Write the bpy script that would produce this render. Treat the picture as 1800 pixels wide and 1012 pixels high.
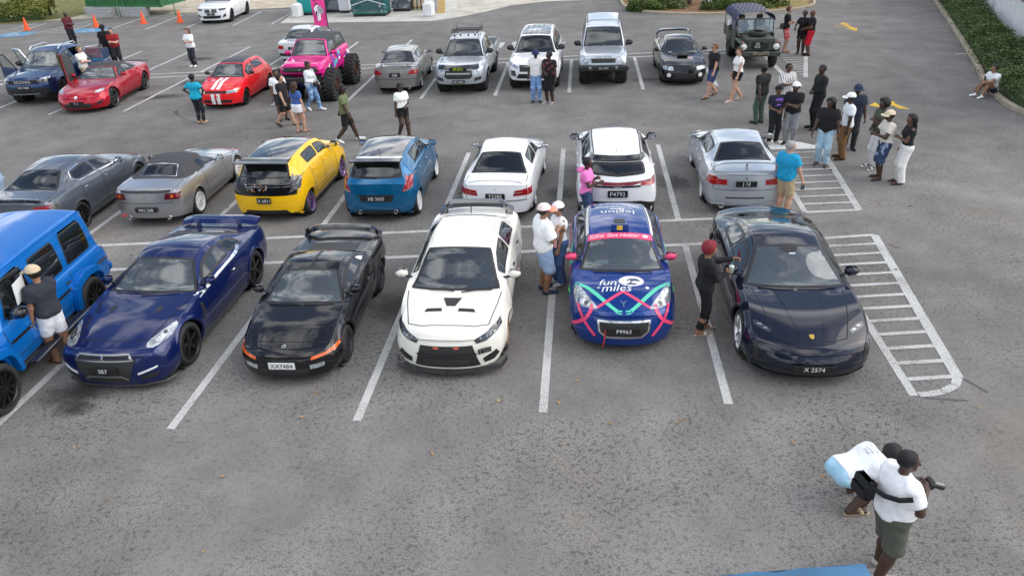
import bpy, bmesh, math, random
import numpy as np
from mathutils import Vector, Matrix
from mathutils.bvhtree import BVHTree
from mathutils.geometry import tessellate_polygon
random.seed(7); RNG = np.random.default_rng(7)
for o in list(bpy.data.objects): bpy.data.objects.remove(o)
SC = bpy.context.scene; COL = SC.collection
R = math.radians

# ------------------------------------------------------------------ camera
cam_d = bpy.data.cameras.new('camera'); cam = bpy.data.objects.new('camera', cam_d); COL.objects.link(cam)
cam_d.sensor_width = 36.0; cam_d.lens = 36.0*1340/1800; cam_d.clip_start = 0.1; cam_d.clip_end = 3000
rt = Vector((0.99901945, -0.02474926, -0.03670977)); up = Vector((0.044045, 0.47146897, 0.88078207)); fw = Vector((0.00449119, 0.8815353, -0.47209675))
m = Matrix((rt, up, -fw)).transposed().to_4x4(); m.translation = (-0.4271, -9.0565, 6.9549)
cam.matrix_world = m; SC.camera = cam

# ------------------------------------------------------------------ sky and sun
SUN_EL, SUN_AZ = R(40), R(96)            # azimuth from +Y towards +X
W = bpy.data.worlds.new('World'); SC.world = W; W.use_nodes = True
nt = W.node_tree; N = nt.nodes; LK = nt.links; N.clear()
out = N.new('ShaderNodeOutputWorld'); bg = N.new('ShaderNodeBackground'); bg.inputs['Strength'].default_value = 0.10
sky = N.new('ShaderNodeTexSky'); sky.sky_type = 'NISHITA'; sky.sun_disc = False
sky.sun_elevation = SUN_EL; sky.sun_rotation = SUN_AZ; sky.altitude = 0; sky.air_density = 1.0; sky.dust_density = 1.5
tc = N.new('ShaderNodeTexCoord'); sep = N.new('ShaderNodeSeparateXYZ'); LK.new(tc.outputs['Generated'], sep.inputs[0])
# broken cloud: direction projected on a cloud deck, two octaves of noise
mx = N.new('ShaderNodeMath'); mx.operation = 'MAXIMUM'; LK.new(sep.outputs['Z'], mx.inputs[0]); mx.inputs[1].default_value = 0.06
ad = N.new('ShaderNodeMath'); ad.operation = 'ADD'; LK.new(mx.outputs[0], ad.inputs[0]); ad.inputs[1].default_value = 0.15
vd = N.new('ShaderNodeVectorMath'); vd.operation = 'DIVIDE'; LK.new(tc.outputs['Generated'], vd.inputs[0])
cb = N.new('ShaderNodeCombineXYZ'); 
for i in range(3): LK.new(ad.outputs[0], cb.inputs[i])
LK.new(cb.outputs[0], vd.inputs[1])
nz = N.new('ShaderNodeTexNoise'); nz.inputs['Scale'].default_value = 2.1; nz.inputs['Detail'].default_value = 7; nz.inputs['Roughness'].default_value = 0.58
LK.new(vd.outputs[0], nz.inputs['Vector'])
cr = N.new('ShaderNodeValToRGB'); cr.color_ramp.elements[0].position = 0.475; cr.color_ramp.elements[1].position = 0.575
LK.new(nz.outputs['Fac'], cr.inputs['Fac'])
nz2 = N.new('ShaderNodeTexNoise'); nz2.inputs['Scale'].default_value = 3.5; nz2.inputs['Detail'].default_value = 5; LK.new(vd.outputs[0], nz2.inputs['Vector'])
cr2 = N.new('ShaderNodeValToRGB'); cr2.color_ramp.elements[0].position = 0.3; cr2.color_ramp.elements[0].color = (6.0, 6.2, 6.6, 1)
cr2.color_ramp.elements[1].position = 0.7; cr2.color_ramp.elements[1].color = (14.5, 14.3, 14.0, 1); LK.new(nz2.outputs['Fac'], cr2.inputs['Fac'])
mixc = N.new('ShaderNodeMixRGB'); LK.new(cr.outputs['Color'], mixc.inputs['Fac']); LK.new(sky.outputs['Color'], mixc.inputs[1]); LK.new(cr2.outputs['Color'], mixc.inputs[2])
LK.new(mixc.outputs[0], bg.inputs['Color']); LK.new(bg.outputs[0], out.inputs[0])
sd = bpy.data.lights.new('sun', 'SUN'); sd.energy = 0.8; sd.angle = R(60); sd.color = (1.0, 0.965, 0.91)
sun = bpy.data.objects.new('sun', sd); COL.objects.link(sun)
sv = Vector((math.cos(SUN_EL)*math.sin(SUN_AZ), math.cos(SUN_EL)*math.cos(SUN_AZ), math.sin(SUN_EL)))
sun.rotation_euler = sv.to_track_quat('Z', 'Y').to_euler()
SC.view_settings.view_transform = 'Standard'; SC.view_settings.look = 'None'; SC.view_settings.exposure = 1.02; SC.view_settings.gamma = 1
SC.render.engine = 'CYCLES'

# ------------------------------------------------------------------ materials
def lin(c):
    if isinstance(c, str):
        c = tuple(int(c[i:i+2], 16)/255 for i in (0, 2, 4))
        return tuple((x/12.92 if x < .04045 else ((x+.055)/1.055)**2.4) for x in c)
    return tuple(c)
MATS = {}
def mat(name, col=(.5, .5, .5), rough=.5, metal=0., coat=0., spec=.5, emit=None, var=0., vscale=8., bump=0., bscale=60., trans=0., alpha=1.):
    """plain principled material with an optional noise in colour and a noise bump"""
    if name in MATS: return MATS[name]
    M = bpy.data.materials.new(name); M.use_nodes = True; MATS[name] = M
    t = M.node_tree; b = t.nodes['Principled BSDF']; c = lin(col)
    b.inputs['Base Color'].default_value = (*c, 1); b.inputs['Roughness'].default_value = rough; b.inputs['Metallic'].default_value = metal
    b.inputs['Specular IOR Level'].default_value = spec
    if coat: b.inputs['Coat Weight'].default_value = coat; b.inputs['Coat Roughness'].default_value = .03
    if trans: b.inputs['Transmission Weight'].default_value = trans
    if alpha < 1: b.inputs['Alpha'].default_value = alpha
    if emit: b.inputs['Emission Color'].default_value = (*lin(emit[0]), 1); b.inputs['Emission Strength'].default_value = emit[1]
    if var or bump:
        tcn = t.nodes.new('ShaderNodeTexCoord')
        if var:
            n = t.nodes.new('ShaderNodeTexNoise'); n.inputs['Scale'].default_value = vscale; n.inputs['Detail'].default_value = 5
            t.links.new(tcn.outputs['Object'], n.inputs['Vector'])
            r = t.nodes.new('ShaderNodeValToRGB'); r.color_ramp.elements[0].position = .3; r.color_ramp.elements[1].position = .7
            r.color_ramp.elements[0].color = (*[x*(1-var) for x in c], 1); r.color_ramp.elements[1].color = (*[min(1, x*(1+var)) for x in c], 1)
            t.links.new(n.outputs['Fac'], r.inputs['Fac']); t.links.new(r.outputs['Color'], b.inputs['Base Color'])
        if bump:
            n = t.nodes.new('ShaderNodeTexNoise'); n.inputs['Scale'].default_value = bscale; n.inputs['Detail'].default_value = 4
            t.links.new(tcn.outputs['Object'], n.inputs['Vector'])
            bp = t.nodes.new('ShaderNodeBump'); bp.inputs['Strength'].default_value = bump; bp.inputs['Distance'].default_value = .02
            t.links.new(n.outputs['Fac'], bp.inputs['Height']); t.links.new(bp.outputs['Normal'], b.inputs['Normal'])
    return M
def paint(name, col, metal=.0, rough=.35, coat=1.0):
    """car paint: clear coat over a lightly uneven base, a little road film in the coat roughness"""
    if name in MATS: return MATS[name]
    M = mat(name, col, rough, metal, coat, spec=.08); t = M.node_tree; b = t.nodes['Principled BSDF']
    tcn = t.nodes.new('ShaderNodeTexCoord'); n = t.nodes.new('ShaderNodeTexNoise'); n.inputs['Scale'].default_value = 3.0; n.inputs['Detail'].default_value = 6
    t.links.new(tcn.outputs['Object'], n.inputs['Vector'])
    mr = t.nodes.new('ShaderNodeMapRange'); mr.inputs['From Min'].default_value = .3; mr.inputs['From Max'].default_value = .75
    mr.inputs['To Min'].default_value = .02; mr.inputs['To Max'].default_value = .06
    t.links.new(n.outputs['Fac'], mr.inputs['Value']); t.links.new(mr.outputs[0], b.inputs['Coat Roughness'])
    return M
def glass(name, tint, trans=.75, refl=.12, haze=.03):
    """thin pane: clear tinted transmission plus a sky reflection that grows at grazing angles"""
    if name in MATS: return MATS[name]
    M = bpy.data.materials.new(name); M.use_nodes = True; MATS[name] = M; t = M.node_tree; t.nodes.clear()
    o = t.nodes.new('ShaderNodeOutputMaterial'); tr = t.nodes.new('ShaderNodeBsdfTransparent'); tr.inputs[0].default_value = (*[x*trans for x in lin(tint)], 1)
    df = t.nodes.new('ShaderNodeBsdfDiffuse'); df.inputs[0].default_value = (.26, .29, .28, 1)  # pale haze for dust, also standing in for dashboard reflections
    m1 = t.nodes.new('ShaderNodeMixShader'); m1.inputs[0].default_value = haze; t.links.new(tr.outputs[0], m1.inputs[1]); t.links.new(df.outputs[0], m1.inputs[2])
    gl = t.nodes.new('ShaderNodeBsdfGlossy'); gl.inputs['Roughness'].default_value = .015; gl.inputs[0].default_value = (.92, .96, 1, 1)
    fr = t.nodes.new('ShaderNodeFresnel'); fr.inputs[0].default_value = 1.5
    a = t.nodes.new('ShaderNodeMath'); a.operation = 'ADD'; a.use_clamp = True; a.inputs[1].default_value = refl; t.links.new(fr.outputs[0], a.inputs[0])
    m2 = t.nodes.new('ShaderNodeMixShader'); t.links.new(a.outputs[0], m2.inputs[0]); t.links.new(m1.outputs[0], m2.inputs[1]); t.links.new(gl.outputs[0], m2.inputs[2])
    t.links.new(m2.outputs[0], o.inputs[0]); return M

RUBBER = mat('rubber', (.022, .022, .022), .75, var=.35, vscale=20)
TRIM = mat('black_trim', (.015, .015, .016), .45)
GLOSSBLK = mat('gloss_black', (.008, .008, .009), .12, coat=1)
CHROME = mat('chrome', (.75, .75, .76), .12, 1)
MIRR = mat('mirror_glass', (.6, .65, .7), .05, 1)
GAP = mat('panel_gap', (.006, .006, .006), .8)
GRILLE = mat('grille_mesh', (.018, .018, .018), .5, bump=.6, bscale=120)
CABIN = mat('cabin_plastic', (.10, .097, .094), .7)
SEATM = mat('seat_fabric', (.15, .145, .14), .85, var=.3)
PLATEK = mat('plate_black', (.012, .012, .012), .35)
PLATEW = mat('plate_white', (.75, .75, .73), .4)
LAMPW = mat('lamp_clear', (.40, .43, .46), .10, .5, coat=1, var=.5, vscale=14)
LAMPD = mat('lamp_dark', (.05, .055, .06), .1, .3, coat=1)
LAMPR = mat('lamp_red', (.32, .008, .011), .12, coat=1)
LAMPO = mat('lamp_orange', (.70, .12, .015), .12, coat=1)
WELL = mat('wheel_well', (.012, .012, .012), .9)
STEEL = mat('steel', (.35, .35, .36), .35, .9)
GLS_CLEAR = glass('glass_clear', (.80, .88, .85), .88, .09, .20)
GLS_GREY = glass('glass_grey', (.35, .40, .40), .6, .05, .10)
GLS_DARK = glass('glass_dark', (.05, .05, .055), .4, .03)

# ------------------------------------------------------------------ object helpers
def tag(o, label=None, cat=None, group=None, kind=None):
    if label: o['label'] = label
    if cat: o['category'] = cat
    if group: o['group'] = group
    if kind: o['kind'] = kind
    return o
def empty(name, loc=(0, 0, 0), rz=0, label=None, cat=None, group=None):
    o = bpy.data.objects.new(name, None); COL.objects.link(o); o.location = loc; o.rotation_euler = (0, 0, rz); o.empty_display_size = .2
    return tag(o, label, cat, group)
def link(name, me, parent=None, loc=None, rot=None):
    o = bpy.data.objects.new(name, me); COL.objects.link(o)
    if parent is not None: o.parent = parent
    if loc is not None: o.location = loc
    if rot is not None: o.rotation_euler = rot
    return o
def mesh(name, V, F, mats, smooth=True, mi=None, normals=None):
    me = bpy.data.meshes.new(name); me.from_pydata([tuple(v) for v in V], [], [tuple(f) for f in F])
    for m_ in (mats if isinstance(mats, (list, tuple)) else [mats]): me.materials.append(m_)
    if smooth and len(me.polygons): me.polygons.foreach_set('use_smooth', [True]*len(me.polygons))
    if mi is not None: me.polygons.foreach_set('material_index', mi)
    me.update()
    if normals is not None: me.normals_split_custom_set_from_vertices([tuple(n) for n in normals])
    return me
def obj(name, V, F, mats, parent=None, smooth=True, mi=None, loc=None, rot=None, normals=None):
    return link(name, mesh(name, V, F, mats, smooth, mi, normals), parent, loc, rot)
class MB:
    """collects boxes, tubes and lathes into one mesh"""
    def __init__(s): s.V = []; s.F = []
    def add(s, V, F, M=None):
        n = len(s.V)
        for v in V:
            v = Vector(v); s.V.append(tuple(M @ v) if M is not None else tuple(v))
        s.F += [tuple(i+n for i in f) for f in F]; return s
    def box(s, c, d, bev=0., M=None, taper=1.):
        x, y, z = (d[0]/2, d[1]/2, d[2]/2); b = min(bev, x*.9, y*.9, z*.9)
        if b <= 0:
            V = [(c[0]+sx*x*(taper if sz > 0 else 1), c[1]+sy*y*(taper if sz > 0 else 1), c[2]+sz*z) for sz in (-1, 1) for sx, sy in ((-1, -1), (1, -1), (1, 1), (-1, 1))]
            return s.add(V, [(3, 2, 1, 0), (4, 5, 6, 7), (0, 1, 5, 4), (1, 2, 6, 5), (2, 3, 7, 6), (3, 0, 4, 7)], M)
        V = []; F = []                      # chamfered box: three rings of eight
        def ring(hx, hy, cc, z_):
            return [(c[0]+px, c[1]+py, c[2]+z_) for px, py in ((-hx+cc, -hy), (hx-cc, -hy), (hx, -hy+cc), (hx, hy-cc), (hx-cc, hy), (-hx+cc, hy), (-hx, hy-cc), (-hx, -hy+cc))]
        for z_, q in ((-z, b), (-z+b, 0), (z-b, 0), (z, b)):
            k = taper if z_ > 0 else 1
            V += ring((x-q)*k, (y-q)*k, b, z_)
        F.append(tuple(range(7, -1, -1)))
        for r in range(3):
            for i in range(8): F.append((r*8+i, r*8+(i+1) % 8, (r+1)*8+(i+1) % 8, (r+1)*8+i))
        F.append(tuple(range(24, 32)))
        return s.add(V, F, M)
    def tube(s, pts, r, n=8, M=None, cap=True):
        pts = [Vector(p) for p in pts]; rr = r if isinstance(r, (list, tuple)) else [r]*len(pts)
        V = []; F = []; prev = None
        for i, p in enumerate(pts):
            d = (pts[min(i+1, len(pts)-1)]-pts[max(i-1, 0)]).normalized()
            if prev is None: a = d.orthogonal().normalized()
            else: a = (prev-d*prev.dot(d)).normalized()
            prev = a; b = d.cross(a)
            for k in range(n):
                t = 2*math.pi*k/n; V.append(p+(a*math.cos(t)+b*math.sin(t))*rr[i])
        for i in range(len(pts)-1):
            for k in range(n): F.append((i*n+k, i*n+(k+1) % n, (i+1)*n+(k+1) % n, (i+1)*n+k))
        if cap: F.append(tuple(range(n-1, -1, -1))); F.append(tuple((len(pts)-1)*n+k for k in range(n)))
        return s.add(V, F, M)
    def lathe(s, prof, n=24, axis='y', M=None, closed=False):
        """prof: (offset along axis, radius)"""
        V = []; F = []
        for k in range(n):
            t = 2*math.pi*k/n; c_, s_ = math.cos(t), math.sin(t)
            for a, r in prof:
                V.append({'y': (r*c_, a, r*s_), 'z': (r*c_, r*s_, a), 'x': (a, r*c_, r*s_)}[axis])
        m_ = len(prof)
        for k in range(n):
            for i in range(m_-1 if not closed else m_):
                j = (i+1) % m_; q = (k+1) % n
                F.append((k*m_+i, k*m_+j, q*m_+j, q*m_+i))
        return s.add(V, F, M)
    def build(s, name, m_, parent=None, smooth=False, loc=None, rot=None): return obj(name, s.V, s.F, m_, parent, smooth, loc=loc, rot=rot)
    def data(s, name, m_, smooth=False): return mesh(name, s.V, s.F, m_, smooth)
TXT = {}
def text_geo(body, shear=0.):
    """flat lettering as plain geometry, height about 1, centred on the origin"""
    key = (body, shear)
    if key in TXT: return TXT[key]
    cu = bpy.data.curves.new('lettering', 'FONT'); cu.body = body; cu.align_x = 'CENTER'; cu.align_y = 'CENTER'; cu.resolution_u = 2; cu.shear = shear
    o = bpy.data.objects.new('lettering_source', cu); COL.objects.link(o)
    me = o.to_mesh(); V = [tuple(v.co) for v in me.vertices]; F = [tuple(p.vertices) for p in me.polygons]
    o.to_mesh_clear(); bpy.data.objects.remove(o); bpy.data.curves.remove(cu)
    A = np.array(V) if V else np.zeros((1, 3)); lo, hi = A.min(0), A.max(0)
    V = [((x-(lo[0]+hi[0])/2)/.7, (y-(lo[1]+hi[1])/2)/.7, 0) for x, y, z in V]
    TXT[key] = (V, F, (hi[0]-lo[0])/.7); return TXT[key]
def chaikin(P, n=1, closed=True, q=.25):
    P = [np.array(p, float) for p in P]
    for _ in range(n):
        Q = []; m_ = len(P)
        for i in range(m_ if closed else m_-1):
            a, b = P[i], P[(i+1) % m_]; Q += [a*(1-q)+b*q, a*q+b*(1-q)]
        P = Q if closed else [P[0]]+Q+[P[-1]]
    return P
def roundp(P, r):
    """polygon with its sharp corners rounded"""
    P = [np.array(p, float) for p in P]; n = len(P); Q = []
    for i in range(n):
        a, b, d = P[i-1], P[i], P[(i+1) % n]; u, v = a-b, d-b; lu, lv = np.linalg.norm(u)+1e-9, np.linalg.norm(v)+1e-9
        if (u/lu).dot(v/lv) < -.9: Q.append(b); continue
        k = min(r, lu*.45, lv*.45); p, q = b+u/lu*k, b+v/lv*k
        Q += [p, p*.25+b*.5+q*.25, q]
    return Q
def dens(P, step, closed=True):
    Q = []; m_ = len(P)
    for i in range(m_ if closed else m_-1):
        a, b = np.array(P[i], float), np.array(P[(i+1) % m_], float); k = max(1, int(math.ceil(np.linalg.norm(b-a)/step)))
        for j in range(k): Q.append(a+(b-a)*j/k)
    if not closed: Q.append(np.array(P[-1], float))
    return Q
def inset(P, d):
    """polygon offset inwards by d along averaged edge normals"""
    P = [np.array(p, float) for p in P]; n = len(P); A = sum(P[i][0]*P[(i+1) % n][1]-P[(i+1) % n][0]*P[i][1] for i in range(n)); sg = 1 if A > 0 else -1
    Q = []
    for i in range(n):
        e1 = P[i]-P[i-1]; e2 = P[(i+1) % n]-P[i]; l1, l2 = np.linalg.norm(e1)+1e-9, np.linalg.norm(e2)+1e-9
        n1 = np.array((-e1[1], e1[0]))/l1; n2 = np.array((-e2[1], e2[0]))/l2; b = n1+n2; lb = np.linalg.norm(b)
        if lb < 1e-6: Q.append(P[i]+n1*d*sg); continue
        b /= lb; Q.append(P[i]+b*d*sg/max(.5, b.dot(n1)))
    return Q
def inpoly(x, y, P):
    x = np.asarray(x); y = np.asarray(y); r = np.zeros(x.shape, bool); n = len(P)
    for i in range(n):
        x0, y0 = P[i]; x1, y1 = P[(i+1) % n]
        if y0 == y1: continue
        c = ((y0 > y) != (y1 > y)) & (x < (x1-x0)*(y-y0)/(y1-y0)+x0); r ^= c
    return r
def pchip(pts, x):
    p = sorted(pts); X = np.array([a for a, b in p], float); Y = np.array([b for a, b in p], float)
    if len(X) == 1: return np.full_like(x, Y[0])
    h = np.diff(X); d = np.diff(Y)/h; mm = np.zeros(len(X)); mm[0] = d[0]; mm[-1] = d[-1]
    for i in range(1, len(X)-1):
        if d[i-1]*d[i] > 0:
            w1, w2 = 2*h[i]+h[i-1], h[i]+2*h[i-1]; mm[i] = (w1+w2)/(w1/d[i-1]+w2/d[i])
    i = np.clip(np.searchsorted(X, x)-1, 0, len(h)-1); t = np.clip((x-X[i])/h[i], 0, 1)
    return ((1+2*t)*(1-t)**2*Y[i]+t*(1-t)**2*h[i]*mm[i]+t*t*(3-2*t)*Y[i+1]+t*t*(t-1)*h[i]*mm[i+1])
# ================================================================== car engine
class Car:
    """A car lofted from its profiles. s = metres back from the nose, car frame: x forward, y left, z up, origin on the ground at mid length.
    T centre-line height, E half width of the top panel (bonnet, screen, roof, boot), S shoulder height, P half width in plan, B underside."""
    def __init__(c, name, label, cat, pos, ang, L, w, T, E, S, P, B, fo, wb, tr, body, K=(.18, .12, .06, -.08, -.14), crown=.035, ds=.045, group=None,
                 tuck=.10, inset_=.07, fbulge=.05, rbulge=.04, flare=0., marks=None, z=0.):
        c.L, c.w, c.fo, c.wb, c.tr, c.body = L, w, fo, wb, tr, body
        c.root = empty(name, (pos[0], pos[1], z), ang, label, cat, group)
        cuts = sorted(set([round(a, 3) for a in (marks or [])]))
        s = list(np.linspace(0, L, int(L/ds)+1))
        for q in cuts:                                # snap the nearest station to each panel joint
            i = min(range(1, len(s)-1), key=lambda k: abs(s[k]-q)); s[i] = q
        s = np.array(s); n = len(s)
        T_, E_, S_, P_, B_ = (pchip(q, s) for q in (T, E, S, P, B))
        Kx = pchip([(0, K[0]), (L*.3, K[1]), (L*.55, K[2]), (L*.8, K[3]), (L, K[4])], s)
        cr_ = crown if np.isscalar(crown) else pchip(crown, s)
        S_ = np.minimum(S_, T_-.015)
        wf = P_.copy()
        for sw in (fo, fo+wb): wf += flare*np.exp(-((s-sw)/.38)**4)
        yy = []; zz = []
        def put(y, z_): yy.append(y); zz.append(z_)
        put(0*s, B_); put(.6*wf, B_); put(wf*(1-tuck)-.02, B_)
        ns = 11
        for i in range(ns):                           # body side
            t = i/(ns-1); zc = B_+.02+(S_-B_-.02)*t
            k = np.where(t < .55, tuck*((.55-t)/.55)**2, 0)*wf + (inset_*((t-.55)/.45)**2 if t > .55 else 0)
            base = P_-k; g = math.exp(-((t-.45)/.42)**2)
            put(base+(wf-P_)*g, zc)
        ys, zs = yy[-1], zz[-1]
        ee = np.minimum(E_, ys-.012); ze = T_-cr_
        ze = np.maximum(ze, zs+.006)
        rnd = np.clip((ze-zs)*.25, .004, .045)
        y0 = ys-np.clip((ze-zs)*.10, .006, .03); z0 = zs+np.clip((ze-zs)*.08, .002, .03)
        put((ys+y0)/2, zs+(z0-zs)*.75); put(y0, z0)
        ng = 8
        for i in range(1, ng):                        # glasshouse side (collapses to the wing top beside bonnet and boot)
            t = i/ng; bow = .022*math.sin(math.pi*t)*np.clip((ze-zs)*2, 0, 1)
            put(y0+(ee-y0)*t+bow, z0+(ze-rnd-z0)*t)
        put(ee-rnd*.10, ze-rnd*.45); put(ee-rnd*.55, ze-rnd*.10)
        nt_ = 10; e2 = ee-rnd*1.1
        for i in range(nt_):
            t = 1-i/(nt_-1); put(e2*t, ze+(T_-ze)*(1-t**2.2))
        Y = np.array(yy); Z = np.array(zz); hN = len(Y)
        c.side0, c.side1, c.gl1, c.top0 = 3, 3+ns-1, 3+ns+1+ng, 3+ns+2+ng-1+2
        r = np.clip(np.abs(Y)/np.maximum(P_, .1), 0, 1.2)
        X = (L/2-s)[None, :]-Kx[None, :]*r**2.4
        half = np.stack([X, Y, Z], -1)                # hN, n, 3
        left = half; right = half[::-1][1:-1].copy(); right[:, :, 1] *= -1
        G = np.concatenate([left, right], 0)          # M, n, 3
        M_ = G.shape[0]; c.M = M_; c.n = n; c.s = s; c.hN = hN
        V = G.reshape(-1, 3).tolist(); F = []; tg = []
        vid = lambda j, i: (j % M_)*n+i
        for j in range(M_):
            jj = j if j < hN-1 else 2*hN-3-j          # mirrored row index
            for i in range(n-1):
                F.append((vid(j, i), vid(j, i+1), vid(j+1, i+1), vid(j+1, i))); tg.append((jj, i))
        # end caps: fascia grids between the two sides
        nc = 15; c.capF = []
        for end, bul in ((0, fbulge), (n-1, rbulge)):
            rows = []; sg = 1 if end == 0 else -1
            zb, zt = Z[2, end], T_[end]
            for j in range(2, c.top0+1):
                yj, zj = Y[j, end], Z[j, end]; row = []
                for q in range(nc):
                    t = 1-2*q/(nc-1)
                    if q == 0: row.append(vid(j, end)); continue
                    if q == nc-1: row.append(vid(M_-j, end)); continue
                    rr = abs(t*yj)/max(P_[end], .1)
                    h = (zj-zb)/max(zt-zb, .01); prof = math.sin(math.pi*min(1, max(0, h*.85+.12)))
                    x = L/2-s[end]-Kx[end]*rr**2.4+sg*bul*prof*(1-abs(t)**6)
                    zz_ = zj
                    if j == c.top0: zz_ = zj+(T_[end]-zj)*(1-abs(t)**2.2)
                    V.append((x, t*yj, zz_)); row.append(len(V)-1)
                rows.append(row)
            for a in range(len(rows)-1):
                for q in range(nc-1):
                    f = (rows[a][q], rows[a+1][q], rows[a+1][q+1], rows[a][q+1])
                    if end == 0: f = f[::-1]
                    F.append(f[::-1]); tg.append((-1 if end == 0 else -2, a))
            # top closing strip to the top panel, underside strip
            top = [vid(j, end) for j in range(c.top0, M_-c.top0+1)]
            for (ra, rb) in ((rows[-1], None),):
                poly = top+[v for v in rows[-1][::-1]][1:-1]
                if len(set(poly)) > 3: F.append(tuple(poly if end else poly[::-1])); tg.append((-1 if end == 0 else -2, 99))
            bot = [vid(1, end), vid(0, end), vid(M_-1, end)]
            poly = rows[0]+[bot[2], bot[1], bot[0]]
            F.append(tuple(poly if end == 0 else poly[::-1])); tg.append((-1 if end == 0 else -2, 98))
        c.V = np.array(V); c.F = F; c.tg = tg
        # smooth vertex normals of the whole shell
        NV = np.zeros_like(c.V); q4 = [f for f in F if len(f) == 4]; A = np.array(q4)
        fn = np.cross(c.V[A[:, 2]]-c.V[A[:, 0]], c.V[A[:, 3]]-c.V[A[:, 1]])
        for k in range(4): np.add.at(NV, A[:, k], fn)
        ln = np.linalg.norm(NV, axis=1, keepdims=True); c.NV = NV/np.maximum(ln, 1e-9)
        c.fc = np.array([c.V[list(f)].mean(0) for f in F]); fnn = np.array([np.cross(c.V[f[2]]-c.V[f[0]], c.V[f[3]]-c.V[f[1]]) if len(f) >= 4 else (0, 0, 1) for f in F])
        c.fn = fnn/np.maximum(np.linalg.norm(fnn, axis=1, keepdims=True), 1e-9)
        if (c.fn[:, 2]*(c.fc[:, 2]-.5)).sum() < 0:   # make the shell face outwards
            c.F = [f[::-1] for f in c.F]; c.fn = -c.fn; c.NV = -c.NV
        c.bvh = BVHTree.FromPolygons([tuple(v) for v in c.V], c.F)
        c.keep = np.ones(len(F), bool); c.parts = {}; c.tagA = np.array(tg)
    # ---- projection of a 2-D layout onto the shell
    def ray(c, k, a, b):
        L = c.L
        if k == 'T': o, d = (L/2-a, b, 5), (0, 0, -1)
        elif k == 'S': o, d = (L/2-a, 5, b), (0, -1, 0)
        elif k == 's': o, d = (L/2-a, -5, b), (0, 1, 0)
        elif k == 'F': o, d = (10, a, b), (-1, 0, 0)
        elif k == 'R': o, d = (-10, a, b), (1, 0, 0)
        h = c.bvh.ray_cast(Vector(o), Vector(d))
        if h[0] is None:
            h = c.bvh.find_nearest({'T': Vector((L/2-a, b, .8)), 'S': Vector((L/2-a, c.w, b)), 's': Vector((L/2-a, -c.w, b)), 'F': Vector((L/2, a, b)), 'R': Vector((-L/2, a, b))}[k])
        n = h[1]
        if n.dot(Vector(d)) > 0: n = -n
        return h[0], n
    def plane2(c, k, X):
        return {'T': (c.L/2-X[..., 0], X[..., 1]), 'S': (c.L/2-X[..., 0], X[..., 2]), 's': (c.L/2-X[..., 0], X[..., 2]), 'F': (X[..., 1], X[..., 2]), 'R': (X[..., 1], X[..., 2])}[k]
    DIR = {'T': (0, 0, 1), 'S': (0, 1, 0), 's': (0, -1, 0), 'F': (1, 0, 0), 'R': (-1, 0, 0)}
    def hole(c, k, poly, zmin=0., nd=.15):
        a, b = c.plane2(k, c.fc); facing = (c.fn @ np.array(c.DIR[k])) > nd
        c.keep &= ~(inpoly(a, b, poly) & facing & (c.fc[:, 2] > zmin))
    def patch(c, name, k, poly, m_, off=.006, step=.06, rnd=0, parent=None, skirt=True, label=None, lift=None, smooth=False):
        """raised panel following the shell, outlined by poly in the projection k"""
        if rnd: poly = chaikin(poly, rnd)
        bm = bmesh.new(); vs = [bm.verts.new((p[0], p[1], 0)) for p in poly]; bm.faces.new(vs)
        P_ = np.array([(p[0], p[1]) for p in poly]); lo, hi = P_.min(0), P_.max(0)
        for ax in (0, 1):
            q = math.ceil((lo[ax]+.004)/step)*step
            while q < hi[ax]-.004:
                co = [0, 0, 0]; co[ax] = q; no = [0, 0, 0]; no[ax] = 1
                bmesh.ops.bisect_plane(bm, geom=bm.verts[:]+bm.edges[:]+bm.faces[:], plane_co=co, plane_no=no, dist=1e-5); q += step
        bm.verts.ensure_lookup_table(); V = []; NN = []
        for v in bm.verts:
            h, n = c.ray(k, v.co.x, v.co.y); o_ = off if lift is None else lift(v.co.x, v.co.y); V.append(h+n*o_); NN.append(n)
        F = [[l.vert.index for l in f.loops] for f in bm.faces]
        bm.verts.index_update()
        if skirt:
            for e in [e for e in bm.edges if len(e.link_faces) == 1]:
                a, b = e.verts[0].index, e.verts[1].index; i = len(V)
                V += [V[a]-NN[a]*(off+.012), V[b]-NN[b]*(off+.012)]; F.append([a, b, i+1, i])
        bm.free()
        if F:                                          # orient outwards
            f = F[0]; nn = (V[f[1]]-V[f[0]]).cross(V[f[2]]-V[f[0]])
            if nn.dot(NN[f[0]]) < 0: F = [q[::-1] for q in F]
        o = obj(name, V, F, m_, parent or c.root, smooth=smooth)
        if label: o['label'] = label
        return o
    def strip(c, name, k, pts, width, m_, off=.004, closed=False, step=.05, parent=None, into=None):
        """thin band along a polyline laid on the shell"""
        P_ = dens(pts, step, closed); n = len(P_); V = []; F = []
        for i in range(n):
            d = P_[(i+1) % n]-P_[i-1] if closed else P_[min(i+1, n-1)]-P_[max(i-1, 0)]
            d = d/(np.linalg.norm(d)+1e-9); nn = np.array((-d[1], d[0]))*width/2
            for q in (P_[i]+nn, P_[i]-nn):
                h, nr = c.ray(k, q[0], q[1]); V.append(h+nr*off)
        for i in range(n if closed else n-1):
            j = (i+1) % n; F.append((2*i, 2*i+1, 2*j+1, 2*j))
        if into is not None: into.add(V, F); return
        return obj(name, V, F, m_, parent or c.root, smooth=False)
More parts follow.
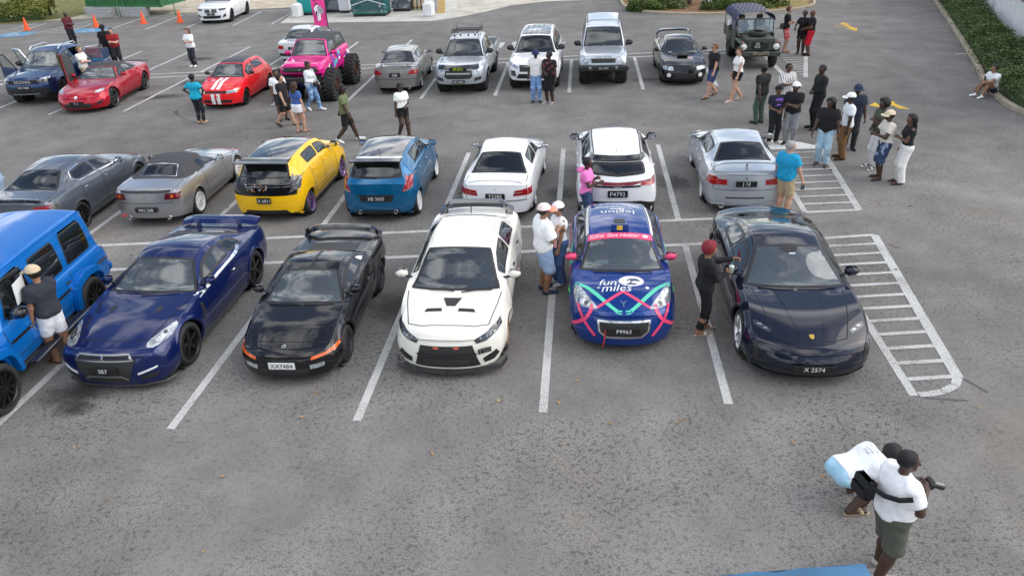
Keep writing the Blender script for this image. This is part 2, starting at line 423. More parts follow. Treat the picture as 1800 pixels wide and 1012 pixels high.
    def window(c, name, k, poly, gm=None, fr=.045, rnd=2, off=.004, zmin=.5, step=.09, trim=TRIM, rad=.06):
        """opening in the shell with a black surround and a pane set in it"""
        gm = gm or GLS_DARK; P_ = roundp(poly, rad) if rnd else poly; P_ = dens(P_, .09)
        I = inset(P_, fr); mid = inset(P_, fr*.45)
        c.hole(k, mid, zmin)
        V = []; F = []; n = len(P_)
        for a, b in zip(P_, I):
            h, nr = c.ray(k, *a); V.append(h+nr*.003); h, nr = c.ray(k, *b); V.append(h+nr*(off+.003))
        for i in range(n): j = (i+1) % n; F.append((2*i, 2*j, 2*j+1, 2*i+1))
        w_ = c.patch(name, k, inset(P_, fr*.8), gm, off, step, 0, skirt=False, smooth=True)
        f = F[0]; nn = (V[f[1]]-V[f[0]]).cross(V[f[2]]-V[f[0]])
        if nn.dot(Vector(c.DIR[k])) < 0: F = [q[::-1] for q in F]
        obj('window_trim', V, F, trim, w_, smooth=False)
        return w_
    def gp(c, j, s_):
        """point of row j at station s_"""
        A = c.V[j*c.n:(j+1)*c.n]; return np.array([np.interp(s_, c.s, A[:, q]) for q in range(3)])
    def screen(c, name, sa, sb, gm, k='T', inner=.0, fr=.05, rnd=1):
        rows = list(range(c.top0, c.hN)); half = lambda s_: [c.gp(j, s_) for j in rows]
        A, B_ = half(sa), half(sb)
        A = [p*np.array((1, 1-inner, 1)) for p in A]; B_ = [p*np.array((1, 1-inner, 1)) for p in B_]
        loop = A+[p*np.array((1, -1, 1)) for p in A[::-1][1:]]+[p*np.array((1, -1, 1)) for p in B_]+B_[::-1][1:]
        a, b = c.plane2(k, np.array(loop)); poly = list(zip(a, b)); q = poly[:1]
        for p in poly[1:]:
            if np.hypot(p[0]-q[-1][0], p[1]-q[-1][1]) > .03: q.append(p)
        return c.window(name, k, q, gm, fr, rnd)
    def side(c, a, b, gm=None, lo=3, hi=1, fr=.03, rnd=1, cut0=0., cut1=0.):
        """side windows between two stations; cut0, cut1 slant the front and rear edges"""
        gm = gm or GLS_DARK; jl, jh = c.side1+lo, c.gl1-hi
        bot = [c.gp(jl, q) for q in np.linspace(a, b, 6)]; top = [c.gp(jh, q) for q in np.linspace(a+cut0, b-cut1, 6)]
        loop = bot+top[::-1]; poly = [(c.L/2-p[0], p[2]) for p in loop]; q = poly[:1]
        for p in poly[1:]:
            if np.hypot(p[0]-q[-1][0], p[1]-q[-1][1]) > .035: q.append(p)
        if np.hypot(q[-1][0]-q[0][0], q[-1][1]-q[0][1]) < .035: q.pop()
        for k in ('S', 's'): c.window('side_window', k, q, gm, fr, rnd)
    def both(c, fn, *a, **kw):
        return [fn(*[('S' if x == 'S' else x) for x in a], **kw), fn(*[('s' if x == 'S' else x) for x in a], **kw)]
    def arches(c, r=None, wide=.06, lip=.012, m_=None, zlow=None, ell=1.0):
        r = r or c.tr+.045; m_ = m_ or c.body
        for sw in (c.fo, c.fo+c.wb):
            for k in ('S', 's'):
                a, b = c.plane2(k, c.fc); facing = (c.fn @ np.array(c.DIR[k])) > -.6
                sd_ = (c.fc[:, 1] > .3) if k == 'S' else (c.fc[:, 1] < -.3)
                c.keep &= ~((np.hypot(a-sw, (b-c.tr)/ell) < r+.022) & facing & sd_ & (b < c.tr+r*1.3))
                V = []; F = []; th = np.linspace(R(-22), R(202), 30); sgn = 1 if k == 'S' else -1
                for t in th:
                    for rr, of, inn in ((r+wide, .001, 0), (r+.02, lip*.9, 0), (r, lip, 0), (r-.004, lip-.05, 1)):
                        aa, bb = sw+rr*math.cos(t), max(.13 if zlow is None else zlow, c.tr+rr*ell*math.sin(t))
                        h, nr = c.ray(k, aa, bb); nr = Vector((nr.x*.3, nr.y, max(0, nr.z)*.3)).normalized()
                        p = Vector((c.L/2-aa, h.y, bb)) if abs(h.x-(c.L/2-aa)) < .12 else h
                        V.append(p+nr*of)
                for i in range(len(th)-1):
                    for q in range(3): F.append((4*i+q, 4*i+q+1, 4*i+q+5, 4*i+q+4))
                f = F[0]; nn = (V[f[1]]-V[f[0]]).cross(V[f[2]]-V[f[0]])
                if nn.y*sgn < 0: F = [q[::-1] for q in F]
                obj('wheel_arch', V, F, m_, c.root)
                mb = MB(); mb.lathe([(0, r+.03), (-.34, r+.03), (-.34, .02)], 20)   # inner well
                mb.V = [(x, y*sgn, z_) for x, y, z_ in mb.V]
                mb.V = [v for v in mb.V]; mb.build('wheel_well', WELL, c.root, loc=(c.L/2-sw, sgn*(c.w-.09), c.tr))
    def wheels(c, style, rim_m, inch=None, track=None, width=.22, camber=0., steer=0., poke=.0, tyre=None):
        key = ('wheel', style, rim_m.name, round(c.tr, 3), round(width, 3), inch)
        if key not in WHEELS: WHEELS[key] = wheel_meshes(style, rim_m, c.tr, width, inch or c.tr*.68)
        ty, ri, di = WHEELS[key]; y = (track or c.w-.03)+poke
        for sw, fr in ((c.fo, 1), (c.fo+c.wb, 0)):
            for sg in (1, -1):
                wl = link('wheel', ri, c.root, (c.L/2-sw, sg*y, c.tr), (R(camber)*sg, 0, (0 if sg > 0 else math.pi)+(steer if fr else 0)))
                link('tyre', ty, wl); link('brake_disc', di, wl)
    def shut(c, k, pts, w_=.014, closed=False): c._gaps.append((k, pts, w_, closed))
    _g = None
    @property
    def _gaps(c):
        if c._g is None: c._g = []
        return c._g
    def split(c, name, sel, m_=None): c.parts.setdefault(name, []).append((sel, m_ or c.body))
    def sel(c, j0, j1, s0, s1, side=0):
        """faces of rows j0..j1 between two stations; side +1 left, -1 right, 0 both"""
        j = c.tagA[:, 0]; i = np.clip(c.tagA[:, 1], 0, c.n-2); sm = (c.s[i]+c.s[i+1])/2
        q = (j >= j0) & (j < j1) & (sm > s0) & (sm < s1)
        if side: q &= (c.fc[:, 1]*side > 0)
        return q
    def doors(c, ranges):
        for a, b in ranges:
            for sd_ in (1, -1): c.split('door', c.sel(c.side0+2, c.side1, a, b, sd_))
            for k in ('S', 's'):
                zt = lambda q: float(np.interp(q, c.s, c.V[c.side1*c.n:(c.side1+1)*c.n, 2]))
                zb = lambda q: float(np.interp(q, c.s, c.V[(c.side0+2)*c.n:(c.side0+3)*c.n, 2]))
                c.shut(k, [(a, zt(a)), (a, zb(a)), (b, zb(b)), (b, zt(b))])
    def panel(c, name, a, b, j0=None, line=True, m_=None):
        j0 = c.top0-3 if j0 is None else j0
        c.split(name, c.sel(j0, c.hN, a, b), m_)
    def handles(c, at, m_=None, ln=.16):
        for s_, z_ in at:
            for k in ('S', 's'):
                h, n = c.ray(k, s_, z_); mb = MB(); mb.box((0, 0, 0), (ln, .035, .03), .01); mb.build('door_handle', m_ or c.body, c.root, loc=h+n*.012)
    def plate(c, k, y, z_, text, wd=.50, ht=.115, bg_=PLATEK, fg=PLATEW, out_=.02, tilt=0., ts=.62):
        h, n = c.ray(k, y, z_); sg = 1 if k == 'F' else -1
        mb = MB(); mb.box((0, 0, 0), (.014, wd, ht), .004)
        x = max(c.ray(k, y+q*wd*.45, z_)[0].x*sg for q in (-1, 0, 1))*sg
        p = mb.build('number_plate', bg_, c.root, loc=(x+sg*out_, y, z_), rot=(0, tilt, 0))
        lettering(p, text, ht*ts, fg, wd*.9, sg)
        return p
    def badge(c, name, k, y, z_, text, wd, ht, bg_, fg, out_=.03, ts=.6, tilt=0.):
        """flat name bar with raised letters on the nose or tail"""
        o = c.plate(k, y, z_, text, wd, ht, bg_, fg, out_, tilt, ts); o.name = name; return o
    def text(c, k, a, b, body, size, m_, off=.006, wmax=None, flip=False, rot=0., shear=0., parent=None, name='lettering'):
        """lettering laid on the shell; T reads from the front unless flip"""
        V, F, wd = text_geo(body, shear); sc = size; sx = size if not wmax or wd*size <= wmax else wmax/wd
        ca, sa = math.cos(rot), math.sin(rot); W_ = []
        for x, y, _ in V:
            x, y = x*sx, y*sc; x, y = x*ca-y*sa, x*sa+y*ca
            if k == 'T': u, v = (a+y, b+x) if not flip else (a-y, b-x)
            elif k == 'F': u, v = a+x, b+y
            elif k == 'R': u, v = a-x, b+y
            elif k == 'S': u, v = a+x, b+y
            else: u, v = a-x, b+y
            h, n = c.ray(k, u, v); W_.append(h+n*off)
        return obj(name, W_, F, m_, parent or c.root, smooth=False)
    def mirror(c, s_, z_, col=None, sz=1., out_=.10, shape='round'):
        for sg in (1, -1):
            h, n = c.ray('S' if sg > 0 else 's', s_, z_)
            V, F = [], []
            mb = MB(); mb.box((0, 0, 0), (.13*sz, .20*sz, .135*sz), .045*sz)
            V0 = [(x*(1-.25*abs(y)/(.1*sz)), y, z0*(1-.15*(y/(.1*sz)))) for x, y, z0 in mb.V]
            base = Vector((c.L/2-s_, h.y+sg*(out_+.06), z_+.07*sz))
            o = obj('mirror', [(x, y*sg, q) for x, y, q in V0], mb.F if sg > 0 else [f[::-1] for f in mb.F], col or c.body, c.root, smooth=True, loc=base)
            g = MB(); g.box((-.066*sz, 0, 0), (.006, .15*sz, .095*sz), .002); g.build('mirror_glass', MIRR, o)
            st = MB(); st.tube([(0, -sg*.05, -.04*sz), (.01, -sg*(out_+.09), -.075*sz)], .022*sz, 6); st.build('mirror_stalk', TRIM, o)
    def interior(c, sd_, sf, zb, rear=True, rhd=True, seat=None, wide=None):
        """dashboard at sd_, front seats at sf, belt height zb"""
        wi = wide or c.w*.80
        d = MB(); d.box((c.L/2-sd_, 0, zb-.11), (.38, wi*2-.02, .20), .06); d.box((c.L/2-sd_-.12, -.38 if rhd else .38, zb-.005), (.16, .34, .10), .04); d.build('dashboard', CABIN, c.root)
        t = MB(); t.box((c.L/2-sf-.15, 0, .30), (1.9, wi*2, .05)); t.build('cabin_floor', CABIN, c.root)
        sx = c.L/2-sf
        for sg in (1, -1):
            link('seat', seat_mesh(seat or SEATM, zb), c.root, (sx, sg*.37, 0))
        if rear:
            b = MB(); b.box((sx-.95, 0, .48), (.5, wi*2-.1, .16), .05); b.box((sx-1.2, 0, zb-.14), (.16, wi*2-.1, .5), .05); b.build('rear_bench', seat or SEATM, c.root)
        w_ = MB(); yy = -.37 if rhd else .37
        pts = [(0, .175*math.cos(t), .175*math.sin(t)) for t in np.linspace(0, 2*math.pi, 17)]; w_.tube(pts, .016, 6, cap=False); w_.tube([(0, -.17, 0), (.03, 0, 0), (0, .17, 0)], .02, 5); w_.tube([(.03, 0, 0), (0, 0, -.17)], .02, 5)
        w_.build('steering_wheel', TRIM, c.root, loc=(c.L/2-sd_-.30, yy, zb-.02), rot=(0, R(-25), 0))
    def wipers(c, pts):
        for a, b in pts:
            mb = MB(); h1, n1 = c.ray('T', *a); h2, n2 = c.ray('T', *b); hm, nm = c.ray('T', (a[0]+b[0])/2, (a[1]+b[1])/2)
            mb.tube([h1+n1*.02, hm+nm*.03, h2+n2*.018], .011, 5); mb.build('wiper', TRIM, c.root)
    def finish(c):
        """cut the openings, split the shell into its panels and add the shut lines"""
        used = np.zeros(len(c.F), bool)
        def emit(name, q, m_):
            q = q & c.keep & ~used
            idx = np.nonzero(q)[0]
            if not len(idx): return
            used[idx] = True
            vs = sorted({v for i in idx for v in c.F[i]}); mp = {v: k for k, v in enumerate(vs)}
            obj(name, c.V[vs], [[mp[v] for v in c.F[i]] for i in idx], m_, c.root, normals=c.NV[vs])
        for name, L_ in c.parts.items():
            for q, m_ in L_: emit(name, q, m_)
        emit('body', np.ones(len(c.F), bool), c.body)
        if c._gaps:
            mb = MB()
            for k, pts, w_, cl in c._gaps: c.strip('panel_gap', k, pts, w_, GAP, .0015, cl, into=mb)
            o = mb.build('panel_gap', GAP, c.root); o['kind'] = 'stuff'
        return c.root
WHEELS = {}; SEATS = {}
def lettering(parent, text, size, m_, wmax, sg, name='lettering', dx=.0095):
    V, F, wd = text_geo(text); sx = min(size, wmax/max(wd, .01))
    obj(name, [(sg*dx, sg*x*sx, y*size) for x, y, _ in V], F, m_, parent, smooth=False)
def seat_mesh(m_, zb):
    k = (m_.name, round(zb, 2))
    if k not in SEATS:
        b = MB(); b.box((.05, 0, .44), (.52, .50, .16), .05); M_ = Matrix.Translation((-.22, 0, zb-.22)) @ Matrix.Rotation(R(-14), 4, 'Y'); b.box((0, 0, 0), (.15, .48, .62), .06, M_); b.box((0, 0, .42), (.10, .26, .17), .04, M_)
        SEATS[k] = b.data('seat', m_, True)
    return SEATS[k]
def wheel_meshes(style, rm, tr, wd, rr):
    """tyre, rim with spokes and brake disc; the outer face looks along +y"""
    n, kind, dish = style
    t = MB(); h = wd/2; e = tr-rr
    t.lathe([(-h*.8, rr), (-h, rr+e*.35), (-h*.98, rr+e*.7), (-h*.78, tr-.008), (-h*.3, tr), (h*.3, tr), (h*.78, tr-.008), (h*.98, rr+e*.7), (h, rr+e*.35), (h*.8, rr)], 28)
    t.V = [(x, y-h, z_) for x, y, z_ in t.V]
    r = MB(); lipw = .022
    r.lathe([(-2*h+.03, rr), (-h*1.2, rr-.04), (-.05-dish, rr-.035), (-.012, rr-.022), (.002, rr-.008), (.003, rr+.006), (-.02, rr+.012)], 28)
    face = -.018-dish
    r.lathe([(face-.03, .001), (face-.03, .07), (face+.004, .062), (face+.008, .03), (face+.008, .001)], 14)
    for k in range(n):
        a = 2*math.pi*k/n+.3
        def spoke(da0, da1, w0, w1, out_=0., th=.03):
            V = []
            for rad, ang, ww, of in ((.045, a+da0, w0, 0), (rr*.55, a+(da0+da1)/2, (w0+w1)/2, .012), (rr-.018, a+da1, w1, out_)):
                cx, cz = rad*math.cos(ang), rad*math.sin(ang); px, pz = -math.sin(ang), math.cos(ang)
                V += [(cx-px*ww, face+of, cz-pz*ww), (cx+px*ww, face+of, cz+pz*ww), (cx+px*ww*1.2, face+of-th, cz+pz*ww*1.2), (cx-px*ww*1.2, face+of-th, cz-pz*ww*1.2)]
            F = [(0, 1, 2, 3)]+[(4*i+q, 4*i+(q+1) % 4, 4*i+4+(q+1) % 4, 4*i+4+q) for i in range(2) for q in range(4)]+[(11, 10, 9, 8)]
            r.add(V, F)
        if kind == 'y': spoke(0, .16, .022, .014, dish*.8); spoke(0, -.16, .022, .014, dish*.8)
        elif kind == 'twin': spoke(.10, .06, .013, .013, dish*.8); spoke(-.10, -.06, .013, .013, dish*.8)
        elif kind == 'mesh': spoke(.0, .22, .010, .010, dish*.8); spoke(0, -.22, .010, .010, dish*.8)
        else: spoke(0, 0, .034, .024, dish*.8)
    d = MB(); d.lathe([(-.09-dish, .001), (-.09-dish, rr*.80), (-.11-dish, rr*.80)], 20)
    return t.data('tyre', RUBBER, True), r.data('wheel', rm, False), d.data('brake_disc', mat('brake_disc', (.10, .10, .10), .4, .6))
def prof(L, w, nose, cowl, head, roof, rhead, rbase, tail, rw, zb0, zb1, g=.17, hood=.68, ew=.13, ct=.16, nz=.07, pw=1., rear=.2, tl=.05, wn=.10):
    """the five profiles of an ordinary car body"""
    T = [(0, nose-nz), (.06, nose-nz*.25), (.16, nose+.01), (cowl[0]*.55, nose+(cowl[1]-nose)*hood), (cowl[0]-.12, cowl[1]-.02), cowl, head, roof, rhead, rbase, (L-.1, tail), (L, tail-tl)]
    if rbase[0] >= L-.14: T = T[:-3]+[(min(rbase[0], L-.02), rbase[1]), (L, tail)]
    E = [(0, w-.22*pw), (.3, w-ew), (cowl[0]-.1, w-ew-.01), (cowl[0]+.05, w-ct), (head[0], rw+.015), (roof[0], rw), (rhead[0], rw-.015), (rbase[0], w-rear), (max(L-.1, rbase[0]+.03), w-rear+.02), (L+.05, w-rear-.02)]
    S = [(0, nose-nz-.05), (.3, nose-.05), (cowl[0], zb0), (rhead[0], zb1), (L-.25, min(tail, zb1+.02)-.03), (L, min(tail, zb1)-.09)]
    P = [(0, w-wn), (.10, w-wn*.5), (.32, w-wn*.15), (.8, w), (L-.9, w), (L-.3, w-.015), (L-.1, w-.045), (L, w-.09)]
    B = [(0, g+.03), (.3, g), (1, g), (L-1, g), (L-.3, g+.05), (L, g+.10)]
    return dict(T=T, E=E, S=S, P=P, B=B)
def place(f, r, side, w, L, fo, wb):
    """centre and heading of a car from the ground points under its two wheels on one side (+1 its left)"""
    f, r = np.array(f, float), np.array(r, float); d = (f-r)/np.linalg.norm(f-r); n = np.array((-d[1], d[0]))
    mid = (f+r)/2-side*n*(w-.04); c_ = mid-d*(L/2-fo-wb/2)
    return (float(c_[0]), float(c_[1])), math.atan2(d[1], d[0])
# ================================================================== the ground
def nodes_mat(name, rough=.9):
    M = bpy.data.materials.new(name); M.use_nodes = True; MATS[name] = M; t = M.node_tree; b = t.nodes['Principled BSDF']; b.inputs['Roughness'].default_value = rough; b.inputs['Specular IOR Level'].default_value = .2
    return M, t, b
def nnoise(t, vec, scale, detail=6, rough=.6):
    n = t.nodes.new('ShaderNodeTexNoise'); n.inputs['Scale'].default_value = scale; n.inputs['Detail'].default_value = detail; n.inputs['Roughness'].default_value = rough; t.links.new(vec, n.inputs['Vector']); return n.outputs['Fac']
def ramp(t, fac, stops):
    r = t.nodes.new('ShaderNodeValToRGB'); e = r.color_ramp.elements
    while len(e) < len(stops): e.new(.5)
    for q, (p, c_) in zip(e, stops): q.position = p; q.color = (*c_, 1) if len(c_) == 3 else c_
    t.links.new(fac, r.inputs['Fac']); return r.outputs['Color']
def mixc(t, fac, a, b, mode='MIX'):
    m_ = t.nodes.new('ShaderNodeMixRGB'); m_.blend_type = mode
    for i, v in ((0, fac), (1, a), (2, b)):
        if isinstance(v, (float, int)): m_.inputs[i].default_value = v
        elif isinstance(v, tuple): m_.inputs[i].default_value = (*v, 1)
        else: t.links.new(v, m_.inputs[i])
    return m_.outputs[0]
def asphalt():
    M, t, b = nodes_mat('asphalt', .95); tc_ = t.nodes.new('ShaderNodeTexCoord'); V = tc_.outputs['Object']
    mp = t.nodes.new('ShaderNodeMapping'); mp.inputs['Scale'].default_value = (1, 1.1, 1); t.links.new(V, mp.inputs[0]); V2 = mp.outputs[0]
    big = nnoise(t, V, .10, 5, .55); base = ramp(t, big, [(.30, (.176, .168, .157)), (.50, (.234, .224, .209)), (.70, (.278, .266, .249))])
    mid = nnoise(t, V, .9, 6, .65); base = mixc(t, 1.0, base, ramp(t, mid, [(.28, (.72, .72, .72)), (.72, (1.20, 1.19, 1.17))]), 'MULTIPLY')
    pit = nnoise(t, V2, 34.0, 6, .72); pm = ramp(t, pit, [(.51, (0, 0, 0)), (.585, (1, 1, 1))])
    zone = ramp(t, nnoise(t, V, .35, 4), [(.30, (.15, .15, .15)), (.62, (1, 1, 1))])
    pit2 = nnoise(t, V, 14.0, 6, .68); pm = mixc(t, 1.0, pm, ramp(t, pit2, [(.535, (0, 0, 0)), (.595, (1, 1, 1))]), 'LIGHTEN'); pf = mixc(t, 1.0, pm, zone, 'MULTIPLY'); sc_ = t.nodes.new('ShaderNodeMath'); sc_.operation = 'MULTIPLY'; sc_.inputs[1].default_value = .88; t.links.new(pf, sc_.inputs[0])
    col = mixc(t, sc_.outputs[0], base, (.075, .073, .070))
    grain = nnoise(t, V, 75, 3, .7); col = mixc(t, 1.0, col, ramp(t, grain, [(.30, (.72, .72, .72)), (.70, (1.28, 1.28, 1.28))]), 'MULTIPLY')
    sx = t.nodes.new('ShaderNodeSeparateXYZ'); t.links.new(V, sx.inputs[0]); mr = t.nodes.new('ShaderNodeMapRange'); mr.interpolation_type = 'SMOOTHSTEP'; mr.inputs['From Min'].default_value = 5; mr.inputs['From Max'].default_value = 15; t.links.new(sx.outputs['Y'], mr.inputs['Value'])
    col = mixc(t, mr.outputs[0], col, mixc(t, 1.0, col, (.92, .92, .925), 'MULTIPLY'))      # slightly darker towards the far rows
    stain = ramp(t, nnoise(t, V, .22, 6, .6), [(.60, (0, 0, 0)), (.74, (.55, .55, .55))]); col = mixc(t, stain, col, (.17, .135, .10))
    t.links.new(col, b.inputs['Base Color'])
    bp = t.nodes.new('ShaderNodeBump'); bp.inputs['Strength'].default_value = .5; bp.inputs['Distance'].default_value = .01; t.links.new(grain, bp.inputs['Height']); t.links.new(bp.outputs[0], b.inputs['Normal'])
    return M
def wornpaint(name, col, wear=.50, scale=45):
    M, t, b = nodes_mat(name, .75); V = t.nodes.new('ShaderNodeTexCoord').outputs['Object']
    n1 = nnoise(t, V, scale, 5, .7); n2 = nnoise(t, V, 1.3, 4); s_ = t.nodes.new('ShaderNodeMath'); s_.operation = 'ADD'; t.links.new(n1, s_.inputs[0]); k = t.nodes.new('ShaderNodeMath'); k.operation = 'MULTIPLY'; k.inputs[1].default_value = .45; t.links.new(n2, k.inputs[0]); t.links.new(k.outputs[0], s_.inputs[1])
    f = ramp(t, s_.outputs[0], [(wear+.17, (.80, .80, .80)), (wear+.29, (.06, .06, .06))])
    t.links.new(mixc(t, f, col, (.17, .16, .15)), b.inputs['Base Color']); return M
def stuffmat(name, stops, scale, bump=.6, bs=40, scale2=None):
    M, t, b = nodes_mat(name, .95); V = t.nodes.new('ShaderNodeTexCoord').outputs['Object']; c_ = ramp(t, nnoise(t, V, scale, 8, .68), stops)
    c_ = mixc(t, 1.0, c_, ramp(t, nnoise(t, V, bs, 4, .7), [(.3, (.7, .7, .7)), (.7, (1.25, 1.25, 1.25))]), 'MULTIPLY'); t.links.new(c_, b.inputs['Base Color'])
    bp = t.nodes.new('ShaderNodeBump'); bp.inputs['Strength'].default_value = bump; bp.inputs['Distance'].default_value = .03; t.links.new(nnoise(t, V, bs, 4), bp.inputs['Height']); t.links.new(bp.outputs[0], b.inputs['Normal']); return M
ASPH = asphalt(); LINEW = wornpaint('line_white', (.56, .56, .54), .44); LINEH = wornpaint('line_white_worn', (.55, .55, .53), .45); LINEY = wornpaint('line_yellow', (.75, .45, .03), .42); LINEB = wornpaint('bay_blue', (.10, .28, .45), .40)
CONC = stuffmat('concrete_pale', [(.3, (.42, .40, .36)), (.7, (.62, .60, .55))], 1.2, .3, 30); SAND = stuffmat('sandy_ground', [(.30, (.34, .27, .18)), (.5, (.50, .43, .33)), (.7, (.60, .56, .47))], 1.1, .6, 14)
DRYG = stuffmat('dry_grass', [(.30, (.24, .19, .085)), (.55, (.30, .24, .11)), (.75, (.17, .19, .06))], 2.0, .9, 45); SOIL = stuffmat('mulch_soil', [(.3, (.16, .085, .045)), (.7, (.30, .18, .10))], 2.5, .9, 40); KERB = stuffmat('kerb_concrete', [(.3, (.34, .29, .21)), (.7, (.50, .44, .34))], 3, .3, 50)
WALLW = mat('wall_white', (.72, .72, .72), .8, var=.10, vscale=1.5); CBLOCK = mat('concrete_block', (.36, .36, .36), .9, var=.2, vscale=5)
def sheet(name, pts, z, m_, kind='structure', parent=None):
    tri = tessellate_polygon([[Vector((p[0], p[1], 0)) for p in pts]])
    o = obj(name, [(p[0], p[1], z) for p in pts], tri, m_, parent, smooth=False)
    if o.data.polygons and o.data.polygons[0].normal.z < 0: o.data.flip_normals()
    if kind and parent is None: o['kind'] = kind
    return o
sheet('ground', [(-900, -400), (900, -400), (900, 1500), (-900, 1500)], -.05, DRYG)
sheet('car_park_asphalt', [(-70, -45), (70, -45), (70, 75), (-70, 75)], 0, ASPH)
SK = .1089; BW, BD, GP = 2.75, 5.525, 1.298
def q(X, Y): return np.array((X+SK*Y, Y))
def line(a, b, w_=.13, z=.005, m_=None, name='parking_line'):
    a, b = np.array(a, float), np.array(b, float); d = (b-a)/np.linalg.norm(b-a); n = np.array((-d[1], d[0]))*w_/2
    return sheet(name, [a+n, b+n, b-n, a-n], z, m_ or LINEW)
for k in range(-6, 3):
    line(q(k*BW, 0), q(k*BW, BD-.06)); k < 2 and line(q(k*BW, BD+GP+.06), q(k*BW, 2*BD+GP))
line((-22, BD), q(2*BW+.05, BD), z=.006); line((-22, BD+GP), q(2*BW+.05, BD+GP), z=.006)
# hatched strip at the end of the front row
o0 = np.array((7.40, 5.59)); o1 = np.array((6.37, .40)); i0 = q(5.50, 0); i1 = q(5.50, BD)
line(o0, o1, .17, .007, LINEH); line(i1, o0, .11, .0075, LINEH)
for j in range(1, 13):
    Y = 5.59-.43*j; 
    if Y < .3: break
    t = (5.59-Y)/5.19; xr = o0[0]+(o1[0]-o0[0])*t-.07; line((q(5.50, Y)[0]+.05, Y-.02), (xr, Y), .095, .0085, LINEH)
cv = [(6.37, .40), (6.22, .20), (5.98, .07), (5.75, .02), (5.58, .02)]
for a, b in zip(cv[:-1], cv[1:]): line(a, b, .13, .009, LINEH)
sheet('tar_seam', [(6.42, .36), (6.48, .35), (6.62, .0), (6.58, -.02)], .004, mat('tar', (.09, .09, .095), .8)); sheet('tar_seam', [(5.62, -.05), (5.64, -.09), (6.2, -.20), (6.2, -.15)], .0042, MATS['tar'])
# second row hatch with the solid tip
line((6.42, 6.95), (7.66, 6.96), .11, .007, LINEH); line((7.66, 6.96), (8.50, 11.5), .16, .0075, LINEH); line((6.42, 6.95), (7.05, 12.1), .13, .0078, LINEH)
for j in range(1, 11):
    Y = 6.96+.46*j; line((6.42+(Y-6.95)*.122+.05, Y+.01), (7.66+(Y-6.96)*.185-.07, Y), .085, .0085, LINEH)
sheet('painted_tip', [(6.96, 11.45), (8.42, 11.35), (8.46, 11.6), (8.1, 12.0), (7.3, 12.3), (7.05, 12.25)], .0095, wornpaint('tip_white', (.66, .66, .63), .30))
# third row and the rows behind it
X3, W3, Y3, D3 = .047, 2.7165, 18.85, 5.64
for j in range(-9, 4):
    line(q(X3+j*W3, Y3), q(X3+j*W3, Y3+D3-.05))
    if j < -1: line(q(X3+j*W3, Y3+D3+.80), q(X3+j*W3, Y3+2*D3+.70))
line((-26, Y3+D3), q(X3+3*W3, Y3+D3), z=.006); line((-26, Y3+D3+.72), q(X3+3*W3, Y3+D3+.72), z=.006)
line(q(X3+3*W3+.05, Y3+D3), q(X3+3*W3+.05, Y3+.1), .14, .007); line((11.05, 19.6), (12.75, 24.2), .16, .0072, LINEH)
for j in range(11): Y = 20.1+.42*j; line((11.0+(Y-20.1)*.1, Y), (11.22+(Y-20.1)*.36, Y), .09, .0085, LINEH)
for j in range(5): line((-1.0+.62*j, 27.7), (-.80+.62*j, 29.1), .24, .006, LINEH)
sheet('lane_arrow', [(1.3, 28.3), (2.8, 28.25), (2.8, 28.5), (1.3, 28.8)], .0065, LINEH)
# far row by the verge
for x in (-23.3, -20.95, -18.53, -15.85, -13.6): line((x, 37.8), (x+.25, 43.2), .11, .006)
line((-24, 43.3), (-13, 43.5), .11, .007)
for x0 in (-27.8, -31.2):
    line((x0, 37.5), (x0+1.6, 42.4), .10, .007); line((x0+2.2, 38.0), (x0+2.35, 42.0), .10, .007)
    for j in range(7): Y = 38+.6*j; line((x0+.15+(Y-37.5)*.32, Y), (x0+2.2, Y+.05), .09, .0082)
def ringpts(c_, r, n=18): return [(c_[0]+r*math.cos(t), c_[1]+r*1.15*math.sin(t)) for t in np.linspace(0, 2*math.pi, n, endpoint=False)]
for cx, cy in ((-28.7, 38.0), (-24.5, 38.4)):
    sheet('accessible_bay_marking', [(cx-.9, cy-.8), (cx+.9, cy-.8), (cx+1.0, cy+.8), (cx-.8, cy+.8)], .006, LINEB)
    for a, b in (((0, .4), (0, 0)), ((0, 0), (.3, -.05)), ((.3, -.05), (.45, -.4)), ((-.1, -.1), (-.25, -.3)), ((-.25, -.3), (-.05, -.5)), ((-.05, -.5), (.25, -.4))): line((cx+a[0], cy+a[1]), (cx+b[0], cy+b[1]), .10, .0095)
def arrow(c_, ang, s=1.):
    ca, sa = math.cos(ang), math.sin(ang); f = lambda x, y: (c_[0]+s*(x*ca-y*sa), c_[1]+s*(x*sa+y*ca)); return f
AR = lambda L_, c_, k: [((x-c_[0])*k+c_[0], (y-c_[1])*k+c_[1]) for x, y in L_]
sheet('yellow_arrow', AR([(16.0, 29.70), (16.75, 29.58), (16.75, 30.1), (16.55, 30.1), (17.05, 31.0), (17.2, 30.0), (16.95, 30.05), (16.95, 28.8), (17.1, 28.75), (16.6, 27.7), (16.35, 28.9), (16.72, 28.85), (16.72, 29.35), (16.0, 29.55)], (16.5, 29.5), .78), .006, LINEY)
sheet('yellow_arrow', AR([(11.45, 15.45), (11.95, 15.95), (11.93, 15.55), (12.25, 15.55), (12.22, 15.95), (12.62, 15.95), (12.42, 16.6), (12.85, 15.9), (12.70, 15.7), (12.75, 15.35), (12.95, 14.55), (12.50, 14.75), (12.45, 15.3), (11.93, 15.3), (11.90, 15.0)], (12.0, 15.4), .72), .006, LINEY)
sheet('road_dash', [(18.2, 22.4), (18.9, 22.3), (18.9, 22.4), (18.2, 22.5)], .006, LINEH)
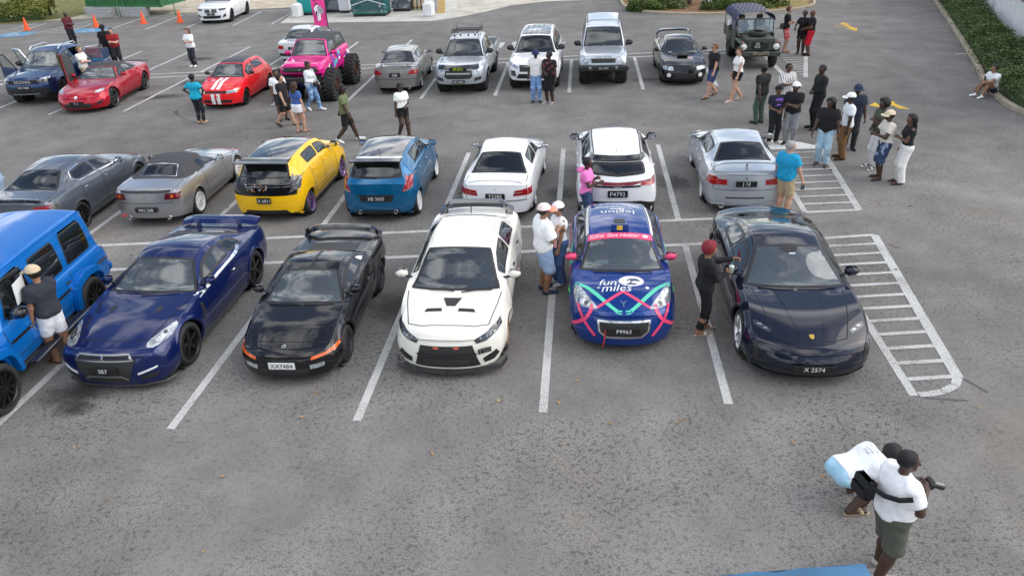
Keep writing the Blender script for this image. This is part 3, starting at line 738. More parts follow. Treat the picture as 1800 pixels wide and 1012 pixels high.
# paved apron, verges, planted beds
apron = sheet('concrete_apron', [(-13.4, 45.5), (-13.1, 37.9), (-9.4, 37.3), (-4.1, 36.35), (-2.6, 37.4), (-3.2, 46)], .012, CONC)
sheet('sandy_yard', [(-3.2, 46), (-2.6, 37.4), (-1.2, 38.9), (.56, 41.2), (2.77, 42.3), (7.2, 42.0), (9, 60), (-3.2, 60)], .011, stuffmat('yard_concrete', [(.3, (.36, .31, .24)), (.5, (.52, .48, .41)), (.7, (.62, .59, .52))], .8, .4, 20))
sheet('sandy_verge', [(-70, 45.0), (-32, 42.6), (-28, 43.2), (-24, 43.7), (-19, 44.1), (-13.5, 44.6), (-13.5, 60), (-70, 60)], .010, SAND)
sheet('grass_verge', [(-60, 45.5), (-32.5, 42.4), (-30.0, 42.6), (-28.3, 44.2), (-27.6, 47), (-27.6, 58), (-60, 58)], .014, stuffmat('verge_grass', [(.3, (.10, .12, .035)), (.5, (.17, .17, .06)), (.7, (.26, .22, .11))], 1.6, .9, 40))
def kerb(path, w_, h_, name='kerb', closed=False):
    P_ = [np.array(p, float) for p in path]; n = len(P_); V = []; F = []
    for i in range(n):
        d = (P_[(i+1) % n]-P_[i-1]) if closed else P_[min(i+1, n-1)]-P_[max(i-1, 0)]; d = d/np.linalg.norm(d); nn = np.array((-d[1], d[0]))
        for of, z in ((0, -.02), (0, h_-.02), (.02, h_), (w_-.02, h_), (w_, h_-.02), (w_, -.02)): p = P_[i]+nn*of; V.append((p[0], p[1], z))
    for i in range(n if closed else n-1):
        for k in range(5): F.append((i*6+k, ((i+1) % n)*6+k, ((i+1) % n)*6+k+1, i*6+k+1))
    o = obj(name, V, F, KERB, smooth=False); o['kind'] = 'structure'; return o
bed = chaikin([(7.4, 43), (6.95, 36.4), (11.7, 33.9), (17.2, 34.9), (18.6, 38.6), (20, 46)], 2, False)
sheet('planting_bed', [*[(p[0], p[1]) for p in bed], (20, 55), (7.6, 55)], .09, SOIL); sheet('bed_lawn', [(13.4, 35.0), (16.9, 35.3), (18.2, 38.6), (19.6, 46), (13.6, 46)], .095, stuffmat('bed_dry_lawn', [(.3, (.22, .17, .06)), (.7, (.36, .28, .12))], 3, .9, 60))
kerb(dens(bed, .5, False), .16, .13)
RK = [(27.8, 45), (24.51, 36.47), (20.29, 26.24), (17.82, 20.37), (16.8, 18.19), (15.95, 16.0), (15.58, 14.51), (15.62, 13.5), (16.2, 12.6), (17.6, 12.0), (22, 11.4), (34, 11)]
RKd = dens(chaikin(RK, 1, False), .5, False); kerb([p for p in RKd], .18, .14); sheet('hedge_bed', [*[(p[0]+.05, p[1]) for p in RKd], (60, 11), (60, 45)], .06, SOIL)
# ------------------------------------------------------------------ foliage
def leafmat(name, a, b, c_):
    M, t, bs = nodes_mat(name, .55); g = t.nodes.new('ShaderNodeNewGeometry'); V = t.nodes.new('ShaderNodeTexCoord').outputs['Object']
    col = ramp(t, g.outputs['Random Per Island'], [(.0, a), (.5, b), (1., c_)]); col = mixc(t, 1.0, col, ramp(t, nnoise(t, V, 1.1, 4), [(.3, (.65, .68, .6)), (.7, (1.25, 1.2, 1.1))]), 'MULTIPLY'); t.links.new(col, bs.inputs['Base Color'])
    return M
def leaves(P_, Nn, size, asp=.5, jit=.7):
    """leaf blades at points P_ facing roughly along Nn: six-corner blades folded on the midrib"""
    n = len(P_); r = RNG.normal(size=(n, 3)); N_ = Nn+jit*r; N_ /= np.linalg.norm(N_, axis=1, keepdims=True)
    t = np.cross(N_, RNG.normal(size=(n, 3))); t /= np.linalg.norm(t, axis=1, keepdims=True)+1e-9; b = np.cross(N_, t)
    s = (size*RNG.uniform(.6, 1.3, n))[:, None]
    A = P_-t*s*.5; C = P_+t*s*.5-N_*s*.12; B = P_+b*s*asp*.5+N_*s*.08; D = P_-b*s*asp*.5+N_*s*.08
    V = np.stack([A, B, C, D], 1).reshape(-1, 3); F = np.arange(4*n).reshape(-1, 4); F = np.concatenate([F[:, [0, 1, 2]], F[:, [0, 2, 3]]])
    return V, F
def fastmesh(name, V, F, m_, parent=None):
    me = bpy.data.meshes.new(name); n, k = F.shape; me.vertices.add(len(V)); me.vertices.foreach_set('co', np.asarray(V, np.float32).ravel()); me.loops.add(n*k); me.loops.foreach_set('vertex_index', F.astype(np.int32).ravel()); me.polygons.add(n); me.polygons.foreach_set('loop_start', np.arange(0, n*k, k, dtype=np.int32)); me.materials.append(m_); me.update(calc_edges=True); me.validate(); return link(name, me, parent)
def bushpts(n, c_, rad, lump=.25):
    d = RNG.normal(size=(n, 3)); d /= np.linalg.norm(d, axis=1, keepdims=True); d[:, 2] = np.abs(d[:, 2])*1.0-.15
    f = 1+lump*np.sin(3.1*d[:, 0]+5*d[:, 1]+c_[0])*np.cos(4.3*d[:, 2]+2.7*d[:, 1]); r = RNG.uniform(.55, 1.0, n)**.5*f
    P_ = np.array(c_)+d*r[:, None]*np.array(rad); return P_, d
HEDGEM = leafmat('hedge_leaf', (.05, .085, .03), (.095, .15, .05), (.17, .23, .085)); HEDGEY = leafmat('hedge_leaf_lime', (.08, .11, .02), (.17, .19, .04), (.30, .30, .09)); SHRUBM = leafmat('shrub_leaf', (.05, .09, .02), (.10, .16, .04), (.18, .22, .07)); STEMM = mat('stem_brown', (.10, .07, .045), .9, var=.3)
def hedge(label, path, width, h_, n, m_, size):
    """clipped hedge along a path (left side of it): lumpy leaf shell over woody stems"""
    P_ = np.array(dens(path, .4, False)); seg = len(P_)-1; root = empty('hedge', (*P_[0], 0), 0, label, 'hedge')
    i = RNG.integers(0, seg, n); f = RNG.uniform(0, 1, n)[:, None]; d = P_[i+1]-P_[i]; L_ = np.linalg.norm(d, axis=1, keepdims=True); nn = np.stack([-d[:, 1], d[:, 0]], 1)/L_; base = P_[i]+d*f
    u = RNG.uniform(-1, 1, n); a = np.arccos(np.clip(u, -1, 1)); lump = 1+.16*np.sin(base[:, 0]*2.3+base[:, 1]*1.7)+.10*np.sin(base[:, 0]*5.1-base[:, 1]*4.3); rr = RNG.uniform(.72, 1.03, n)
    off = (np.cos(a)*.5*rr*lump+.5)*width; z = np.abs(np.sin(a))**.6*h_*rr*lump*RNG.uniform(.25, 1, n)**.18
    pos = np.concatenate([base+nn*off[:, None], z[:, None]], 1); nv = np.concatenate([nn*np.cos(a)[:, None], np.abs(np.sin(a))[:, None]+.2], 1)
    V, F = leaves(pos-np.array((*P_[0], 0)), nv, size); fastmesh('foliage', V, F, m_, root)
    mb = MB()                                       # woody inside that keeps the hedge opaque
    nn2 = lambda k: np.array((-(P_[k+1]-P_[k])[1], (P_[k+1]-P_[k])[0]))/np.linalg.norm(P_[k+1]-P_[k])
    for k in range(0, seg, 2):
        p0 = P_[k]+nn2(k)*width*.5-P_[0]
        for j in range(3): mb.tube([(p0[0]+random.uniform(-.2, .2), p0[1]+random.uniform(-.2, .2), 0), (p0[0]+random.uniform(-.35, .35), p0[1]+random.uniform(-.35, .35), h_*.75)], [.03, .012], 5)
    mb.build('stem', STEMM, root)
    mb = MB(); K = []; Fk = []
    for k in range(seg):
        p0 = P_[k]+nn2(k)*width*.5-P_[0]
        for t in np.linspace(0, math.pi, 7): K.append((p0[0]+nn2(k)[0]*math.cos(t)*width*.36, p0[1]+nn2(k)[1]*math.cos(t)*width*.36, max(.05, math.sin(t)**.7*h_*.74)))
    for k in range(seg-1):
        for j in range(6): Fk.append((k*7+j, k*7+j+1, (k+1)*7+j+1, (k+1)*7+j))
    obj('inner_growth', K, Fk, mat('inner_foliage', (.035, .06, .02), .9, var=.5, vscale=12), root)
    return root
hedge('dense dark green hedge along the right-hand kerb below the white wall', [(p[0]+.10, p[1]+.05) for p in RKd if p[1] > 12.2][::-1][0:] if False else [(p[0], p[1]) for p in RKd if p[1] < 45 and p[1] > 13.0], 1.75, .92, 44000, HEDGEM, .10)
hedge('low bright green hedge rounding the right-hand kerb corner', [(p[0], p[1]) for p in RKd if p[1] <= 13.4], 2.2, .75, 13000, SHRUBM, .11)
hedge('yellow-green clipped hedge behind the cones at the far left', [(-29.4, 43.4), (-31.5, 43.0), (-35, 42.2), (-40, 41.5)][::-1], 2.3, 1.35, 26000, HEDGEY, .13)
# white wall with coping behind the right-hand hedge, pale house wall with creeper above it
def offset(path, o):
    Q = []; n = len(path)
    for i in range(n): d = path[min(i+1, n-1)]-path[max(i-1, 0)]; d = d/np.linalg.norm(d); Q.append(path[i]+np.array((-d[1], d[0]))*o)
    return Q
RW = [np.array(p) for p in ((27.8, 45), (24.51, 36.47), (20.29, 26.24), (17.82, 20.37), (16.6, 17.5), (14.9, 13.5))]
def wallrun(name, label, cat, o_, th, h_, m_, coping=None):
    A = offset(RW, o_); B = offset(RW, o_+th); r = empty(name, (*A[0], 0), 0, label, cat); V = []; F = []; n = len(A)
    for a, b in zip(A, B): V += [(a[0]-A[0][0], a[1]-A[0][1], -.02), (a[0]-A[0][0], a[1]-A[0][1], h_), (b[0]-A[0][0], b[1]-A[0][1], h_), (b[0]-A[0][0], b[1]-A[0][1], -.02)]
    for i in range(n-1):
        for k in range(3): F.append((4*i+k, 4*i+k+1, 4*i+k+5, 4*i+k+4))
    F += [(0, 1, 2, 3), (4*n-1, 4*n-2, 4*n-3, 4*n-4)]; obj('wall_face', V, F, m_, r, smooth=False)
    if coping:
        V = []; F = []
        for a, b in zip(offset(RW, o_-.05), offset(RW, o_+th+.05)): V += [(a[0]-A[0][0], a[1]-A[0][1], h_+.004), (a[0]-A[0][0], a[1]-A[0][1], h_+.07), (b[0]-A[0][0], b[1]-A[0][1], h_+.07), (b[0]-A[0][0], b[1]-A[0][1], h_+.004)]
        for i in range(n-1):
            for k in range(4): F.append((4*i+k, 4*i+(k+1) % 4, 4*i+4+(k+1) % 4, 4*i+4+k))
        F += [(0, 1, 2, 3)]; obj('coping', V, F, coping, r, smooth=False)
    return r
wallrun('boundary_wall', 'white rendered boundary wall with brown coping behind the right-hand hedge', 'wall', 1.90, .22, 1.75, WALLW, mat('coping_brown', (.22, .15, .11), .9, var=.3))
hw = wallrun('house_wall', 'pale blue-white house wall overgrown with creeper above the boundary wall', 'wall', 2.40, .3, 4.4, mat('wall_pale_blue', (.60, .66, .70), .85, var=.12, vscale=1.2))
vp = []; 
for _ in range(900):
    t = random.random(); k = random.choice([1, 2, 2, 3]); a = offset(RW, 2.38); p = a[k]+(a[k+1]-a[k])*t
    zc = random.gauss(2.6, .55)
    if math.sin(p[0]*2.1+zc*1.7)+math.sin(p[1]*1.3) > .5: vp.append((p[0]-offset(RW, 2.40)[0][0], p[1]-offset(RW, 2.40)[0][1], zc))
V, F = leaves(np.array(vp), np.tile(np.array((-1., .4, .2)), (len(vp), 1)), .13); fastmesh('creeper', V, F, SHRUBM, hw)
# shrubs and palms in the bed
def shrub(label, c_, rad, n, m_, size, flowers=0):
    r = empty('shrub', (*c_, .09), 0, label, 'shrub', 'shrubs in the kerbed bed'); P_, d = bushpts(n, (0, 0, .05), rad); V, F = leaves(P_, d, size); fastmesh('foliage', V, F, m_, r)
    mb = MB(); [mb.tube([(random.uniform(-.1, .1), random.uniform(-.1, .1), -.05), (random.uniform(-1, 1)*rad[0]*.6, random.uniform(-1, 1)*rad[1]*.6, rad[2]*.7)], [.025, .008], 5) for _ in range(9)]; mb.build('stem', STEMM, r)
    if flowers: P_, d = bushpts(flowers, (0, 0, .1), [x*1.02 for x in rad]); V, F = leaves(P_, d, .07, .9); fastmesh('blossom', V, F, mat('blossom_white', (.75, .75, .72), .7), r)
shrub('large leafy green shrub at the left corner of the kerbed bed', (8.4, 37.3), (1.25, 1.2, 1.0), 5200, SHRUBM, .15, 40); shrub('small white-flowering shrub right of the corner shrub in the bed', (9.9, 36.8), (.55, .5, .55), 1300, SHRUBM, .10, 60)
shrub('sprawling white-flowering shrub in front of the bed palm', (11.9, 35.9), (.9, .6, .65), 2600, HEDGEM, .11, 60); shrub('broad lime green shrub behind the canvas roof of the army truck', (13.6, 36.2), (2.2, 1.1, 1.0), 7000, SHRUBM, .15)
shrub('dark green shrub at the upper left of the bed', (9.6, 40.0), (1.6, 1.2, 1.2), 4200, HEDGEM, .14)
def palm(label, c_, h_, n):
    r = empty('palm', (*c_, .09), 0, label, 'palm', 'young palms in the bed'); mb = MB(); mb.tube([(0, 0, -.05), (0, 0, h_*.3), (.03, 0, h_*.45)], [.16, .13, .09], 8); mb.build('trunk', STEMM, r)
    for k in range(n):
        a = 2*math.pi*k/n+random.uniform(-.2, .2); e = random.uniform(.3, 1.2); L_ = random.uniform(.8, 1.1)*h_; V = []; F = []
        for i in range(9):
            t = i/8; x = L_*t*math.cos(e*(1-.5*t)); z = h_*.42+L_*(math.sin(e)*t-.55*t*t); w_ = .10*math.sin(math.pi*min(1, t*.9+.1))+.01
            for s in (-1, 0, 1): V.append((x*math.cos(a)-s*w_*math.sin(a), x*math.sin(a)+s*w_*math.cos(a), z-abs(s)*w_*.5))
        for i in range(8): F += [(3*i, 3*i+1, 3*i+4, 3*i+3), (3*i+1, 3*i+2, 3*i+5, 3*i+4)]
        obj('frond', V, F, mat('palm_frond', (.14, .18, .045), .6, var=.3), r)
palm('small spiky palm in the middle of the kerbed bed', (10.9, 38.0), 1.3, 14); palm('small spiky palm at the right of the kerbed bed', (13.2, 38.6), 1.2, 12)
# loose leaves on the asphalt
P_ = np.stack([RNG.uniform(-9, 14, 150), RNG.uniform(-4, 20, 150), np.full(150, .02)], 1); V, F = leaves(P_, np.tile(np.array((0, 0, 1.)), (150, 1)), .085, .5, .25); lv = fastmesh('fallen_leaves', V, F, leafmat('dry_leaf', (.30, .18, .08), (.42, .28, .15), (.45, .36, .22))); tag(lv, 'scattered dry brown leaves on the asphalt', 'leaves', kind='stuff')

# oil drips, damp patches, dark ovals under cars, a skid mark, a few twigs
def patchmat():
    M, t, b = nodes_mat('dark_patch', .6); b.inputs['Base Color'].default_value = (.045, .043, .042, 1); tc_ = t.nodes.new('ShaderNodeTexCoord'); V = tc_.outputs['Object']
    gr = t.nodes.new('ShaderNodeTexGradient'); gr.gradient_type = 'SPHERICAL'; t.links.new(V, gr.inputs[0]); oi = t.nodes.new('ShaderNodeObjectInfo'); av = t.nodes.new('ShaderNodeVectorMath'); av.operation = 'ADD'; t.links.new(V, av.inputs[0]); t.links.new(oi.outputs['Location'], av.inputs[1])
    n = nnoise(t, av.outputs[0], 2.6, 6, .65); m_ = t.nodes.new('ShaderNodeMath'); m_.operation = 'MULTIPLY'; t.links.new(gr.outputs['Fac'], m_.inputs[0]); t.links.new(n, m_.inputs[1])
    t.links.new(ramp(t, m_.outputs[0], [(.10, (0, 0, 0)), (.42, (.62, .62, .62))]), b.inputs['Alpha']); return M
DARKPATCH = patchmat(); rs = random.Random(3)
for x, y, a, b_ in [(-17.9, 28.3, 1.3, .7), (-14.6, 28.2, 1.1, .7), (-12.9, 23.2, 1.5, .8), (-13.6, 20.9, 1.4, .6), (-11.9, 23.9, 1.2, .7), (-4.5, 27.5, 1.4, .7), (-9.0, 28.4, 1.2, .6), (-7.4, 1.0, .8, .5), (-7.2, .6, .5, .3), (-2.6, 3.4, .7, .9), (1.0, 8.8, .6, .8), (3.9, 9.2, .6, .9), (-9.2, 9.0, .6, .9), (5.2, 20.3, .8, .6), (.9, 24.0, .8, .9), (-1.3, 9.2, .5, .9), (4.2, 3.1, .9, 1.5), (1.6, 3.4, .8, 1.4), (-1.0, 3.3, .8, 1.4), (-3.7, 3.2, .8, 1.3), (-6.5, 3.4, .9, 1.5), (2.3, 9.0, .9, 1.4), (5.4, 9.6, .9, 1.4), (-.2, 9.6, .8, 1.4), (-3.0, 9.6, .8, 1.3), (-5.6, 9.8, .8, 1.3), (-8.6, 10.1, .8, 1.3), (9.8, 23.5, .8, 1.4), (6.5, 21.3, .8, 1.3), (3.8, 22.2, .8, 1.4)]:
    o = sheet('dark_patch', [(1.0*math.cos(t), 1.0*math.sin(t)) for t in np.linspace(0, 6.283, 15)[:-1]], 0, DARKPATCH); o.location = (x, y, .0025+.00005*rs.random()*10); o.scale = (a, b_, 1)  # the later entries are dark ovals centred under the parked cars
sk_ = [(-12.2, 18.6), (-11.9, 18.0), (-11.3, 17.3), (-10.6, 16.6), (-9.8, 16.2), (-8.9, 15.9), (-8.0, 15.8)]
V = []; F = []
for i, p in enumerate(dens(chaikin(sk_, 2, False), .3, False)):
    w_ = max(.012, .13-.018*i); V += [(p[0]-w_*.4, p[1]-w_, .003), (p[0]+w_*.4, p[1]+w_, .003)]
for i in range(len(V)//2-1): F.append((2*i, 2*i+2, 2*i+3, 2*i+1))
obj('skid_mark', V, F, mat('skid_rubber', (.06, .058, .056), .9), smooth=False)['kind'] = 'structure'
for (x, y), a_, lb in (((2.0, -.35), .5, 'short dry twig on the asphalt in front of the rally car'), ((7.55, 5.0), 2.2, 'dry twig on the asphalt beside the front hatched strip'), ((3.05, 2.9), 1.1, 'dry stick on the asphalt beside the red haired woman')):
    tw = MB(); tw.tube([(-.14, 0, .012), (-.03, .02, .018), (.07, .0, .014), (.15, .03, .012)], [.006, .008, .007, .003], 5); tw.tube([(0, .01, .016), (.06, .06, .012)], [.005, .002], 4); o = tw.build('twig', mat('twig_brown', (.28, .18, .10), .9), loc=(x, y, 0), rot=(0, 0, a_)); tag(o, lb, 'twig', 'twigs on the asphalt')
# ================================================================== the front row of cars
NAVY = paint('paint_deep_blue', (.004, .012, .085), .35, .3)
BLACKP = paint('paint_black', (.006, .006, .008), .0, .25)
INK = paint('paint_ink_black', (.008, .010, .022), .2, .22)
CREAM = paint('paint_cream_white', (.80, .78, .70), 0, .3)
WHITE = paint('paint_white', (.80, .81, .82), 0, .3)
RIMBLK = mat('rim_black', (.012, .012, .012), .3, .3); RIMSIL = mat('rim_silver', (.62, .62, .63), .25, .9); RIMWHT = mat('rim_white', (.78, .78, .78), .35); RIMBRZ = mat('rim_bronze', (.45, .28, .2), .3, .8); RIMGUN = mat('rim_gunmetal', (.10, .10, .105), .3, .8)
CARBON = mat('carbon', (.02, .02, .022), .3, coat=.6, var=.4, vscale=90)

def car_gtr():
    L, w, fo, wb, tr = 4.65, .948, .93, 2.78, .36
    pos, a = place((-5.74, 1.83), (-5.41, 4.57), 1, w, L, fo, wb)
    p = prof(L, w, .74, (1.60, .95), (2.28, 1.29), (2.62, 1.37), (3.25, 1.29), (4.12, 1.03), 1.00, .56, .93, .98, g=.14)
    c = Car('parked_car', 'metallic deep blue coupe with black wheels and tall rear wing in the front row', 'car', pos, a, L, w, **p, fo=fo, wb=wb, tr=tr, body=NAVY, marks=[.28, 1.50, 1.72, 2.95], flare=.03, fbulge=.07, group='cars parked in the front row', K=(.20, .14, .08, -.08, -.16))
    c.screen('windscreen', 1.58, 2.27, GLS_CLEAR, fr=.045); c.screen('rear_window', 3.28, 3.95, GLS_GREY, inner=.05)
    c.side(1.78, 2.92, GLS_GREY, cut0=.0); c.side(2.98, 3.55, GLS_DARK)
    c.doors([(1.72, 2.95)]); c.panel('bonnet', .28, 1.50)
    c.shut('T', [(.36, .60), (.31, .3), (.28, 0), (.31, -.3), (.36, -.60)]); c.shut('T', [(.36, .60), (1.62, .76)]); c.shut('T', [(.36, -.60), (1.62, -.76)])
    c.arches(); c.wheels((5, 'fat', .02), RIMBLK, .265, poke=.0)
    for sg in (1, -1):
        h = c.patch('headlight', 'T', [(.20, sg*.60), (.34, sg*.585), (.62, sg*.70), (.86, sg*.80), (.84, sg*.86), (.5, sg*.84), (.24, sg*.74)], LAMPW, .006, .05, 1)
        c.patch('lamp_bezel', 'T', [(.36, sg*.66), (.6, sg*.74), (.7, sg*.79), (.5, sg*.80), (.36, sg*.76)], CHROME, .010, .05, 1, parent=h)
        for q_, (s0, y0) in enumerate(((.33, .66), (.45, .71), (.58, .76))): c.patch('lamp_lens', 'T', [(s0+.04*math.cos(t), sg*y0+.032*math.sin(t)) for t in np.linspace(0, 6.28, 10)[:-1]], LAMPD, .016, .2, parent=h)
        c.patch('running_light', 'F', [(sg*.50, .36), (sg*.76, .43), (sg*.77, .46), (sg*.50, .39)], mat('led_white', (.70, .72, .75), .2), .01)
        c.patch('brake_duct', 'F', [(sg*.52, .24), (sg*.72, .28), (sg*.80, .36), (sg*.55, .34)], TRIM, .006)
        c.patch('bonnet_vent', 'T', [(.98, sg*.40), (1.16, sg*.34), (1.20, sg*.43), (1.10, sg*.46)], TRIM, .006, .05)
        c.strip('door_trim', 'S' if sg > 0 else 's', [(1.55, .90), (2.3, .955), (3.1, .985), (3.35, 1.03)], .04, CHROME, .012)
        c.patch('side_vent', 'S' if sg > 0 else 's', [(1.40, .55), (1.55, .60), (1.56, .80), (1.48, .82)], TRIM, .005)
        t = c.patch('tail_light', 'R', [(sg*.42, .72), (sg*.56, .68), (sg*.62, .78), (sg*.52, .88), (sg*.42, .84)], LAMPR, .01, .05, 2)
        t = c.patch('tail_light', 'R', [(sg*.64, .74), (sg*.74, .72), (sg*.78, .80), (sg*.70, .86), (sg*.64, .82)], LAMPR, .01, .05, 2)
    g = c.patch('grille', 'F', [(-.50, .62), (-.40, .70), (.40, .70), (.50, .62), (.42, .42), (.34, .24), (-.34, .24), (-.42, .42)], GRILLE, .012, .08)
    c.strip('grille_surround', 'F', [(-.47, .61), (-.40, .69), (.40, .69), (.47, .61), (-.47, .61)], .022, STEEL, .02, parent=g)
    c.strip('grille_bar', 'F', [(-.35, .30), (-.26, .36), (.26, .36), (.35, .30)], .03, STEEL, .022, parent=g)
    c.plate('F', 0, .47, 'SB7', .46, .11, out_=.035); c.text('F', 0, .655, 'R', .07, CHROME, .03, name='badge')
    sp = MB()
    for sg in (1, -1): sp.tube([(L/2-.02, 0, .13), (L/2-.06, sg*.5, .13), (L/2-.20, sg*.80, .13), (L/2-.45, sg*.93, .14)], .028, 6)
    sp.build('front_splitter', CARBON, c.root)
    wing(c, -L/2+.27, 1.085, .78, .28, 1.0, NAVY, sweep=.10, th=.07)
    c.mirror(1.88, .97, NAVY); c.handles([(2.78, .80)], CHROME, .10); c.wipers([((1.56, -.05), (1.60, -.62)), ((1.60, .52), (1.50, -.12))])
    c.interior(1.95, 2.55, .93, rear=True)
    c.finish()
def wing(c, x, z, hw, chord, base, m_, sweep=.0, posts=.55, th=.05, ends=True, drop=None):
    """rear wing: blade on two posts, its tips swept down to the boot"""
    mb = MB(); n = 16; prof_ = [(chord/2, -.01), (chord*.25, th*.8), (-chord*.25, th), (-chord/2, th*.9), (-chord/2, th*.4), (0, -th*.2)]
    V = []; F = []; d = drop if drop is not None else (z-base)*.55
    for i in range(n+1):
        y = hw*(1-2*i/n); q = abs(y/hw); zz = z-(d*max(0, q-.72)/.28 if ends else 0)*1.0-.03*q*q
        for a, b in prof_: V.append((x+a-sweep*q*q, y, zz+b))
    m2 = len(prof_)
    for i in range(n):
        for k in range(m2): F.append((i*m2+k, i*m2+(k+1) % m2, (i+1)*m2+(k+1) % m2, (i+1)*m2+k))
    F.append(tuple(range(m2))); F.append(tuple(n*m2+k for k in range(m2-1, -1, -1)))
    o = obj('rear_wing', V, F, m_, c.root, smooth=False)
    for sg in (1, -1):
        h = c.ray('T', c.L/2-x-.02, sg*posts*hw)[0]; pm = MB(); pm.box((x+.02, sg*posts*hw, (h.z-.03+z)/2), (.14, .03, z-h.z+.05), .008)
        pm.build('wing_post', m_, o)
        if ends and not drop: pe = MB(); pe.box((x-.02-sweep*.9, sg*(hw-.02), z-(z-base)*.62), (.2, .03, (z-base)*.85), .01); pe.build('wing_end', m_, o)
    return o
def car_mr2():
    L, w, fo, wb, tr = 4.02, .85, .80, 2.40, .315
    pos, a = place((-3.11, 1.70), (-2.88, 4.05), 1, w, L, fo, wb)
    p = prof(L, w, .64, (1.15, .87), (1.85, 1.17), (2.12, 1.225), (2.55, 1.17), (3.02, .97), .96, .50, .84, .93, g=.15, nz=.10)
    c = Car('parked_car', 'black wedge nosed sports car with pop-up lamps down and orange indicators', 'car', pos, a, L, w, **p, fo=fo, wb=wb, tr=tr, body=BLACKP, marks=[.26, 1.06, 1.32, 2.42], group='cars parked in the front row', K=(.22, .14, .08, -.05, -.12))
    c.screen('windscreen', 1.14, 1.84, GLS_CLEAR, fr=.04); c.screen('rear_window', 2.59, 2.89, GLS_DARK, inner=.12)
    c.side(1.35, 2.39, GLS_GREY); c.side(2.44, 2.82, GLS_DARK)
    c.doors([(1.32, 2.42)]); c.panel('bonnet', .26, 1.06)
    c.shut('T', [(.32, .66), (.25, .3), (.24, 0), (.25, -.3), (.32, -.66)]); c.shut('T', [(.32, .68), (1.12, .70)]); c.shut('T', [(.32, -.68), (1.12, -.70)])
    for sg in (1, -1):
        c.shut('T', [(.30, sg*.62), (.54, sg*.62), (.54, sg*.34), (.26, sg*.34)], .009)
        c.patch('indicator', 'F', [(sg*.44, .475), (sg*.80, .53), (sg*.80, .575), (sg*.44, .52)], LAMPO, .01, .05)
        c.patch('side_marker', 'S' if sg > 0 else 's', [(.28, .50), (.48, .545), (.48, .575), (.28, .54)], LAMPO, .008)
        c.patch('fog_lamp', 'F', [(sg*.42, .33), (sg*.62, .35), (sg*.62, .41), (sg*.42, .40)], LAMPW, .012, .05)
        c.patch('tail_light', 'R', [(sg*.35, .72), (sg*.74, .72), (sg*.74, .84), (sg*.35, .84)], LAMPR, .01)
        c.patch('air_intake', 'S' if sg > 0 else 's', [(2.59, .55), (2.77, .60), (2.81, .78), (2.73, .80)], GAP, .005)
        c.shut('T', [(.30, 0), (.30, .01)])
    c.patch('lower_grille', 'F', [(-.38, .26), (.38, .26), (.40, .36), (-.40, .36)], GRILLE, .008)
    c.strip('roof_bar', 'T', [(1.87, 0), (2.52, 0)], .05, TRIM, .006)
    c.plate('F', 0, .43, 'XA7484', .42, .12, PLATEW, PLATEK, out_=.03); c.text('T', .15, 0, 'o', .10, CHROME, .008, name='badge')
    c.patch('engine_cover', 'T', [(2.97, -.45), (2.97, .45), (3.32, .45), (3.32, -.45)], TRIM, .008)
    wing(c, -L/2+.22, 1.07, .76, .20, .95, BLACKP, posts=.93, drop=.13)
    c.arches(); c.wheels((9, 'thin', .03), RIMGUN, .22)
    c.mirror(1.47, .90, BLACKP, .9); c.wipers([((1.11, .05), (1.17, .55)), ((1.13, -.55), (1.11, -.0))])
    c.interior(1.47, 2.02, .86, rear=False); c.handles([(2.29, .74)], BLACKP, .12)
    c.finish()
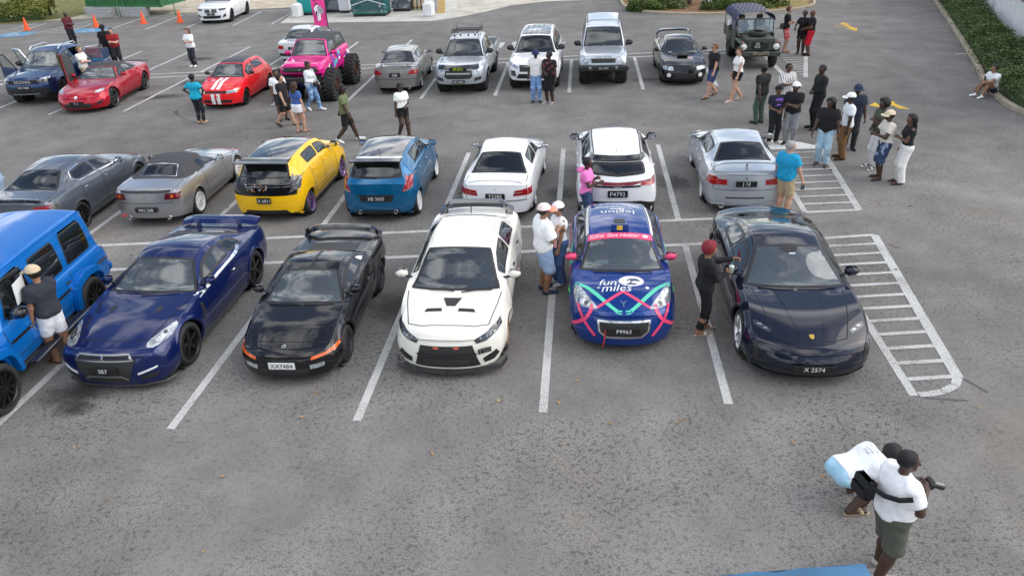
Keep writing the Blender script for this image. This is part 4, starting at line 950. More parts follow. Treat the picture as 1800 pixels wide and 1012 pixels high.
def car_evo():
    L, w, fo, wb, tr = 4.53, .905, .91, 2.65, .335
    pos, a = place((-.48, 1.82), (-.20, 4.44), 1, w, L, fo, wb)
    p = prof(L, w, .80, (1.08, .99), (1.90, 1.41), (2.5, 1.475), (3.3, 1.40), (4.0, 1.13), 1.12, .57, 1.00, 1.05, g=.16, nz=.10)
    c = Car('parked_car', 'cream white sports sedan with vented bonnet and black rear wing', 'car', pos, a, L, w, **p, fo=fo, wb=wb, tr=tr, body=CREAM, marks=[.26, 1.0, 1.45, 2.42, 3.32], flare=.025, group='cars parked in the front row', K=(.24, .15, .08, -.07, -.14), fbulge=.07)
    c.screen('windscreen', 1.08, 1.90, glass('glass_green_grey', (.40, .47, .45), .55, .08, .12), fr=.05); c.screen('rear_window', 3.32, 3.9, GLS_DARK, inner=.06)
    c.side(1.48, 2.42, GLS_DARK); c.side(2.48, 3.40, GLS_DARK, cut1=.05)
    c.doors([(1.45, 2.42), (2.42, 3.32)]); c.panel('bonnet', .26, 1.0)
    c.shut('T', [(.32, .64), (.24, .42), (.23, 0), (.24, -.42), (.32, -.64)]); c.shut('T', [(.32, .64), (.8, .74), (1.12, .78)]); c.shut('T', [(.32, -.64), (.8, -.74), (1.12, -.78)])
    for sg in (1, -1):
        h = c.patch('headlight', 'F', [(sg*.44, .685), (sg*.80, .82), (sg*.83, .74), (sg*.62, .645), (sg*.47, .625)], LAMPD, .010, .04)
        for q in range(7): c.patch('led_strip', 'F', [(sg*(.48+q*.045), .65+q*.013), (sg*(.51+q*.045), .66+q*.013), (sg*(.51+q*.045), .678+q*.013), (sg*(.48+q*.045), .668+q*.013)], LAMPW, .016, .08, parent=h, skirt=False)
        c.patch('bonnet_vent', 'T', [(.53, sg*.13), (.60, sg*.14), (.60, sg*.38), (.53, sg*.41)], TRIM, .008, .08)
        c.patch('fog_duct', 'F', [(sg*.56, .36), (sg*.76, .44), (sg*.80, .36), (sg*.72, .28), (sg*.58, .27)], TRIM, .010, .05)
        c.patch('tail_light', 'R', [(sg*.42, .88), (sg*.80, .84), (sg*.80, .98), (sg*.46, .98)], LAMPR, .01)
        c.strip('roof_moulding', 'T', [(2.05, sg*.52), (2.6, sg*.53), (3.3, sg*.52)], .012, mat('cream_shade_trim', (.55, .54, .48), .5), .004)
    c.patch('bonnet_scoop', 'T', [(.66, -.07), (.66, .07), (.88, .15), (.88, -.15)], TRIM, .010, .06)
    g = c.patch('grille', 'F', [(-.41, .61), (.41, .61), (.52, .235), (-.52, .235)], GRILLE, .010, .06)
    c.patch('intercooler', 'F', [(-.36, .28), (.36, .28), (.36, .40), (-.36, .40)], mat('intercooler_dark', (.06, .06, .06), .5, .6, bump=.5, bscale=90), .018, .1, parent=g)
    c.strip('grille_bar', 'F', [(-.46, .47), (.46, .47)], .035, TRIM, .03, parent=g)
    for sg in (1, -1): c.patch('tow_disc', 'F', [(sg*.16+.05*math.cos(t), .585+.02*math.sin(t)) for t in np.linspace(0, 6.28, 9)[:-1]], mat('tow_orange', (.5, .1, .05), .5), .02, .1, parent=g)
    pl = c.plate('F', .60, .52, 'T 212', .22, .09, PLATEK, mat('plate_grey_text', (.25, .25, .25), .5), out_=.012); pl.rotation_euler = (0, 0, R(28))
    sp = MB()
    for sg in (1, -1):
        V = [(L/2+.06, 0, .13), (L/2-.02, sg*.5, .13), (L/2-.14, sg*.82, .13), (L/2-.36, sg*.90, .14)]
        sp.tube(V, [.03, .03, .03, .02], 6); sp.tube([(x-.03, y, z_+.035) for x, y, z_ in V], [.03, .03, .03, .02], 6)
    sp.build('front_splitter', CARBON, c.root)
    wing(c, -L/2+.30, 1.27, .73, .30, 1.12, CARBON, posts=.82, drop=.14)
    an = MB(); an.tube([(-L/2+1.12, 0, 1.40), (-L/2+1.02, 0, 1.56)], .010, 6); an.build('roof_aerial', TRIM, c.root)
    c.arches(r=.375); c.wheels((10, 'twin', .02), RIMBRZ, .24)
    c.mirror(1.50, 1.03, CREAM, 1.05); c.wipers([((1.05, .0), (1.10, -.42)), ((1.12, .62), (1.03, .12))]); c.handles([(2.28, .90), (3.14, .93)], TRIM, .12)
    c.interior(1.52, 2.2, 1.0)
    c.finish()
ICEB = paint('paint_bright_blue', (.004, .036, .21), .3, .3); GBLUE = paint('paint_azure_metallic', (.003, .155, .53), .35, .38, .8)
PINKV = mat('vinyl_pink', (.80, .06, .17), .35, coat=.4); GREENV = mat('vinyl_mint', (.10, .62, .42), .35); WHITEV = mat('vinyl_white', (.8, .8, .8), .4); LIMEV = mat('vinyl_green', (.06, .62, .10), .35)
def car_rally():
    L, w, fo, wb, tr = 3.98, .885, .80, 2.54, .30
    a = math.atan2(-1, -.10); pos = (1.43+.10*1.99-.02, 1.50+1.98)
    p = prof(L, w, .76, (.98, .97), (1.78, 1.33), (2.25, 1.395), (3.30, 1.32), (3.88, .98), .93, .55, .96, 1.04, g=.13, hood=.75, rear=.16)
    c = Car('rally_car', 'blue hatchback in rally livery with pink and mint stripes and pink mirrors', 'car', pos, a, L, w, **p, fo=fo, wb=wb, tr=tr, body=ICEB, marks=[.32, .95, 1.30, 2.45], group='cars parked in the front row', K=(.26, .17, .08, -.06, -.14), fbulge=.08, flare=.02)
    c.screen('windscreen', 1.02, 1.79, GLS_CLEAR, fr=.045); c.screen('rear_window', 3.36, 3.72, GLS_DARK, inner=.04)
    c.side(1.36, 2.45, GLS_GREY); c.side(2.52, 3.25, GLS_DARK)
    c.doors([(1.30, 2.45)]); c.panel('bonnet', .32, .95)
    for sg in (1, -1):
        h = c.patch('headlight', 'T', [(.13, sg*.44), (.20, sg*.42), (.44, sg*.58), (.76, sg*.76), (.66, sg*.815), (.30, sg*.74)], LAMPW, .007, .05, 1)
        c.patch('lamp_bezel', 'T', [(.24, sg*.52), (.40, sg*.62), (.40, sg*.70), (.27, sg*.64)], CHROME, .012, .05, 1, parent=h)
        c.patch('lamp_lens', 'T', [(.31+.045*math.cos(t), sg*.60+.04*math.sin(t)) for t in np.linspace(0, 6.28, 12)[:-1]], LAMPD, .018, .2, parent=h)
        # livery: mint chevron on the bonnet, pink cross on each bumper corner
        c.strip('mint_stripe', 'T', [(.80, sg*.80), (.62, sg*.60), (.06, sg*.10), (.05, sg*.03)], .06, GREENV, .004)
        c.strip('pink_stripe', 'T', [(.46, 0), (.30, sg*.24), (.16, sg*.46)], .05, PINKV, .005)
        c.strip('pink_stripe', 'F', [(sg*.50, .76), (sg*.62, .58), (sg*.86, .36)], .05, PINKV, .009)
        c.strip('pink_stripe', 'F', [(sg*.74, .74), (sg*.64, .55), (sg*.46, .33)], .05, PINKV, .007)
        c.patch('side_graphic', 'S' if sg > 0 else 's', [(1.35, .30), (3.2, .35), (3.7, .9), (3.3, .95), (2.4, .55), (1.5, .85)], PINKV, .004, .12)
        c.patch('side_graphic', 'S' if sg > 0 else 's', [(1.5, .92), (1.9, .6), (2.3, .95)], GREENV, .006, .12)
        c.patch('side_graphic', 'S' if sg > 0 else 's', [(2.6, .3), (3.0, .75), (3.1, .35)], WHITEV, .006, .12)
        c.patch('tail_light', 'R', [(sg*.52, .80), (sg*.80, .74), (sg*.80, .95), (sg*.56, .96)], LAMPR, .01)
        c.strip('roof_edge_tape', 'T', [(1.9, sg*.57), (2.6, sg*.57), (3.2, sg*.54)], .05, WHITEV, .004)
        c.patch('bonnet_pin', 'T', [(.56+.03*math.cos(t), sg*.40+.03*math.sin(t)) for t in np.linspace(0, 6.28, 9)[:-1]], CHROME, .012)
    c.patch('side_graphic', 'S', [(.82, .62), (1.0, .64), (1.0, .72), (.82, .70)], LIMEV, .008); c.patch('side_graphic', 's', [(.82, .62), (1.0, .64), (1.0, .72), (.82, .70)], LIMEV, .008)
    # sponsor mark on the bonnet: lettering and a white disc with a palm
    c.text('T', .71, -.24, 'fun', .17, WHITEV, .006, shear=.25); c.text('T', .55, -.10, 'miles', .17, WHITEV, .006, shear=.25)
    dk = c.patch('emblem', 'T', [(.75+.15*math.sin(t), .15+.21*math.cos(t)) for t in np.linspace(0, 6.28, 25)[:-1]], WHITEV, .005, .08)
    palm = mat('vinyl_navy', (.02, .03, .10), .4)
    c.strip('palm_trunk', 'T', [(.66, .12), (.72, .14), (.77, .18)], .022, palm, .009, parent=dk)
    for q in (-.15, .6, 1.3, 2.2, 3.0): c.strip('palm_frond', 'T', [(.77, .18), (.775+.05*math.sin(q), .18+.06*math.cos(q)), (.755+.04*math.sin(q), .18+.11*math.cos(q))], .026, palm, .009, parent=dk)
    c.patch('palm_island', 'T', [(.64, .06), (.64, .22), (.67, .24), (.69, .14), (.67, .08)], palm, .009, parent=dk)
    c.text('T', .22, 0, 'Y', .13, CHROME, .008, name='badge')
    g = c.patch('grille', 'F', [(-.42, .62), (.42, .62), (.40, .44), (.28, .33), (-.28, .33), (-.40, .44)], GRILLE, .010, .06)
    c.strip('grille_surround', 'F', [(-.41, .61), (.41, .61), (.39, .44), (.28, .345), (-.28, .345), (-.39, .44)], .035, CHROME, .018, closed=True, parent=g)
    c.plate('F', 0, .47, 'P9963', .52, .10, out_=.03, ts=.7)
    st = MB(); st.tube([(L/2+.06, -.30, .47), (L/2+.09, -.31, .30), (L/2+.07, -.34, .16)], .012, 5); st.build('tow_strap', mat('strap_red', (.45, .03, .02), .8), c.root)
    sv_ = c.patch('sun_strip', 'T', [(1.68, -.565), (1.68, .565), (1.83, .55), (1.83, -.55)], PINKV, .010, .06)
    c.text('T', 1.755, -.40, 'KitKat', .085, WHITEV, .014, wmax=.25, parent=sv_, shear=.2); c.text('T', 1.755, .06, 'Got Hotter', .085, WHITEV, .014, shear=.35, parent=sv_, wmax=.56); c.patch('round_mark', 'T', [(1.755+.035*math.cos(t), .44+.05*math.sin(t)) for t in np.linspace(0, 6.28, 13)[:-1]], WHITEV, .014, parent=sv_)
    sc_ = MB(); h = c.ray('T', 2.05, 0)[0]
    sc_.V, sc_.F = [], []; sc_.add([(h.x+.17, -.16, h.z-.02), (h.x+.17, .16, h.z-.02), (h.x-.22, .11, h.z), (h.x-.22, -.11, h.z), (h.x+.15, -.15, h.z+.09), (h.x+.15, .15, h.z+.09), (h.x-.2, .08, h.z+.06), (h.x-.2, -.08, h.z+.06)], [(0, 1, 5, 4), (1, 2, 6, 5), (2, 3, 7, 6), (3, 0, 4, 7), (4, 5, 6, 7)])
    so = sc_.build('roof_scoop', ICEB, c.root)
    fl = MB(); fl.box((h.x+.168, 0, h.z+.037), (.006, .10, .085)); fl.build('flag_sticker', mat('vinyl_yellow', (.75, .50, .06), .4), so); fl = MB(); fl.box((h.x-.02, 0, h.z+.082), (.2, .2, .012)); fl.build('scoop_lid', TRIM, so)
    c.text('T', 2.72, 0, 'legion', .19, WHITEV, .005, flip=True); c.patch('roof_bar_mark', 'T', [(2.86, -.13), (2.86, .13), (2.89, .13), (2.89, -.13)], WHITEV, .005); c.text('T', 2.97, 0, 'Fuels Power Drive', .075, WHITEV, .005, flip=True)
    c.text('T', 3.06, 0, 'Tropical Caribbean Fuel', .06, WHITEV, .005, flip=True)
    for q in range(17): c.patch('roof_dash', 'T', [(3.15+.03*(q % 2), -.5+q*.06), (3.15+.03*(q % 2), -.455+q*.06), (3.19+.03*(q % 2), -.445+q*.06), (3.19+.03*(q % 2), -.49+q*.06)], WHITEV, .005, .2, skirt=False)
    c.arches(); c.wheels((7, 'fat', .0), RIMWHT, .21)
    c.mirror(1.38, 1.03, PINKV, 1.0); c.wipers([((1.00, .05), (1.02, -.48)), ((1.02, .52), (.98, .0))])
    c.interior(1.40, 2.0, 1.0, rear=False)
    pp = MB(); pp.box((L/2-1.30, -.33, 1.02), (.12, .24, .05), .01); pp.build('cloth_on_dash', mat('cloth_pale', (.5, .62, .65), .9), c.root)
    c.finish()
def car_taycan():
    L, w, fo, wb, tr = 4.96, .985, .95, 2.90, .37
    a = math.atan2(-1, -.12); pos = (4.12+.12*2.47-.04, .36+2.46)
    p = prof(L, w, .66, (1.42, .93), (2.30, 1.31), (2.72, 1.378), (3.50, 1.27), (4.55, .99), .96, .56, .86, .95, g=.15, hood=.72, nz=.12)
    S2 = [(0, .56), (.35, .70), (.75, .83), (1.05, .86), (1.6, .88), (3.3, .97), (4.3, .93), (4.96, .82)]; p['S'] = S2
    c = Car('parked_car', 'glossy black four door sports saloon with gold nose badge at the row end', 'car', pos, a, L, w, **p, fo=fo, wb=wb, tr=tr, body=INK, marks=[.20, 1.35, 1.62, 2.62, 3.55], flare=.02, group='cars parked in the front row', K=(.30, .20, .10, -.10, -.34), fbulge=.07, crown=[(0, .03), (.3, -.01), (.7, -.05), (1.15, -.045), (1.42, .01), (2.3, .04), (4.96, .04)])
    c.screen('windscreen', 1.42, 2.29, GLS_CLEAR, fr=.05); c.screen('rear_window', 3.55, 4.35, GLS_DARK, inner=.08)
    c.side(1.78, 2.62, GLS_GREY); c.side(2.68, 3.62, GLS_DARK)
    c.doors([(1.62, 2.62), (2.62, 3.55)]); c.panel('bonnet', .20, 1.35)
    for sg in (1, -1):
        c.shut('T', [(.17, sg*.0), (.19, sg*.3), (.28, sg*.52), (.7, sg*.62), (1.44, sg*.72)])
        c.strip('bonnet_crease', 'T', [(.26, sg*.17), (.8, sg*.27), (1.34, sg*.36)], .010, INK, .006)
        h = c.patch('headlight', 'T', [(.36, sg*.60), (.42, sg*.57), (.55, sg*.70), (.62, sg*.81), (.54, sg*.82), (.45, sg*.72)], LAMPD, .008, .04)
        for q in range(2): c.patch('led_strip', 'T', [(.42+q*.08, sg*(.615+q*.08)), (.455+q*.08, sg*(.63+q*.08)), (.475+q*.08, sg*(.69+q*.08)), (.445+q*.08, sg*(.68+q*.08))], LAMPW, .013, .08, parent=h)
        c.patch('air_curtain', 'F', [(sg*.74, .30), (sg*.83, .34), (sg*.84, .60), (sg*.80, .62)], TRIM, .006)
    c.patch('lower_grille', 'F', [(-.70, .22), (.70, .22), (.74, .30), (-.74, .30)], GRILLE, .008); c.strip('front_lip', 'F', [(-.84, .20), (-.5, .17), (0, .19), (.5, .17), (.84, .20)], .04, TRIM, .014)
    c.plate('F', 0, .36, 'X 2574', .62, .12, PLATEK, out_=.025, ts=.6)
    c.patch('badge', 'T', [(.22, 0), (.25, .035), (.31, .035), (.31, -.035), (.25, -.035)], mat('badge_gold', (.7, .45, .1), .25, .8), .008)
    c.strip('light_bar', 'R', [(-.75, .83), (.75, .83)], .03, LAMPR, .01)
    c.arches(r=.42); c.wheels((5, 'twin', .0), RIMSIL, .285)
    c.mirror(1.86, .95, INK, 1.15); c.wipers([((1.40, .02), (1.45, .62)), ((1.46, -.6), (1.38, -.05))]); c.handles([(2.48, .80), (3.4, .84)], INK, .14)
    c.interior(1.85, 2.60, .90)
    cam_ = c.patch('sensor_mount', 'T', [(2.16, -.14), (2.30, -.15), (2.30, .15), (2.16, .14), (2.10, .05), (2.10, -.05)], TRIM, .007, .06)
    c.patch('toll_sticker', 'T', [(2.07, -.01), (2.07, .09), (2.09, .09), (2.09, -.01)], WHITEV, .008, .2)
    c.finish()
def car_offroader():
    L, w, fo, wb, tr = 4.60, .93, .82, 2.89, .40
    pos, a = place((-8.39+.22, .75), (-8.10, 3.44), 1, w+.04, L, fo, wb)
    T = [(0, 1.02), (.06, 1.10), (1.0, 1.14), (1.26, 1.16), (1.30, 1.18), (1.62, 1.86), (1.72, 1.90), (2.6, 1.95), (4.3, 1.93), (4.42, 1.86), (4.50, 1.30), (4.6, 1.10)]
    E = [(0, .70), (1.28, .74), (1.35, .80), (1.70, .70), (4.3, .70), (4.42, .70), (4.6, .72)]
    S = [(0, .98), (1.2, 1.08), (1.4, 1.12), (4.4, 1.12), (4.6, 1.02)]
    P = [(0, .80), (1.1, .83), (1.35, .87), (4.5, .87), (4.6, .86)]
    B = [(0, .52), (.4, .42), (4.2, .42), (4.6, .50)]
    c = Car('parked_car', 'bright azure blue boxy off-roader with tall flat sides at the left edge', 'car', pos, a, L, w, T, E, S, P, B, fo, wb, tr, GBLUE, K=(.03, .03, .02, -.02, -.03), marks=[1.36, 2.42, 3.36], tuck=.03, inset_=.035, crown=.03, group='cars parked in the front row', flare=0)
    c.w = .87
    gd = GLS_DARK
    for a0, b0 in ((1.66, 2.34), (2.46, 3.28), (3.42, 4.22)):
        z0, z1 = 1.20, 1.75
        for k in ('S', 's'): c.window('side_window', k, [(a0 if a0 > 1.7 else a0-.16, z0), (b0, z0), (b0, z1), (a0+.08, z1)], gd, .03, 1)
    c.window('windscreen', 'T', [(1.36, -.70), (1.36, .70), (1.60, .64), (1.60, -.64)], GLS_CLEAR, .03, 1)
    c.window('rear_window', 'R', [(-.55, 1.3), (.55, 1.3), (.55, 1.75), (-.55, 1.75)], GLS_DARK, .03, 1)
    c.doors([(1.36, 2.42), (2.42, 3.36)])
    for k in ('S', 's'):
        sg = 1 if k == 'S' else -1
        for s0, s1 in ((1.40, 2.38), (2.46, 3.22), (3.98, 4.5)): c.strip('side_moulding', k, [(s0, .86), (s1, .86)], .05, mat('moulding_black', (.02, .02, .02), .4), .018); c.strip('moulding_insert', k, [(s0, .868), (s1, .868)], .014, CHROME, .024)
        st = MB(); st.box((L/2-2.38, sg*1.0, .42), (1.75, .17, .06), .02); st.build('side_step', TRIM, c.root); st = MB(); st.tube([(L/2-1.5, sg*1.08, .44), (L/2-3.26, sg*1.08, .44)], .02, 6); st.build('step_rail', STEEL, c.root)
        c.strip('rain_gutter', k, [(1.75, 1.845), (3.0, 1.86), (4.38, 1.845)], .03, GBLUE, .03)
        for sw in (fo, fo+wb):       # squared wheel flares
            V = []; F = []; th = np.linspace(R(2), R(178), 15); r0, r1 = tr+.06, tr+.17
            for t in th:
                q = 1/max(abs(math.cos(t)), abs(math.sin(t)))**.45
                for rr, of in ((r1, .0), (r1, .085), (r0, .10), (r0, -.10)): V.append((L/2-sw-rr*q*math.cos(t), sg*(.87+of), tr+rr*q*math.sin(t)))
            for i in range(len(th)-1):
                for j in range(3): F.append((4*i+j, 4*i+j+1, 4*i+j+5, 4*i+j+4))
            if sg < 0: F = [f[::-1] for f in F]
            obj('wheel_flare', V, F, GBLUE, c.root, smooth=False)
    c.arches(r=.455, wide=.03, lip=.004, zlow=.45); c.wheels((10, 'twin', .0), RIMBLK, .28, track=.955, width=.28)
    c.handles([(2.26, .98), (3.20, .98)], TRIM, .15); c.mirror(1.62, 1.18, GLOSSBLK, 1.35, .12)
    pn = MB(); pn.box((0, 0, 0), (.30, .006, .40)); pn.build('paper_notice', mat('paper', (.78, .80, .80), .8), c.root, loc=(L/2-2.02, .845, 1.47), rot=(R(-10), R(8), 0))
    pn = MB(); pn.box((0, 0, 0), (.10, .004, .10)); pn.build('notice_logo', mat('logo_blue', (.1, .4, .55), .6), c.root, loc=(L/2-1.99, .852, 1.60), rot=(R(-10), R(8), 0))
    bp = MB(); bp.box((-L/2-.02, 0, .62), (.16, 1.72, .20), .05); bp.build('rear_bumper', GBLUE, c.root); bp = MB(); bp.box((L/2+.05, 0, .62), (.2, 1.74, .26), .06); bp.build('front_bumper', GBLUE, c.root)
    for sg in (1, -1):
        t = MB(); t.box((-L/2-.03, sg*.72, .92), (.06, .12, .22), .02); t.build('tail_light', LAMPR, c.root)
        h = MB(); h.lathe([(-.1, .11), (0, .115), (.03, .06), (.035, .001)], 14, 'x'); h.build('headlight', LAMPW, c.root, True, loc=(L/2, sg*.62, .88))
        ind = MB(); ind.box((0, 0, 0), (.16, .1, .06), .02); ind.build('indicator', LAMPO, c.root, loc=(L/2-.3, sg*.74, 1.13))
    sw_ = MB(); sw_.lathe([(-.12, .30), (-.12, .36), (.1, .36), (.12, .30), (.12, .001)], 20, 'x'); sw_.V = [(-x, y, z_) for x, y, z_ in sw_.V]; sw_.build('spare_wheel_cover', STEEL, c.root, True, loc=(-L/2-.16, 0, 1.10))
    c.interior(1.70, 2.25, 1.15, wide=.75); c.finish()
# ================================================================== the second row, seen from behind
GREYM = paint('paint_graphite', (.11, .125, .15), .55, .3); SILV = paint('paint_silver_grey', (.36, .365, .38), .7, .32); SILB = paint('paint_ice_silver', (.50, .54, .58), .55, .3); TAUPE = paint('paint_taupe_silver', (.27, .265, .255), .6, .34)
YEL = paint('paint_yellow', (.92, .53, .004), 0, .3); TEAL = paint('paint_teal_blue', (.004, .125, .28), .45, .3); REDM = paint('paint_metallic_red', (.44, .004, .020), .40, .28); REDF = paint('paint_red', (.80, .012, .018), 0, .3); DNAVY = paint('paint_dark_navy', (.010, .040, .13), .4, .3); MAG = paint('paint_magenta', (.75, .012, .24), .1, .3)
CLOTHTOP = mat('soft_top_fabric', (.055, .055, .06), .9, bump=.3, bscale=200)
ROW2 = 'cars parked in the second row'; ROW3 = 'cars parked in the third row'
def mk(label, f, r, sd_, L, w, fo, wb, tr, p, body, ws, rw, sides, doors, wheel, mirror, inter=None, group=ROW2, bonnet=None, boot=None, handles=(), name='parked_car', gs=None, rk='T', rin=.05, gw=None, gr=None, hm=None, **kw):
    pos, a = place(f, r, sd_, w, L, fo, wb)
    mk_ = [q for d in doors for q in d]+list(bonnet or ())+list(boot or ())
    c = Car(name, label, 'car', pos, a, L, w, **p, fo=fo, wb=wb, tr=tr, body=body, marks=mk_, group=group, **kw)
    if ws: c.screen('windscreen', ws[0], ws[1], gw or GLS_CLEAR)
    if rw: c.screen('rear_window', rw[0], rw[1], gr or GLS_DARK, rk, rin)
    for q in sides: c.side(q[0], q[1], gs or GLS_DARK, cut0=q[2] if len(q) > 2 else 0, cut1=q[3] if len(q) > 3 else 0)
    c.doors(doors)
    if bonnet:
        c.panel('bonnet', *bonnet); e = c.gp(c.top0, bonnet[0]); e2 = c.gp(c.top0, bonnet[1]); x0 = L/2-c.gp(c.hN-1, bonnet[0])[0]
        c.shut('T', [(L/2-e2[0], e2[1]), (L/2-e[0], e[1]), (x0, 0), (L/2-e[0], -e[1]), (L/2-e2[0], -e2[1])])
    if boot:
        c.panel('boot_lid', *boot); e = c.gp(c.top0, boot[0]); e2 = c.gp(c.top0, boot[1])
        c.shut('T', [(L/2-e[0], e[1]), (L/2-e2[0], e2[1])]); c.shut('T', [(L/2-e[0], -e[1]), (L/2-e2[0], -e2[1])])
    c.arches(); c.wheels(*wheel[:2], **(wheel[2] if len(wheel) > 2 else {}))
    if mirror: c.mirror(*mirror)
    if handles: c.handles(handles, hm, .14)
    if inter: c.interior(*inter)
    return c
def lamps(c, name, k, polys, m_, **kw):
    for p in polys:
        for sg in (1, -1): c.patch(name, k, [(sg*y, z_) for y, z_ in p], m_, .010, .05, 0, **kw)
def pipe(c, y, z, r=.045, m_=None):
    b = MB(); b.lathe([(-.18, r*.9), (.02, r), (.02, r*.8), (-.1, r*.78), (-.1, .001)], 12, 'x'); b.V = [(-x, y_, z_) for x, y_, z_ in b.V]; b.build('exhaust_pipe', m_ or STEEL, c.root, True, loc=(-c.L/2-.0, y, z))
def car_is():
    L, w, fo, wb, tr = 4.58, .90, .80, 2.73, .33
    p = prof(L, w, .78, (1.35, .99), (2.02, 1.36), (2.45, 1.425), (3.15, 1.36), (3.95, 1.10), 1.07, .53, .97, 1.03)
    c = mk('graphite grey sedan with black wheels behind the azure off-roader', (-10.17, 10.57), (-10.39, 7.92), -1, L, w, fo, wb, tr, p, GREYM, (1.34, 2.0), (3.18, 3.88), [(1.62, 2.35), (2.42, 3.22)], [(1.5, 2.38), (2.38, 3.25)], ((10, 'twin', .0), RIMBLK, dict(inch=.25)), (1.68, 1.0), (1.7, 2.3, .97), bonnet=(.35, 1.25), boot=(3.98, 4.45), handles=[(2.25, .88), (3.12, .90)], hm=CHROME)
    lamps(c, 'tail_light', 'R', [[(.44, .84), (.80, .82), (.80, .95), (.50, .95)]], LAMPR)
    for k in ('S', 's'):
        c.patch('tail_light', k, [(4.25, .86), (4.5, .82), (4.5, .92), (4.28, .94)], LAMPD, .008)
        c.strip('window_chrome', k, [(1.6, 1.0), (2.4, 1.05), (3.15, 1.07), (3.3, 1.14), (3.1, 1.28), (2.7, 1.33)], .018, CHROME, .012)
    c.plate('R', 0, .62, 'M 1804'); wing(c, -L/2+.12, 1.10, .62, .10, 1.05, GREYM, posts=.5, th=.03, ends=False); c.finish()
def car_s2k():
    L, w, fo, wb, tr = 4.13, .875, .85, 2.40, .315
    p = prof(L, w, .68, (1.50, .88), (2.12, 1.20), (2.45, 1.265), (2.95, 1.20), (3.42, .98), .93, .50, .85, .92, g=.15)
    c = mk('silver roadster with a charcoal folding soft top and white mesh wheels', (-7.64, 10.87), (-7.86, 8.59), -1, L, w, fo, wb, tr, p, SILV, (1.50, 2.1), None, [(1.75, 2.62)], [(1.62, 2.72)], ((9, 'mesh', .04), RIMWHT, dict(inch=.225, poke=.02)), (1.85, .90, None, .95), (1.75, 2.3, .87, False), bonnet=(.35, 1.4), boot=(3.48, 4.02))
    c.split('soft_top', c.sel(c.side1+1, c.hN, 2.12, 3.45) & (c.fc[:, 2] > .95), CLOTHTOP)
    c.window('rear_window', 'T', [(3.02, -.36), (3.02, .36), (3.30, .42), (3.30, -.42)], GLS_DARK, .03, 1)
    c.strip('rear_window_seam', 'T', [(2.99, -.38), (2.99, .38), (3.33, .45), (3.33, -.45)], .02, CHROME, .008, closed=True)
    t = [[(.46, .70), (.80, .68), (.80, .83), (.50, .84)]]
    lamps(c, 'tail_light', 'R', t, mat('lamp_smoke_red', (.10, .01, .012), .15, coat=1))
    for sg in (1, -1):
        for q, mm in ((.54, LAMPR), (.63, LAMPO), (.72, LAMPR)): c.patch('lamp_lens', 'R', [(sg*(q+.035*math.cos(u)), .765+.04*math.sin(u)) for u in np.linspace(0, 6.28, 11)[:-1]], mm, .016, .1)
        pipe(c, sg*.48, .26, .05)
    c.shut('R', [(-.62, .88), (-.62, .62), (.62, .62), (.62, .88)], .012)
    lp = MB(); lp.tube([(-L/2-.02, .53, .36), (-L/2-.10, .53, .33), (-L/2-.10, .60, .33), (-L/2-.02, .60, .36)], .014, 6); lp.build('tow_loop', mat('tow_red', (.6, .03, .02), .5), c.root)
    c.plate('R', 0, .47, 'MN 208', .54, .12, out_=.03); c.text('R', 0, .76, 'H', .07, CHROME, .008, name='badge'); c.strip('boot_lip', 'R', [(-.60, .875), (0, .89), (.60, .875)], .03, TRIM, .012)
    lamps(c, 'headlight', 'F', [[(.48, .58), (.80, .62), (.80, .72), (.50, .68)]], LAMPW); c.finish()
